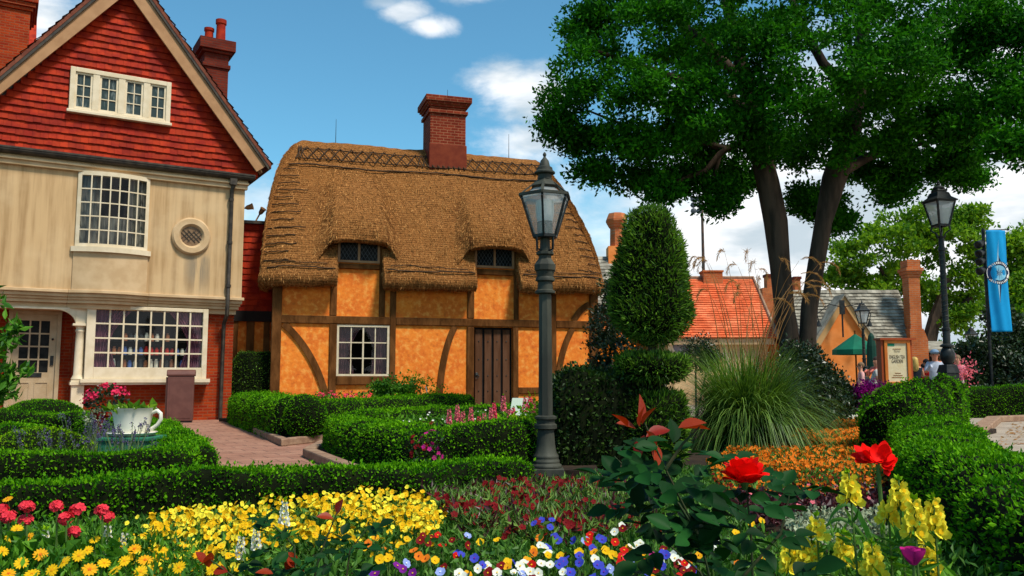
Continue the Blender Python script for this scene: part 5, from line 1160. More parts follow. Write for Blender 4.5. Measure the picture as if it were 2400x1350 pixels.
# ------------------------------------------------------------------ banner
Y0 = 24.0; p = D(2319, 700, Y0); sc_ = Y0/2000; bz = lambda v: float(D(2340, v, Y0)[2])
o = thing('banner_pole', 'dark pole carrying four black loudspeakers behind the blue banner', 'pole', (p[0], Y0+.12, 0)); zt = bz(538)
mb = MB(); mb.tube([(0, 0, 0), (0, 0, zt+.05)], .045, 10); mb.build('pole', 'black', o)
mb = MB(); mb.tube([(-.02, -.08, zt-.02), (.66, -.08, zt+.01)], .016, 8); mb.ball((.67, -.08, zt+.01), .035); mb.build('arm', 'black', o)
for v in (571, 592, 611, 633):
    mb = MB(); mb.lathe([(.05, -.15), (.10, -.12), (.115, .10), (.09, .12), (.07, .09)], 12); q = Vector((-.75, -.45, -.28)).to_track_quat('Z', 'Y'); c = Vector((-.12, -.0, bz(v))); mb.v = [tuple(c+q@Vector(w)) for w in mb.v]; mb.build('loudspeaker', 'black', o, smooth=True)
bn = thing('banner', 'long blue banner with a white compass rose hanging from a pole arm', 'banner', (p[0], Y0, 0)); W = .56
def by(x, z): return -.03+.035*math.sin(x*9+z*.5)+.02*math.sin(z*2.2)+.012*math.sin(x*23+z*1.7)
zb = bz(778); rows = [[(W*i/20-.01, by(W*i/20, zb+(zt-zb)*j/60), zb+(zt-.03-zb)*j/60) for i in range(21)] for j in range(61)]
m = plain('blue_banner_cloth', (.002, .29, .60), (.002, .23, .52), 1.5, .7); 
g = MB().grid(rows).build('cloth', m, bn, smooth=True); sd = g.modifiers.new('thick', 'SOLIDIFY'); sd.thickness = .006
cx, cz = .285, bz(640); navy = plain('banner_navy', (.006, .022, .07)); pale = plain('banner_pale_blue', (.22, .52, .68)); whi = plain('banner_white', (.75, .72, .68)); steel = plain('banner_steel', (.30, .50, .62))
def on_b(x, z, d): return (x, by(x, z)-d, z)
def ringmesh(r0, r1, a0, a1, d, mat, nm, n=40):
    rows = [[on_b(cx+r*math.cos(a), cz+r*math.sin(a), d) for a in np.linspace(a0, a1, n)] for r in (r0, r1)]; return MB().grid(rows).build(nm, mat, g)
ringmesh(.205, .33, 0, 2*math.pi, .010, navy, 'emblem_ring'); ringmesh(.001, .215, 0, 2*math.pi, .013, pale, 'emblem_disc')
mb = MB()
random.seed(5)
for a0, a1, n in ((R(35), R(150), 11), (R(212), R(325), 11)):
    for k in range(n):
        a = a0+(a1-a0)*(k+.5)/n; dw = (a1-a0)/n*.36; pts = [(r, a+s*dw) for r, s in ((.255, -1), (.255, random.uniform(.2, 1)), (.315, 1), (.315, random.uniform(-1, -.2)))]
        mb.add([on_b(cx+r*math.cos(t), cz+r*math.sin(t), .015) for r, t in pts], [(0, 1, 2, 3)])
for a0, a1 in ((R(155), R(207)), (R(-30), R(30))):
    n = 12
    for k in range(n): t0_, t1_ = a0+(a1-a0)*k/n, a0+(a1-a0)*(k+1)/n; mb.add([on_b(cx+r*math.cos(t), cz+r*math.sin(t), .015) for r, t in ((.25, t0_), (.25, t1_), (.32, t1_), (.32, t0_))], [(0, 1, 2, 3)])
mb.build('emblem_lettering', whi, g)
st = MB(); st2 = MB()
for k in range(8):
    a = R(90+45*k); r = .205 if k % 2 == 0 else .125
    for s, mm in ((1, st), (-1, st2)):
        b_ = a+s*R(45); mm.add([on_b(cx, cz, .017), on_b(cx+r*math.cos(a), cz+r*math.sin(a), .017), on_b(cx+.05*math.cos((a+b_)/2), cz+.05*math.sin((a+b_)/2), .017)], [(0, 1, 2)])
st.build('compass_star', navy, g); st2.build('compass_star', steel, g)
mb = MB(); mb2 = MB()
for sg, zz, L in ((1, cz+.33, .62), (-1, cz-.34, .52)):
    mb = MB(); mb2 = MB(); mb.add([on_b(cx+.06, zz, .008), on_b(cx+.02*sg, zz+sg*L, .008), on_b(cx, zz, .008)], [(0, 1, 2)]); mb2.add([on_b(cx-.05, zz, .008), on_b(cx+.02*sg, zz+sg*L, .008), on_b(cx, zz, .008)], [(0, 1, 2)]); mb.build('compass_needle', navy, g); mb2.build('compass_needle', steel, g)
# ------------------------------------------------------------------ sign
Y0 = 20.0; sx0, sx1 = D(2066, 850, Y0)[0], D(2148, 850, Y0)[0]; sg_ = thing('information_sign', 'orange wooden framed sign board reading ENGLISH TEA GARDEN', 'sign', (sx0, Y0, 0), R(4)); z0, z1 = D(0, 902, Y0)[2], D(0, 797, Y0)[2]; W = sx1-sx0
wood = plain('orange_varnished_wood', (.60, .19, .03), (.50, .13, .02), 6, .45, stretch=(1, 1, .3)); wood2 = plain('red_brown_wood', (.32, .06, .015), rough=.5)
mb = MB(); mb.box(0, .07, 0, .22, 0, z1); mb.box(W-.12, W-.06, 0, .22, 0, z1); mb.build('post', wood2, sg_, bevel=.006)
mb = MB(); mb.box(-.04, W+.02, -.06, .26, z1, z1+.05); mb.build('cap', wood2, sg_)
mb = MB(); frame(mb, .07, W-.12, z0, z1, .075, -.03, .08); sf = mb.build('frame', wood, sg_, bevel=.006)
mb = MB(); mb.box(.14, W-.19, .0, .06, z0+.07, z1-.07); mb.build('board', plain('cream_sign_board', (.66, .58, .38), (.60, .50, .30), 5, .6), sg_)
mb = MB(); mb.box(.15, .33, -.006, .0, z1-.14, z1-.08); mb.build('green_label', plain('teal_print', (.01, .22, .12)), sg_)
ink = plain('sign_ink', (.13, .10, .07)); cxs = (.14+W-.19)/2
def text(s, size, x, z, mat, par, sx=1):
    cu = bpy.data.curves.new('lettering', 'FONT'); cu.body = s; cu.size = size; cu.align_x = 'CENTER'; cu.align_y = 'CENTER'; cu.extrude = .001
    t = bpy.data.objects.new('lettering', cu); COL.objects.link(t); bpy.context.view_layer.update(); me = bpy.data.meshes.new_from_object(t.evaluated_get(bpy.context.evaluated_depsgraph_get())); bpy.data.objects.remove(t)
    me.materials.clear(); me.materials.append(mat); o_ = link('lettering', me, par); o_.rotation_euler = (R(90), 0, 0); o_.location = (x, -.006, z); o_.scale = (sx, 1, 1); return o_
hz_ = z1-z0
text('ENGLISH TEA', .12, cxs, z1-hz_*.38, ink, sg_, .52); text('GARDEN', .12, cxs, z1-hz_*.475, ink, sg_, .58); text('TEAS', .07, cxs, z1-hz_*.25, plain('faint_ink', (.30, .26, .18)), sg_)
mb = MB()
for z, a, n in ((z1-hz_*.20, .10, 12), (z0+hz_*.26, .07, 9), (z0+hz_*.21, .11, 14), (z0+hz_*.165, .15, 18)):
    mb.tube([(cxs+a*(2*i/(n*4)-1), -.004, z+.011*math.sin(i*1.57)*(1 if (i//3) % 2 else .5)) for i in range(n*4+1)], .0035, 4)
mb.build('script_lines', plain('orange_ink', (.40, .14, .03)), sg_)
# ------------------------------------------------------------------ parasol
Y0 = 28.0; p = D(2004, 790, Y0); zt, zb = D(2004, 782, Y0)[2], D(2004, 822, Y0)[2]; pa = thing('garden_parasol', 'dark green parasol in front of the peach gable', 'parasol', (p[0], Y0, 0)); r_ = 52*Y0/2000
mb = MB(); n = 8; ap = (0, 0, zt); rim = [(r_*math.cos(2*math.pi*k/n+.3), r_*math.sin(2*math.pi*k/n+.3), zb+.03) for k in range(n)]; rim2 = [(x*1.01, y*1.01, z-.16+.0) for x, y, z in rim]; mids = []
mb.add([ap]+rim+rim2, [(0, 1+k, 1+(k+1) % n) for k in range(n)]+[(1+k, 1+n+k, 1+n+(k+1) % n, 1+(k+1) % n) for k in range(n)]); mb.build('canopy', plain('green_canvas', (.004, .14, .075), (.004, .10, .055), 2, .75), pa)
mb = MB(); mb.tube([(0, 0, 0), (0, 0, zt+.1)], .03, 8); mb.build('pole', 'timber', pa)
mb = MB(); mb.lathe([(.3, 0), (.3, .1), (.05, .14)], 14); mb.build('base', 'black', pa)
o2 = thing('closed_parasol', 'folded dark green parasol beside the small lamp post', 'parasol', (D(2042, 800, 26.5)[0], 26.5, 0)); mb = MB(); zt2, zb2 = D(0, 788, 26.5)[2], D(0, 866, 26.5)[2]; mb.lathe([(.03, zt2+.1), (.09, zt2), (.14, zt2-.3), (.17, zb2+.05), (.13, zb2), (.03, zb2)], 10); mb.build('folded_canopy', plain('dark_green_canvas', (.006, .045, .03)), o2); mb = MB(); mb.tube([(0, 0, 0), (0, 0, zb2+.05)], .03, 8); mb.build('pole', 'black', o2)
# ------------------------------------------------------------------ litter bin
bb = thing('litter_bin', 'brown rectangular litter bin standing before the shop window', 'bin', (HP[0]-1.365*cosH+.88*sinH, HP[1]-1.365*sinH-.88*cosH, 0), HA+R(-12))
bmat = plain('brown_bin_paint', (.15, .062, .048), (.12, .048, .038), 4, .5); bdark = plain('dark_bin_paint', (.07, .03, .022), rough=.6)
mb = MB(); mb.box(-.29, .29, -.26, .26, .04, 1.08); mb.build('body', bmat, bb, bevel=.015); mb = MB(); mb.box(-.27, .27, -.24, .24, 0, .04); mb.build('plinth', 'black', bb)
mb = MB(); pr = [(-.27, 1.08), (-.285, 1.12), (-.25, 1.20), (-.15, 1.235), (.15, 1.235), (.25, 1.20), (.285, 1.12), (.27, 1.08)]; mb.prism(pr, 'x', -.315, .315); mb.build('lid', bmat, bb, bevel=.02)
mb = MB(); mb.box(-.24, .24, -.268, -.26, .1, 1.0); mb.build('door', bmat, bb, bevel=.004)
mb = MB(); mb.box(-.325, -.29, -.235, .235, .06, 1.06); mb.build('side_panel', bdark, bb)
# ------------------------------------------------------------------ teacup planter
cpos = np.array([-3.98, 9.05, 0]); st_ = thing('planter_stand', 'green wooden stand under the white teacup among lavender', 'stand', cpos)
gm = plain('green_paint', (.02, .13, .075), (.03, .18, .10), 6, .55); mb = MB(); mb.box(-.25, .25, -.22, .22, .06, .40); mb.build('box', gm, st_, bevel=.01); mb = MB(); mb.box(-.27, .27, -.24, .24, .40, .44); mb.build('top', gm, st_, bevel=.01)
tcup = thing('teacup_planter', 'giant white teacup on a saucer planted with lettuce', 'planter', cpos+np.array([0, 0, .44]))
cm = plain('white_china', (.74, .70, .56), (.80, .78, .66), 2, .3)
mb = MB(); mb.lathe([(.10, 0), (.20, .005), (.25, .04), (.245, .045), (.12, .02)], 32); mb.build('saucer', cm, tcup, smooth=True)
mb = MB(); mb.lathe([(.12, .02), (.135, .03), (.165, .07), (.18, .14), (.195, .22), (.225, .29), (.232, .297), (.215, .29), (.185, .22), (.17, .14), (.12, .06)], 36); mb.build('cup', cm, tcup, smooth=True)
mb = MB(); mb.tube([(.20, 0, .245), (.26, -.01, .265), (.30, -.02, .235), (.305, -.02, .18), (.27, -.015, .12), (.22, -.01, .085), (.165, 0, .06)], [.022, .021, .02, .02, .02, .02, .022], 10); mb.build('handle', cm, tcup, smooth=True)
mb = MB(); mb.lathe([(.0, .27), (.21, .27)], 20, cap=False); mb.build('soil', 'soil', tcup)
P = np.stack([RNG.uniform(-.17, .17, 60), RNG.uniform(-.17, .17, 60), np.full(60, .27)], 1); V, F = leaves(P, P*np.array([3, 3, 0])+np.array([0, 0, .6]), .10, .06, .6); lt = thing('lettuce', 'yellow-green lettuce growing in the white teacup', 'plant', cpos+np.array([0, 0, .44])); np_mesh('foliage', [(V, F, 0)], ['pale'], lt)
# pot with pink geraniums behind it
gpos = np.array([-6.6, 14.0, .07]); o = thing('flower_pot', 'terracotta pot standing behind the teacup', 'pot', gpos); mb = MB(); mb.lathe([(.14, 0), (.2, .36), (.23, .37), (.23, .43), (.2, .43), (.19, .38)], 18, cap=True); mb.build('body', 'tile', o, smooth=True)
# lavender
lavs = []
for k in range(26):
    x, y = RNG.uniform(-4.9, -3.2), RNG.uniform(8.1, 11.0)
    if abs(x+3.98) < .32 and 8.7 < y < 9.4: continue
    if x > -2.9-(y-7.6)*.45-.45: continue
    lavs.append((x, y))
lavs += [(-4.25, 8.55), (-3.75, 8.5), (-3.55, 8.35), (-4.0, 8.45), (-4.5, 8.5), (-4.7, 9.9), (-5.0, 10.4)]
def lavender():
    V, F = blades((0, 0, 0), 90, .18, .42, .5, .006, .14, 4, .5); P_, D_ = [], []; mb = MB()
    for _ in range(13):
        az = RNG.uniform(0, 6.28); r = RNG.uniform(.02, .12); h = RNG.uniform(.36, .58); tip = np.array([math.cos(az)*(r+.1), math.sin(az)*(r+.1), h]); mb.tube([(math.cos(az)*r*.4, math.sin(az)*r*.4, .05), tuple(tip)], .0028, 4)
        for q in range(14): P_.append(tip+np.array([RNG.normal(0, .006), RNG.normal(0, .006), RNG.uniform(-.045, .02)])); D_.append(RNG.normal(0, 1, 3))
    return V, F, mb, leaves(np.array(P_), np.array(D_), .018, .012, .5)
protos = []
for k in range(3):
    o = thing('lavender_plant', 'grey-green lavender plant in the bed round the teacup', 'plant', (0, 0, 0), group='lavender plants round the teacup'); V, F, mb, (v2, f2) = lavender(); np_mesh('foliage', [(V, F, 0)], ['lavleaf'], o); mb.build('stems', 'lavleaf', o); np_mesh('flower_spikes', [(v2, f2, 0)], ['p_lavender'], o)['kind'] = 'stuff'; protos.append(o)
for i, (x, y) in enumerate(lavs):
    o = protos[i] if i < 3 else copy_tree(protos[i % 3]); o.location = (x, y, .06); o.rotation_euler = (0, 0, RNG.uniform(0, 6)); s = RNG.uniform(.8, 1.1); o.scale = (s, s, s)
# little signs in the bed
o = thing('plant_label', 'small white leaning plant label against the orange wall', 'label', D(1010, 925, 20.9)*np.array([1, 1, 0]), R(10)); mb = MB(); mb.tube([(0, 0, 0), (0, 0, .5)], .01, 6); mb.build('stake', 'timber', o); mb = MB(); mb.obox((-.03, 0, .40), (-.13, 0, .84), .015, .13); mb.build('plate', plain('label_white', (.6, .55, .5)), o)
o = thing('lectern_sign', 'pale green slanted sign board in the bed left of the lamp post', 'sign', D(1215, 950, 12.2)*np.array([1, 1, 0]), R(8)); mb = MB(); mb.box(-.02, .02, -.02, .02, 0, .5); mb.build('post', 'timber', o); mb = MB(); mb.add([(-.13, -.02, .52), (.14, -.02, .52), (.17, .12, .76), (-.07, .12, .76), (-.13, -.0, .51), (.14, .0, .51), (.17, .14, .75), (-.07, .14, .75)], [(0, 1, 2, 3), (7, 6, 5, 4), (0, 3, 7, 4), (1, 5, 6, 2), (3, 2, 6, 7), (0, 4, 5, 1)]); mb.build('board', plain('pale_green_board', (.42, .50, .40)), o)

# ------------------------------------------------------------------ people
SK = {}
def person(label, loc, face, H=1.7, top=(.6, .6, .6), low=(.1, .1, .15), skin=(.50, .24, .15), hair=(.10, .05, .03), cap=None, pose='stand', long_hair=False, sleeve=True, lean=0.0, skirt=False):
    o = thing('person', label, 'person', loc, face); k = H/1.7
    j = {'pel': (0, 0, .92), 'bel': (0, 0, 1.07), 'chest': (0, .01, 1.27), 'neck': (0, 0, 1.43), 'head0': (0, -.02, 1.53), 'head1': (0, -.025, 1.62)}
    A = dict(stand=((.24, -.02, 1.12), (.26, -.16, .92)), reach=((.25, -.12, 1.14), (.16, -.38, 1.22)), phone=((.23, -.10, 1.13), (.10, -.30, 1.32)))[pose]
    vs, rad, ed = [], [], []
    def v(p, r): vs.append(p); rad.append(r); return len(vs)-1
    pel = v((0, 0, .93), .135); bel = v((0, 0, 1.08), .12); ch = v((0, .01, 1.26), .135); nk = v((0, 0, 1.42), .055); h0 = v((0, -.02, 1.51), .078); h1 = v((0, -.02, 1.60), .088); h2 = v((0, -.01, 1.66), .06)
    ed += [(pel, bel), (bel, ch), (ch, nk), (nk, h0), (h0, h1), (h1, h2)]
    for s in (-1, 1):
        sh = v((s*.17, .01, 1.36), .065); el = v((s*A[0][0], A[0][1], A[0][2]), .045); wr = v((s*A[1][0], A[1][1], A[1][2]), .030); hd = v((s*A[1][0]*.95, A[1][1]-.06, A[1][2]-.04), .035); hd2 = v((s*A[1][0]*.9, A[1][1]-.12, A[1][2]-.07), .018)
        ed += [(ch, sh), (sh, el), (el, wr), (wr, hd), (hd, hd2)]
        f_ = .06*s if pose != 'stand' else .03*s
        hp = v((s*.09, 0, .87), .095); kn = v((s*.10, -.02+f_, .48), .062); an = v((s*.10, .02+f_, .09), .042); ft = v((s*.11, -.10+f_, .04), .038); ed += [(pel, hp), (hp, kn), (kn, an), (an, ft)]
    if lean:
        c, s_ = math.cos(lean), math.sin(lean)
        vs = [(x, y*c-(z-.93)*s_ if z > .93 else y, (z-.93)*c+y*s_+.93 if z > .93 else z) for x, y, z in vs]
    me = bpy.data.meshes.new('body'); me.from_pydata([tuple(q*k for q in p) for p in vs], ed, []); b = link('body', me, o)
    sm = b.modifiers.new('skin', 'SKIN'); sm.use_smooth_shade = True; b.modifiers.new('sub', 'SUBSURF').levels = 1
    for i, dv in enumerate(me.skin_vertices[0].data): dv.radius = (rad[i]*k*(1.15 if i in (pel, bel, ch) else 1), rad[i]*k*(.85 if i in (pel, bel, ch) else 1)); dv.use_root = (i == 0)
    bpy.context.view_layer.update(); m2 = bpy.data.meshes.new_from_object(b.evaluated_get(bpy.context.evaluated_depsgraph_get())); b.modifiers.clear(); b.data = m2; m2.name = 'body'
    key = lambda c: plain('cloth', c, tuple(x*.75 for x in c), 8, .8)
    m2.materials.clear(); [m2.materials.append(q) for q in (plain('skin', skin, rough=.5), key(top), key(low), plain('shoe', (.05, .045, .04)))]
    for p in m2.polygons:
        c = p.center/k; mi = 0
        if lean and c.z > .93: pass
        arm = abs(c.x) > .175
        z = c.z
        if z < .10: mi = 3
        elif z < .50: mi = 2 if skirt is False and low[2] > .3 else 0
        elif z < .95: mi = 2
        elif z < 1.405-abs(lean)*.1 and not arm: mi = 1
        if arm and z > (1.18 if sleeve else 1.34) and z < 1.46: mi = 1
        if arm and .6 < z < .95 and abs(c.x) > .2: mi = 0
        p.material_index = mi
    def hd_(p): 
        x, y, z = p
        if lean: c, s_ = math.cos(lean), math.sin(lean); y, z = y*c-(z-.93)*s_, (z-.93)*c+y*s_+.93
        return (x*k, y*k, z*k)
    hm = plain('hair', hair, tuple(x*.6 for x in hair), 30, .6, stretch=(1, 1, .2))
    mb = MB(); mb.ball(hd_((0, .012, 1.615)), .098*k, 12, 8, (1, 1.05, .98))
    if long_hair: mb.lathe([(.05*k, 1.28*k), (.10*k, 1.34*k), (.098*k, 1.5*k), (.09*k, 1.62*k)], 10, (0, .045*k, 0))
    mb.v = [q for q in mb.v]; mb.build('hair', hm, o, smooth=True)
    mb = MB(); c = hd_((0, -.105, 1.565)); mb.ball(c, .016*k, 6, 5, (.8, 1.2, 1.3)); 
    for s in (-1, 1): mb.ball(hd_((s*.095, 0, 1.57)), .022*k, 6, 5, (.5, .8, 1.3))
    mb.build('face', m2.materials[0], o, smooth=True)
    mb = MB(); [mb.ball(hd_((s*.034, -.092, 1.585)), .011*k, 6, 4) for s in (-1, 1)]; mb.build('eyes', 'dark', o)
    if cap: mb = MB(); mb.ball(hd_((0, 0, 1.655)), .105*k, 14, 8, (1, 1.08, .75)); mb.lathe([(.12*k, -.01), (.13*k, 0), (.05*k, .012)], 14, hd_((0, -.05, 1.65))); mb.build('cap', plain('cap', cap), o, smooth=True)
    return o
def pat(u, Y): p = D(u, 900, Y); return (p[0], Y, 0)
person('blonde long-haired woman in a dark top walking away beside the sign', pat(2146, 24), R(165), 1.62, (.015, .02, .03), (.62, .55, .48), (.62, .30, .18), (.62, .42, .12), long_hair=True, sleeve=False, pose='phone')
person('man in a blue cap and pale blue shirt left of the urn lamp base', pat(2194, 23), R(-25), 1.78, (.50, .53, .62), (.06, .07, .10), (.58, .22, .13), (.2, .15, .1), cap=(.16, .24, .34), pose='phone')
person('person in a bright red shirt behind the man in the blue cap', pat(2174, 25.5), R(20), 1.60, (.55, .012, .008), (.05, .03, .03), (.45, .20, .12), (.03, .02, .015), pose='reach')
person('person in a dark red shirt at the front of the pavilion', pat(2166, 27.5), R(200), 1.5, (.30, .03, .02), (.1, .05, .04), (.4, .18, .11), (.03, .02, .015))
person('person in a pink shirt right of the urn lamp base', pat(2246, 24), R(-40), 1.68, (.72, .22, .28), (.5, .4, .35), (.6, .28, .18), (.25, .15, .08), pose='reach')
person('stooping person in a white shirt and turquoise shorts between small lamp and sign', pat(2041, 21), R(60), 1.55, (.72, .74, .72), (.02, .40, .48), (.6, .28, .18), (.2, .12, .06), lean=.45, pose='reach')
person('person in a coral top just left of the sign post', pat(2056, 23.5), R(-60), 1.62, (.60, .16, .12), (.4, .38, .4), (.5, .24, .15), (.06, .04, .03), pose='phone')
person('person in a pale pink top left of the small lamp post', pat(2019, 22.5), R(-100), 1.45, (.72, .38, .36), (.45, .2, .18), (.6, .3, .2), (.25, .15, .08))
# ------------------------------------------------------------------ flower beds that read as ground cover
def in_poly(x, y, poly):
    c = np.zeros(len(x), bool); n = len(poly)
    for i in range(n):
        (x1, y1), (x2, y2) = poly[i], poly[(i+1) % n]; k = ((y1 > y) != (y2 > y)) & (x < (x2-x1)*(y-y1)/(y2-y1+1e-12)+x1); c ^= k
    return c
def fill(poly, dens):
    xs, ys = [p[0] for p in poly], [p[1] for p in poly]; A = (max(xs)-min(xs))*(max(ys)-min(ys)); n = int(A*dens)
    x, y = RNG.uniform(min(xs), max(xs), n), RNG.uniform(min(ys), max(ys), n); k = in_poly(x, y, poly); return x[k], y[k]
def gpoly(pts, z): return [tuple(G(u, v, z)[:2]) for u, v in pts]
def gz(x, y): return bedz(x, y)*((y < 9.2) & (x < 4.6))+.0
def leafcover(x, y, h0, h1, L, W, spread=.8, up=.7): 
    P = np.stack([x, y, gz(x, y)+RNG.uniform(h0, h1, len(x))], 1); return leaves(P, np.zeros_like(P)+np.array([0, 0, .3]), L, W, spread, up)
def flowers(tpl, x, y, h0, h1, size, face=(0, -.55, .8), sp=.35, lump=0.0):
    hh = gz(x, y)+RNG.uniform(h0, h1, len(x))+(lump*np.sin(x*5.1+1)*np.sin(y*6.3) if lump else 0); P = np.stack([x, y, hh], 1)
    Z = np.array(face)+RNG.normal(0, sp, P.shape); return stamp(*tpl, P, Z, size*RNG.uniform(.8, 1.2, len(x)), spin=False)
def stuff(o, label, cat): return tag(o, label, cat, kind='stuff')
TP_, TS_, TD_ = T_pansy(), T_star(), T_daisy()
whole = [(-5.1, 2.6), (-2.6, 1.2), (3.2, 1.2), (2.4, 4.0), (2.7, 5.4), (3.5, 7.9), (4.1, 9.3), (1.4, 9.3), (.25, 7.9), (-.9, 6.55), (-3.3, 5.4), (-5.3, 4.4)]
x, y = fill(whole, 2300)
for q in ([(1655, 1085), (1720, 1040), (1840, 1012), (1930, 985), (2030, 968), (2075, 1000), (2095, 1110), (2085, 1195), (2085, 1255), (1960, 1275), (1830, 1265), (1720, 1200)], ):
    k = ~in_poly(x, y, gpoly(q, .14)); x, y = x[k], y[k]
a = leafcover(x, y, .01, .10, .045, .018)
k = (y < 4.4); x2, y2 = x[k][::3], y[k][::3]; b2 = leafcover(x2, y2, .08, .22, .045, .02)
stuff(np_mesh('bedding_foliage', [(*a, 0), (*b2, 0)], ['bedleaf']), 'low green bedding foliage covering the soil between the flowers', 'foliage')
YB = gpoly([(270, 1300), (290, 1235), (420, 1205), (560, 1178), (720, 1165), (860, 1148), (1000, 1162), (1045, 1200), (1020, 1245), (950, 1268), (820, 1268), (660, 1285), (470, 1340), (320, 1345)], .27)
x, y = fill(YB, 800); k = np.sin(x*9.3+2)*np.sin(y*8.1)+np.sin(x*4.1+y*5.7)*.6+RNG.normal(0, .4, len(x)) > -.55; x, y = x[k], y[k]; q = len(x)//2; f1 = flowers(TP_, x[:q], y[:q], .16, .26, .035, sp=.6, lump=.03); f2 = flowers(TP_, x[q:], y[q:], .15, .27, .032, sp=.75, lump=.03)
x2, y2 = fill(YB, 1500); l1 = leafcover(x2, y2, .06, .2, .04, .015)
stuff(np_mesh('yellow_viola_bed', [(f1[0], f1[1], f1[2]), (f2[0], f2[1], f2[2]*-2+3), (*l1, 2)], ['p_yellow', 'p_gold', 'bedleaf', 'p_lemon']), 'dense drift of small yellow violas in the middle foreground', 'flower bed')
RB = gpoly([(950, 1125), (1130, 1118), (1300, 1122), (1520, 1130), (1540, 1200), (1440, 1245), (1280, 1255), (1090, 1245), (1045, 1190)], .2)
x, y = fill(RB, 60); k = (np.sin(x*4.2+1.3)+np.sin(y*3.7+x*2) > -.15); x, y = x[k], y[k]
xx = np.repeat(x, 4)+RNG.normal(0, .035, len(x)*4); yy = np.repeat(y, 4)+RNG.normal(0, .035, len(x)*4); f1 = flowers(TS_, xx, yy, .12, .22, .045, sp=.5)
x2, y2 = fill(RB, 1700); l1 = leafcover(x2, y2, .05, .18, .075, .014, 1.0, .9); x3, y3 = fill(RB, 500); l2 = leafcover(x3, y3, .08, .19, .06, .018, .9, .8)
stuff(np_mesh('dark_red_bed', [(f1[0], f1[1], f1[2]*0), (*l1, 1), (*l2, 2)], ['p_maroon', 'grassblade', 'redleaf']), 'bed of dark red flowers with narrow green leaves before the lamp post', 'flower bed')
OB = gpoly([(1655, 1085), (1720, 1040), (1840, 1012), (1930, 985), (2030, 968), (2075, 1000), (2095, 1110), (2050, 1150), (1850, 1165), (1690, 1135)], .16)
x, y = fill(OB, 330); k = (y > 8.2) | (RNG.random(len(x)) < .75); x, y = x[k], y[k]; f1 = flowers(TS_, x, y, .08, .17, np.where(y > 8.4, .05, .033), sp=.6); x2, y2 = fill(OB, 1100); l1 = leafcover(x2, y2, .04, .15, .05, .018)
x3, y3 = fill(OB, 420); k = y3 < 8.6; f3 = flowers(TS_, x3[k], y3[k], .06, .14, .035, sp=.7)
stuff(np_mesh('orange_flower_bed', [(f1[0], f1[1], f1[2]*0), (f3[0], f3[1], f3[2]*0+2), (*l1, 1)], ['p_orange', 'bedleaf', 'p_maroon']), 'bed of small orange flowers in front of the ornamental grass', 'flower bed')
WB = gpoly([(1930, 970), (1990, 950), (2080, 955), (2080, 985), (2000, 985)], .15)
x, y = fill(WB, 40); f1 = flowers(TS_, x, y, .12, .2, .07); x2, y2 = fill(WB, 300); l1 = leafcover(x2, y2, .04, .16, .09, .04)
stuff(np_mesh('white_flower_bed', [(f1[0], f1[1], f1[2]), (*l1, 2)], ['p_white', 'p_yellow', 'bedleaf']), 'patch of small white flowers at the far end of the orange bed', 'flower bed')
BB = gpoly([(1720, 1165), (1880, 1150), (2070, 1152), (2080, 1195), (1900, 1210), (1760, 1230)], .12)
x2, y2 = fill(BB, 1500); l1 = leafcover(x2, y2, .04, .14, .055, .032, .9, .6); x, y = fill(BB, 22); f1 = flowers(TS_, x, y, .1, .17, .035)
stuff(np_mesh('burgundy_foliage_bed', [(*l1, 0), (f1[0], f1[1], f1[2]*0+1)], ['redleaf', 'p_pink']), 'patch of burgundy bedding leaves below the orange bed', 'foliage')
SB = gpoly([(1830, 1215), (1900, 1200), (2070, 1195), (2085, 1255), (1960, 1275), (1870, 1265)], .14)
x2, y2 = fill(SB, 2200); l1 = leafcover(x2, y2, .05, .15, .03, .022, 1.2, .5); stuff(np_mesh('silver_foliage_bed', [(*l1, 0)], ['silver']), 'patch of pale silvery bedding leaves left of the yellow snapdragons', 'foliage')
CB = [(-1.9, 12.6), (-1.0, 10.0), (.6, 10.3), (.9, 13.5), (.2, 15.4), (-1.3, 14.4)]
x2, y2 = fill(CB, 420); P = np.stack([x2, y2, RNG.uniform(.15, .46, len(x2))], 1); l1 = leaves(P, np.zeros_like(P)+np.array([0, 0, .3]), .075, .035, .9, .5)
x, y = fill(CB, 5); P = np.stack([x, y, RNG.uniform(.42, .5, len(x))], 1); f1 = stamp(*TS_, P, np.tile([0, -.6, .8], (len(P), 1)), .035)
stuff(np_mesh('border_foliage', [(*l1, 0), (f1[0], f1[1], f1[2]*0+1)], ['shrub', 'p_white']), 'mixed green border plants with tiny white flowers between the two hedges before the door', 'foliage')
DB = [(-5.9, 20.9), (-3.3, 15.6), (-1.6, 20.2), (-.9, 22.6), (-4.6, 21.8)]
x2, y2 = fill(DB, 160); P = np.stack([x2, y2, RNG.uniform(.1, .4, len(x2))], 1); l1 = leaves(P, np.zeros_like(P)+np.array([0, 0, .3]), .10, .05, .9, .5); stuff(np_mesh('border_foliage', [(*l1, 0)], ['shrub']), 'green border plants between the hedge and the orange cottage wall', 'foliage')

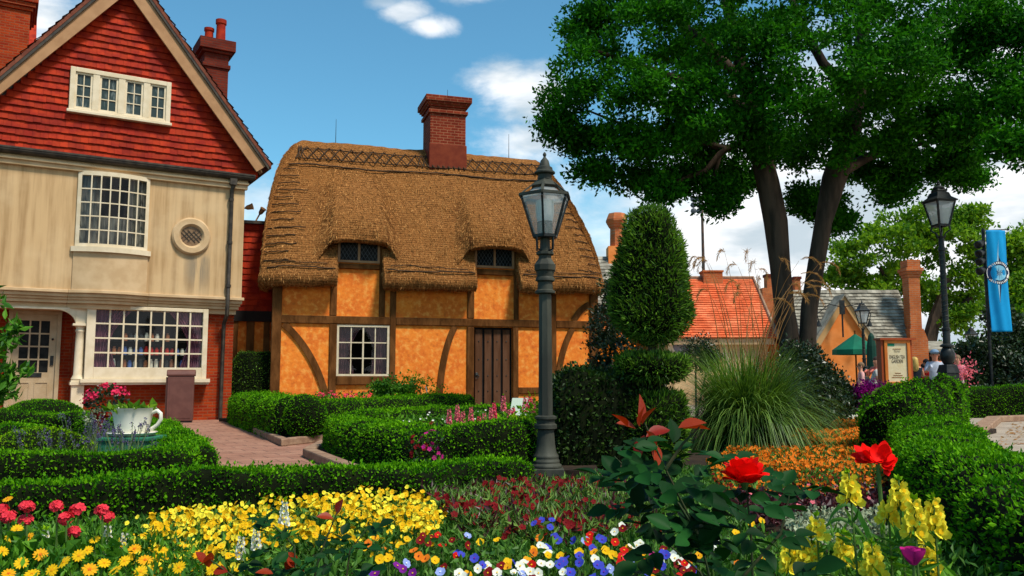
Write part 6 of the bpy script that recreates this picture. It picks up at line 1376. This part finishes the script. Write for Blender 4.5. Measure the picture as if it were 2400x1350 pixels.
# ------------------------------------------------------------------ single flowers
def plantmesh(name, mats, parts, mb_stem=None): return np_mesh(name, parts, mats)
def flower_proto(tpl, cpet, ceye, stem_h, size, name):
    V, F, M = stamp(*tpl, np.array([[0, 0, 0.]]), np.array([[0, -.62, .78]]), size, spin=False)
    sm = MB(); sm.tube([(0, .004, -.004), (0, .02, -.05), (0, .0, -stem_h)], .0025, 4); sv, sf = np.array(sm.v), np.array([f for f in sm.f if len(f) == 4])
    o = np_mesh(name, [(V, F, M), (sv, sf, 2)], ['p_'+cpet, 'p_'+ceye, 'stem']); me = o.data; bpy.data.objects.remove(o); return me
PM = {}
def put_flower(kind, tpl, cpet, ceye, u, v, z, size, label, group, stem=.2, name='pansy', cat='flower'):
    key = (kind, cpet, ceye)
    if key not in PM: PM[key] = flower_proto(tpl, cpet, ceye, stem, 1.0*size, name)
    p = G(u, v, z); o = link(name, PM[key]); o.location = tuple(p); o.rotation_euler = (RNG.normal(0, .18), RNG.normal(0, .2), RNG.normal(-p[0]*.05, .35)); s = RNG.uniform(.85, 1.15); o.scale = (s, s, 1)
    return tag(o, label, cat, group)
pans = {'blue': [(1252, 1228), (1270, 1220), (1293, 1220), (1289, 1237), (1300, 1259), (1308, 1268), (1344, 1268), (1404, 1261), (1412, 1266), (1326, 1311), (1311, 1324), (1320, 1318), (1359, 1320), (1400, 1326), (1130, 1326), (1081, 1302), (870, 1339), (1555, 1298), (1552, 1328), (1516, 1340), (1337, 1343), (1562, 1303), (1112, 1310), (1283, 1285)],
        'paleblue': [(1096, 1257), (1430, 1335), (1033, 1342), (952, 1322), (1448, 1348), (1372, 1268), (1660, 1262), (1478, 1315)], 'purple': [(931, 1328), (967, 1345), (945, 1336), (880, 1346)],
        'white': [(1457, 1233), (1441, 1248), (1267, 1280), (1276, 1288), (1218, 1328), (1244, 1342), (1262, 1345), (1228, 1340), (1120, 1335), (1076, 1346), (1492, 1280), (1500, 1275), (1578, 1302), (1582, 1310), (1320, 1343), (1205, 1345), (1480, 1283), (1670, 1285), (1678, 1270), (1650, 1290), (1600, 1318), (1290, 1300), (1655, 1255), (1750, 1275)],
        'yellow': [(1126, 1272), (1313, 1304), (1357, 1296), (1419, 1291), (1437, 1302), (937, 1280), (1285, 1303), (910, 1310), (890, 1312), (1165, 1267), (1740, 1262), (1725, 1250), (1785, 1222), (1760, 1228), (1190, 1320), (1020, 1315)],
        'gold': [(1393, 1296), (912, 1306), (1250, 1290), (1790, 1310), (1190, 1332), (880, 1262)], 'orange': [(896, 1290), (970, 1292), (981, 1305), (998, 1311), (1250, 1297), (1730, 1325), (863, 1275), (1265, 1262)],
        'red': [(1381, 1265), (1383, 1255), (1441, 1272), (1026, 1256), (1515, 1322), (1540, 1246), (1605, 1322), (1037, 1280), (1378, 1272)], 'maroon': [(1096, 1280), (990, 1257), (1003, 1275), (1144, 1345), (1010, 1262), (1175, 1328), (985, 1268), (1060, 1268), (1460, 1240)], 'magenta': [(1530, 1305), (1512, 1330)], 'coral': [(1467, 1309), (1480, 1335)]}
eye = dict(blue='purple', paleblue='white', purple='yellow', white='yellow', yellow='gold', gold='maroon', orange='maroon', red='yellow', maroon='yellow', magenta='yellow', coral='yellow')
pn = dict(blue='deep blue', paleblue='pale blue', purple='purple', white='white', yellow='bright yellow', gold='golden', orange='orange', red='red', maroon='dark maroon', magenta='magenta', coral='coral pink')
for c, L in pans.items():
    for u, v in L: put_flower('pansy', TP_, c, eye[c], u, v, .27, .046, f'{pn[c]} pansy in the mixed bed along the lower picture edge', f'{pn[c]} pansies of the mixed bed')
for _ in range(70):
    c = random.choice(['white', 'white', 'blue', 'yellow', 'gold', 'maroon', 'paleblue', 'red']); u, v = random.uniform(1040, 1640), random.uniform(1285, 1400)
    put_flower('pansy', TP_, c, eye[c], u, v, .26, .046, f'{pn[c]} pansy in the mixed bed along the lower picture edge', f'{pn[c]} pansies of the mixed bed')
for u, v in [(18, 1170), (222, 1265), (315, 1287), (26, 1259), (67, 1259), (244, 1320), (340, 1313), (122, 1337), (50, 1320), (270, 1337), (292, 1315), (185, 1302), (167, 1257), (5, 1292), (40, 1240), (95, 1300), (210, 1335), (150, 1318), (20, 1345), (205, 1290), (330, 1340), (380, 1290), (470, 1300), (75, 1345), (420, 1330), (500, 1335)]:
    put_flower('daisy', TD_, 'yellow' if (u+v) % 3 else 'gold', 'gold' if (u+v) % 3 else 'orange', u, v, .36, .054, ('pure yellow' if (u+v) % 3 else 'golden orange')+' daisy at the lower left corner', ('yellow' if (u+v) % 3 else 'golden orange')+' daisies at the lower left', .3, 'daisy')
# extra leaves at lower left
x, y = fill(gpoly([(-60, 1230), (260, 1240), (480, 1300), (480, 1420), (-60, 1420)], .3), 2600); l1 = leafcover(x, y, .10, .32, .040, .014); stuff(np_mesh('daisy_foliage', [(*l1, 0)], ['shrub']), 'green foliage of the daisies at the lower left corner', 'foliage')
# snapdragons
def floret_tpl():
    ps = []
    for (cx_, cz_, r, tl, az) in ((0, .30, .34, .9, math.pi/2), (-.18, -.12, .30, .7, -2.3), (.18, -.12, .30, .7, -.85), (0, -.3, .26, .9, -math.pi/2)):
        v, f = disc(cx_, cz_, .1, r, 6, .9, tl, az); ps.append((v, f, 0))
    v, f = disc(0, 0, .16, .2, 6); ps.append((v, f, 1)); v, f = disc(0, 0, -.25, .22, 6); ps.append((v, f, 0)); return combine(ps)
FT = floret_tpl()
def snap_proto(c1, c2, spike, stem, w, n, leafm='shrub'):
    P, Z = [], []
    for k in range(n):
        t = k/n; a = k*2.4+random.uniform(-.3, .3); r = w*.30*(1-.55*t); P.append((r*math.cos(a), r*math.sin(a), stem+spike*t)); Z.append((math.cos(a), math.sin(a), .25))
    P, Z = np.array(P), np.array(Z); V, F, M = stamp(*FT, P, Z, np.linspace(w*.62, w*.34, n), spin=False)
    mb = MB(); mb.tube([(0, 0, 0), (.01, 0, stem*.5), (0, 0, stem+spike)], [.006, .005, .003], 5)
    LP = np.stack([np.zeros(46), np.zeros(46), RNG.uniform(.02, stem*.92, 46)], 1); lv = leaves(LP, np.stack([RNG.normal(0, 1, 46), RNG.normal(0, 1, 46), np.full(46, .35)], 1), .07, .016, .2)
    bud = leaves(np.array([[0, 0, stem+spike]]*10), RNG.normal(0, .6, (10, 3))+np.array([0, 0, 1]), .02, .01, .3)
    return (V, F, M), mb, lv, bud
def snapdragon(label, group, p, c1, c2, spike, stem, w, n=26, lean=0.0, az=0.0):
    (V, F, M), mb, lv, bud = snap_proto(c1, c2, spike, stem, w, n); o = thing('snapdragon', label, 'flower', p, az, group); o.rotation_euler = (RNG.normal(0, .05), lean, az)
    mb.build('stem', 'stem', o); np_mesh('leaves', [(*lv, 0)], ['shrub'], o); np_mesh('blossoms', [(V, F, M), (*bud, 2)], ['p_'+c1, 'p_'+c2, 'boxlime'], o); return o
where = {(2007, 1146): 'short yellow snapdragon left of the red lilies stems, highest on the left', (2111, 1161): 'yellow snapdragon highest in the clump, right below the red lilies', (2078, 1200): 'small pale yellow snapdragon between the two tallest ones', (2137, 1212): 'full yellow snapdragon left half of the close pair at the right', (2184, 1210): 'largest full yellow snapdragon, right half of the close pair', (2181, 1290): 'yellow snapdragon directly above the magenta rosebud, right side',
         (1868, 1300): 'yellow snapdragon leftmost of the lower row beside the rose leaves', (1893, 1235): 'small yellow snapdragon at the edge of the silvery leaves', (1989, 1291): 'thick yellow snapdragon in the middle of the lower row', (2030, 1313): 'slim yellow snapdragon right of the thick one in the lower row', (2056, 1313): 'slim yellow snapdragon rightmost in the lower row before the rosebud', (2004, 1338): 'yellow snapdragon lowest, cut close to the bottom edge', (1926, 1292): 'tiny yellow snapdragon with few blossoms in the lower row', (2185, 1352): 'yellow snapdragon at the bottom edge under the magenta rosebud', (1885, 1310): 'second yellow snapdragon leaning beside the leftmost one'}
for (u, v), lab in where.items():
    Y = 2.75+RNG.uniform(-.15, .2) if u > 1960 else 3.0; c = D(u, v, Y); big_ = 1.15 if 'full' in lab or 'largest' in lab else .7 if ('tiny' in lab or 'small' in lab) else 1.0
    sp = .098*big_; base = (c[0]+RNG.normal(0, .03), Y, 0); st__ = c[2]-sp/2; snapdragon(lab, 'yellow snapdragons', base, 'lemon', 'yellow', sp, st__, .082, int(15*big_), 0)
for i, (u, v, c) in enumerate([(1180, 945, 'pink'), (1151, 972, 'pink'), (1123, 992, 'coral'), (1072, 966, 'pink'), (1053, 976, 'pink'), (1104, 972, 'pink'), (1241, 945, 'coral'), (1230, 948, 'pink'), (1194, 976, 'pink'), (1203, 972, 'coral'), (1075, 990, 'pink'), (1135, 985, 'pink'), (1158, 960, 'coral'), (1250, 952, 'pink'), (1085, 982, 'pink')]):
    Y = 11.3+RNG.uniform(-.4, .5); cc = D(u, v, Y); snapdragon(f'{"salmon" if c == "pink" else "deep coral"} snapdragon in the border left of the big lamp post', f'{"salmon" if c == "pink" else "coral"} snapdragons before the plank door', (cc[0], Y, 0), 'pink' if c == 'pink' else 'hotpink', 'pink', .2, cc[2]-.1, .085, 22)
for i, (u, v) in enumerate([(107, 1268), (252, 1257), (667, 1200), (604, 1262), (560, 1285), (240, 1285), (290, 1275)]):
    Y = 3.9; cc = D(u, v, Y); snapdragon(['white stock beside the daisies at far left', 'white stock between daisies and yellow violas', 'white stock standing among the yellow violas, upper one', 'white stock in the yellow violas above the rose leaves', 'white stock in the yellow violas left of the rose leaves', 'white stock low among the daisies', 'white stock right of the low daisies'][i], 'white stocks', (cc[0], Y, 0), 'white', 'lemon', .10, cc[2]-.05, .05, 18)
# geraniums
def umbel(c, r, n, size, cp='coral'):
    d = nrm(RNG.normal(0, 1, (n, 3))+np.array([0, -.3, .7])); P = np.array(c)+d*r*np.array([1, 1, .7])*RNG.uniform(.75, 1.3, (n, 1)); return stamp(*TS_, P, d, size)
def geranium(label, p, h, r=.042):
    r *= .62
    o = thing('geranium', label, 'flower', p, group='coral geraniums'); V, F, M = umbel((0, 0, h), r, 30, .030); np_mesh('flower_head', [(V, F, M*0)], ['p_coral'], o)
    mb = MB(); mb.tube([(.02, .02, 0), (.01, 0, h*.6), (0, 0, h)], .004, 5); mb.build('stem', 'stem', o)
    P = np.stack([RNG.normal(0, .06, 26), RNG.normal(0, .06, 26), RNG.uniform(.1, h*.72, 26)], 1); V, F = leaves(P, RNG.normal(0, .5, (26, 3))+np.array([0, -.3, .8]), .065, .06, .3); np_mesh('leaves', [(V, F, 0)], ['shrub'], o)
for (u, v), lab in {(63, 1187): 'coral geranium, small high head at far left', (133, 1186): 'coral geranium, round head second from the left of the high ones', (183, 1195): 'coral geranium, broad dome-shaped head in the middle', (240, 1196): 'coral geranium, rightmost head against the dark hedge', (155, 1216): 'coral geranium, large drooping head below the dome-shaped one', (20, 1212): 'coral geranium, large head at the left picture edge', (60, 1219): 'coral geranium, lower head beside the one at the picture edge', (3, 1195): 'coral geranium cut by the left picture edge', (172, 1246): 'coral geranium, lowest faded head above the daisies', (252, 1212): 'coral geranium just under the rightmost head'}.items():
    Y = 3.75+RNG.uniform(-.1, .1); c = D(u, v, Y); geranium(lab, (c[0], Y, 0), c[2], .046 if 'large' in lab or 'broad' in lab else .036)
def bushy(name, label, p, r, h, nfl, cpet, leafm='shrub', nleaf=300, lsz=.05, fsz=.05, group=None, umb=False):
    o = thing(name, label, 'plant', p, group=group); P, d = blob_pts((0, 0, h*.55), (r, r, h*.5), nleaf, .3); V, F = leaves(P, d+np.array([0, 0, .4]), lsz, lsz*.7, .7); np_mesh('leaves', [(V, F, 0)], [leafm], o)
    d = nrm(RNG.normal(0, 1, (nfl, 3))*np.array([1, 1, .6])+np.array([0, -.35, .75])); P = np.array([0, 0, h*.55])+d*np.array([r*1.02, r*1.02, h*.52])
    if umb: P = np.repeat(P, 14, 0)+RNG.normal(0, .025, (nfl*14, 3)); d = np.repeat(d, 14, 0)+RNG.normal(0, .5, (nfl*14, 3))
    V, F, M = stamp(*TS_, P, d, fsz); np_mesh('blossoms', [(V, F, M*0)], ['p_'+cpet], o); return o
bushy('geranium_bush', 'hot pink geraniums in the pot behind the teacup', (gpos[0], gpos[1], .42), .33, .48, 20, 'hotpink', 'darkshrub', 320, .07, .045, None, True)
bushy('silver_trailer', 'grey-leaved trailing plant spilling from the flower pot', (gpos[0]+.02, gpos[1]-.12, .28), .34, .26, 2, 'white', 'silver', 240, .05, .03)
im = None
for i, (u, v) in enumerate([(748, 935), (775, 932), (800, 925), (822, 928), (845, 932), (760, 928), (858, 938)]):
    p = D(u, 900, 19.0+.1*(i % 3)); o = bushy('impatiens', 'bushy impatiens with pink blossoms behind the hedge ball under the cottage window', (p[0], p[1], .05), .22, .66, 18, 'hotpink' if i % 2 else 'coral', 'shrub', 130, .07, .075, 'impatiens under the cottage window')
for i, (u, v) in enumerate([(986, 1003), (988, 1034), (970, 1015), (1008, 1006), (962, 1032)]):
    p = G(u, v, .45); bushy('maroon_stock', 'maroon flowering plant over the right end of the thick hedge', (p[0]+.05, p[1]+.35, 0), .13, .50, 14, 'magenta' if i == 1 else 'maroon', 'darkshrub', 60, .05, .05, 'maroon plants at the thick hedge')
# ------------------------------------------------------------------ red lilies
def strap(mb, pts, w, n=10):
    P = [Vector(p) for p in bez3(*pts, n)]; rows = []
    for i, p in enumerate(P):
        t = i/(len(P)-1); d = (P[min(i+1, len(P)-1)]-P[max(i-1, 0)]).normalized(); s = d.cross(Vector((0, -.6, .8))).normalized(); ww = w*math.sin(math.pi*min(1, .12+t*.88))**.7*.5
        rows.append([tuple(p-s*ww), tuple(p+Vector((0, 0, -ww*.35))), tuple(p+s*ww)])
    mb.grid(rows)
def bez3(a, b, c, n): return [tuple((1-t)**2*np.array(a)+2*t*(1-t)*np.array(b)+t*t*np.array(c)) for t in np.linspace(0, 1, n)]
LY = 4.35; lb = D(2062, 1200, LY); lily = thing('red_lily', 'red trumpet lily with four open blooms on a tall stem before the right hedge', 'flower', (lb[0], LY, 0))
mb = MB(); top = D(2058, 1082, LY); tz = top[2]; mb.tube([(.02, 0, 0), (.01, 0, tz*.6), (0, 0, tz)], .011, 8); mb.build('stem', 'stem', lily, smooth=True)
for (u, v, dx, dz, dy) in ((2016, 1062, -1, .35, -.5), (2082, 1056, .8, .5, -.4), (2048, 1064, -.2, .3, -.9), (2088, 1092, .9, -.5, -.4)):
    c = D(u, v, LY); c0 = Vector((c[0]-lb[0], 0, c[2])); hub = Vector((0, 0, tz)); mb = MB(); ax = Vector((dx, dy, dz)).normalized(); start = hub+ax*.02; tip = c0; q = ax.to_track_quat('Z', 'Y')
    for k in range(6):
        a = 2*math.pi*k/6+.3; e = q@Vector((math.cos(a), math.sin(a), 0)); base = start; mid = c0-ax*.01+e*.022; end = c0+ax*.012+e*.052; strap(mb, (base, mid, end), .058, 8)
    mb.build('bloom', 'p_rosered', lily, smooth=True)
mb = MB()
for az, L, h in ((2.6, .32, .34), (3.3, .38, .30), (.4, .34, .32), (5.6, .3, .36), (1.8, .3, .3), (4.3, .33, .26), (2.9, .26, .42), (.1, .24, .4)):
    strap(mb, ((0, 0, 0), (math.cos(az)*L*.4, math.sin(az)*L*.3, h*1.5), (math.cos(az)*L, math.sin(az)*L*.6, h*.75)), .034)
mb.build('leaves', 'roseleaf' if False else 'shrub', lily, smooth=True)
# ------------------------------------------------------------------ rose bushes close to the camera
def leaf_big(mb, p, d, L, W, curl=.12, up=None):
    d = Vector(d).normalized(); up = Vector(up) if up is not None else Vector((random.gauss(0, .35), random.gauss(-.25, .35), 1)); s = d.cross(up); s = s.normalized() if s.length > 1e-3 else Vector((1, 0, 0)); n = s.cross(d); p = Vector(p)
    prof = (0.03, .62, .92, 1.0, .84, .5, .02); rows = []
    for i, w in enumerate(prof):
        t = i/(len(prof)-1); c = p+d*L*t-n*curl*L*t*t; ww = w*W/2; rows.append([tuple(c-s*ww+n*ww*.35), tuple(c-s*ww*.5+n*ww*.1), tuple(c), tuple(c+s*ww*.5+n*ww*.1), tuple(c+s*ww+n*ww*.35)])
    mb.grid(rows)
def spray(mb, p, d, L, k=5):
    d = Vector(d).normalized(); s = d.cross(Vector((0, -.3, 1))).normalized(); p = Vector(p)
    leaf_big(mb, p+d*L*.9, d, L*1.05, L*.72)
    for q in range(1, (k-1)//2+1):
        for sg in (-1, 1): leaf_big(mb, p+d*L*(.9-.42*(q-.3)), d*.45+s*sg, L*.85, L*.6)
def rose_bush(label, base, Y, canes, sprays, young, L, flowers_=()):
    o = thing('rose_bush', label, 'rose bush', (base[0], Y, 0)); bx = base[0]
    def Q(u, v, dy=0): p = D(u, v, Y+dy); return (p[0]-bx, dy, p[2])
    mb = MB()
    for c in canes: pts = [Q(*q) for q in c]; mb.tube(pts, list(np.linspace(.0038, .0016, len(pts))), 6)
    mb.build('canes', plain('dark_cane', (.015, .04, .012), (.05, .05, .02), 30), o, smooth=True)
    mb = MB()
    for q in sprays: spray(mb, Q(*q[:3]), (q[3], q[4], q[5]), L*random.uniform(.8, 1.15))
    mb.build('leaves', 'roseleaf', o, smooth=True)
    if young:
        mb = MB()
        for q in young: leaf_big(mb, Q(*q[:3]), (q[3], q[4], q[5]), L*random.uniform(.75, 1.15), L*.72)
        mb.build('young_leaves', 'roseyoung', o, smooth=True)
    return o, Q
random.seed(21)
def rsp(): return (random.uniform(-1, 1), random.uniform(-.6, .4), random.uniform(-.35, .5))
sprs = []
for u, v in [(1440, 1060), (1470, 1045), (1530, 1080), (1600, 1085), (1450, 1130), (1500, 1140), (1560, 1130), (1620, 1120), (1660, 1170), (1480, 1190), (1540, 1200), (1600, 1190), (1650, 1220), (1700, 1190), (1560, 1250), (1620, 1270), (1500, 1240), (1590, 1310), (1680, 1300), (1740, 1240), (1780, 1190), (1820, 1180), (1820, 1270), (1760, 1310), (1700, 1340), (1640, 1340), (1540, 1290), (1480, 1160), (1580, 1160), (1720, 1145), (1690, 1090), (1650, 1060),
             (1520, 1340), (1610, 1240), (1560, 1210), (1460, 1100), (1530, 1110), (1600, 1140), (1640, 1180), (1760, 1210), (1840, 1130), (1870, 1150), (1850, 1350), (1900, 1340), (1600, 1360), (1690, 1260), (1580, 1090), (1510, 1170), (1620, 1205), (1530, 1240)]:
    sprs.append((u, v, random.uniform(-.16, .2), *rsp()))
yng = [(1500, 1000, 0, .1, -.2, 1), (1505, 995, 0, .5, -.2, .8), (1490, 1005, .02, -.8, -.1, .3), (1470, 1000, 0, -.6, -.2, .6), (1515, 1010, 0, .4, -.3, -.8), (1510, 1020, .03, -.3, -.3, -.8), (1600, 1005, .03, 1, -.1, .1), (1590, 1003, 0, .8, -.2, .25), (1570, 1008, .03, -.7, -.2, -.1), (1525, 1035, 0, .3, -.3, -1), (1495, 990, .02, .2, .2, .9)]
rb1, Q = rose_bush('dark rose bush with red young tips and one open red rose in the foreground', D(1680, 1300, 1.75), 1.75, [[(1740, 2700), (1700, 1500), (1640, 1260), (1560, 1100), (1510, 990)], [(1745, 2700), (1770, 1500), (1760, 1250), (1748, 1135)], [(1640, 1260), (1590, 1180), (1490, 1120), (1440, 1070)], [(1700, 1400), (1830, 1250), (1850, 1160)], [(1560, 1100), (1600, 1040), (1640, 1000)], [(1720, 1500), (1640, 1340), (1560, 1270)]], sprs, yng, .054)
c = Vector(Q(1745, 1125)); mb = MB(); random.seed(4)
for ring, (n, r0, r1, h, w) in enumerate(((5, .010, .050, .020, .052), (6, .010, .043, .036, .046), (5, .008, .030, .046, .036), (4, .006, .018, .050, .026))):
    for k in range(n):
        a = 2*math.pi*(k+.5*ring)/n+random.uniform(-.15, .15); e = Vector((math.cos(a), math.sin(a), 0)); s = Vector((-math.sin(a), math.cos(a), 0)); rows = []
        for i in range(6):
            t = i/5; rr = r0+(r1-r0)*t**.8; z = h*t*(1.15-.25*t if ring > 0 else 1-.35*t)+.006*math.sin(k*3+t*3); ww = w*math.sin(math.pi*(.12+.74*t))**.6/2
            rows.append([tuple(c+e*(rr-.10*abs(j)**2*w*.9)+s*j*ww+Vector((0, 0, z-.003*j*j))) for j in (-1, -.5, 0, .5, 1)])
        mb.grid(rows)
mb.build('bloom', 'p_rosered', rb1, smooth=True)
mb = MB(); mb.lathe([(.004, -.02), (.009, -.008), (.010, .004)], 8, tuple(c)); mb.build('calyx', 'stem', rb1)
sp2 = [(u, v, random.uniform(-.1, .1), *rsp()) for u, v in [(600, 1250), (640, 1230), (690, 1240), (740, 1265), (790, 1280), (830, 1300), (680, 1290), (730, 1310), (620, 1290), (780, 1330), (840, 1340), (660, 1330), (580, 1320), (870, 1290), (860, 1250), (720, 1350), (640, 1360)]]
y2 = [(480, 1320, 0, -.5, -.2, .8), (470, 1325, 0, .6, -.2, .5), (490, 1330, 0, .1, -.2, 1), (670, 1335, 0, .6, -.2, .6), (690, 1330, 0, -.3, -.2, 1), (700, 1340, 0, .9, 0, .1), (500, 1340, 0, .8, -.2, .1), (640, 1345, 0, -.9, -.2, .2), (790, 1205, .02, .3, -.2, .9), (780, 1215, .02, -.8, -.2, .2)]
rose_bush('low dark-leaved rose bush with rust-red tips in front of the yellow violas', D(700, 1400, 2.25), 2.25, [[(720, 2400), (700, 1500), (690, 1280), (640, 1230)], [(720, 2400), (800, 1450), (820, 1290), (860, 1240)], [(715, 2400), (620, 1500), (560, 1360), (490, 1310)], [(700, 1500), (750, 1300), (790, 1200)]], sp2, y2, .042)
RY = 2.3; p = D(2140, 1305, RY); o = thing('rosebud', 'magenta rosebud on a stem at the lower right', 'flower', (p[0], RY, 0)); mb = MB(); mb.tube([(.02, 0, 0), (.005, 0, p[2]*.6), (0, 0, p[2]-.02)], .004, 6); mb.build('stem', 'stem', o)
mb = MB()
for ring, (n, r, tw) in enumerate(((5, .024, 0), (4, .018, .5), (3, .010, .2))):
    for k in range(n):
        a = 2*math.pi*k/n+tw; rows = []
        for i in range(6):
            t = i/5; rr = r*(.35+.75*math.sin(t*1.9)+(.25*t**4 if ring == 0 else 0)); rows.append([(rr*math.cos(a+j*.75), rr*math.sin(a+j*.75), p[2]-.02+.042*t+ring*.002-.004*j*j*t) for j in (-1, -.5, 0, .5, 1)])
        mb.grid(rows)
mb.build('bloom', 'p_magenta', o, smooth=True)
mb = MB(); leaf_big(mb, (0, 0, p[2]-.08), (-.8, -.3, .5), .05, .03); leaf_big(mb, (0, 0, p[2]-.10), (.8, -.2, .4), .05, .03); leaf_big(mb, (-.02, 0, p[2]-.14), (-.9, .3, .1), .055, .035); mb.build('leaves', 'roseleaf', o, smooth=True)
x, y = fill(gpoly([(1780, 1260), (2120, 1230), (2260, 1330), (2260, 1480), (1700, 1480)], .4), 900); P = np.stack([x, y, RNG.uniform(.08, .42, len(x))], 1); l1 = leaves(P, np.zeros_like(P)+np.array([0, 0, .3]), .06, .016, .9, .5); stuff(np_mesh('snapdragon_foliage', [(*l1, 0)], ['shrub']), 'narrow green foliage round the yellow snapdragons at the lower right', 'foliage')

# fallen leaves along the curved kerb
t_ = RNG.random(260); kp = np.array([(6.4, 13.2), (8.6, 15.9), (9.9, 18.0), (11.4, 20.4), (13.6, 21.6)]); i_ = np.minimum(3, (t_*4).astype(int)); f_ = (t_*4-i_)[:, None]; P = kp[i_]*(1-f_)+kp[i_+1]*f_+np.stack([.3+np.abs(RNG.normal(0, .35, 260)), -.2-np.abs(RNG.normal(0, .3, 260))], 1)
P = np.concatenate([P, np.full((260, 1), .012)], 1); l1 = leaves(P, np.zeros_like(P)+np.array([0, 0, .02]), .10, .05, 1.0, -.0, .35, .05); l1[0][:, 2] = np.abs(l1[0][:, 2]-.012)*.25+.010
stuff(np_mesh('fallen_leaves', [(*l1, 0)], ['straw']), 'dry fallen leaves lying along the curved kerb at the right', 'leaf litter')
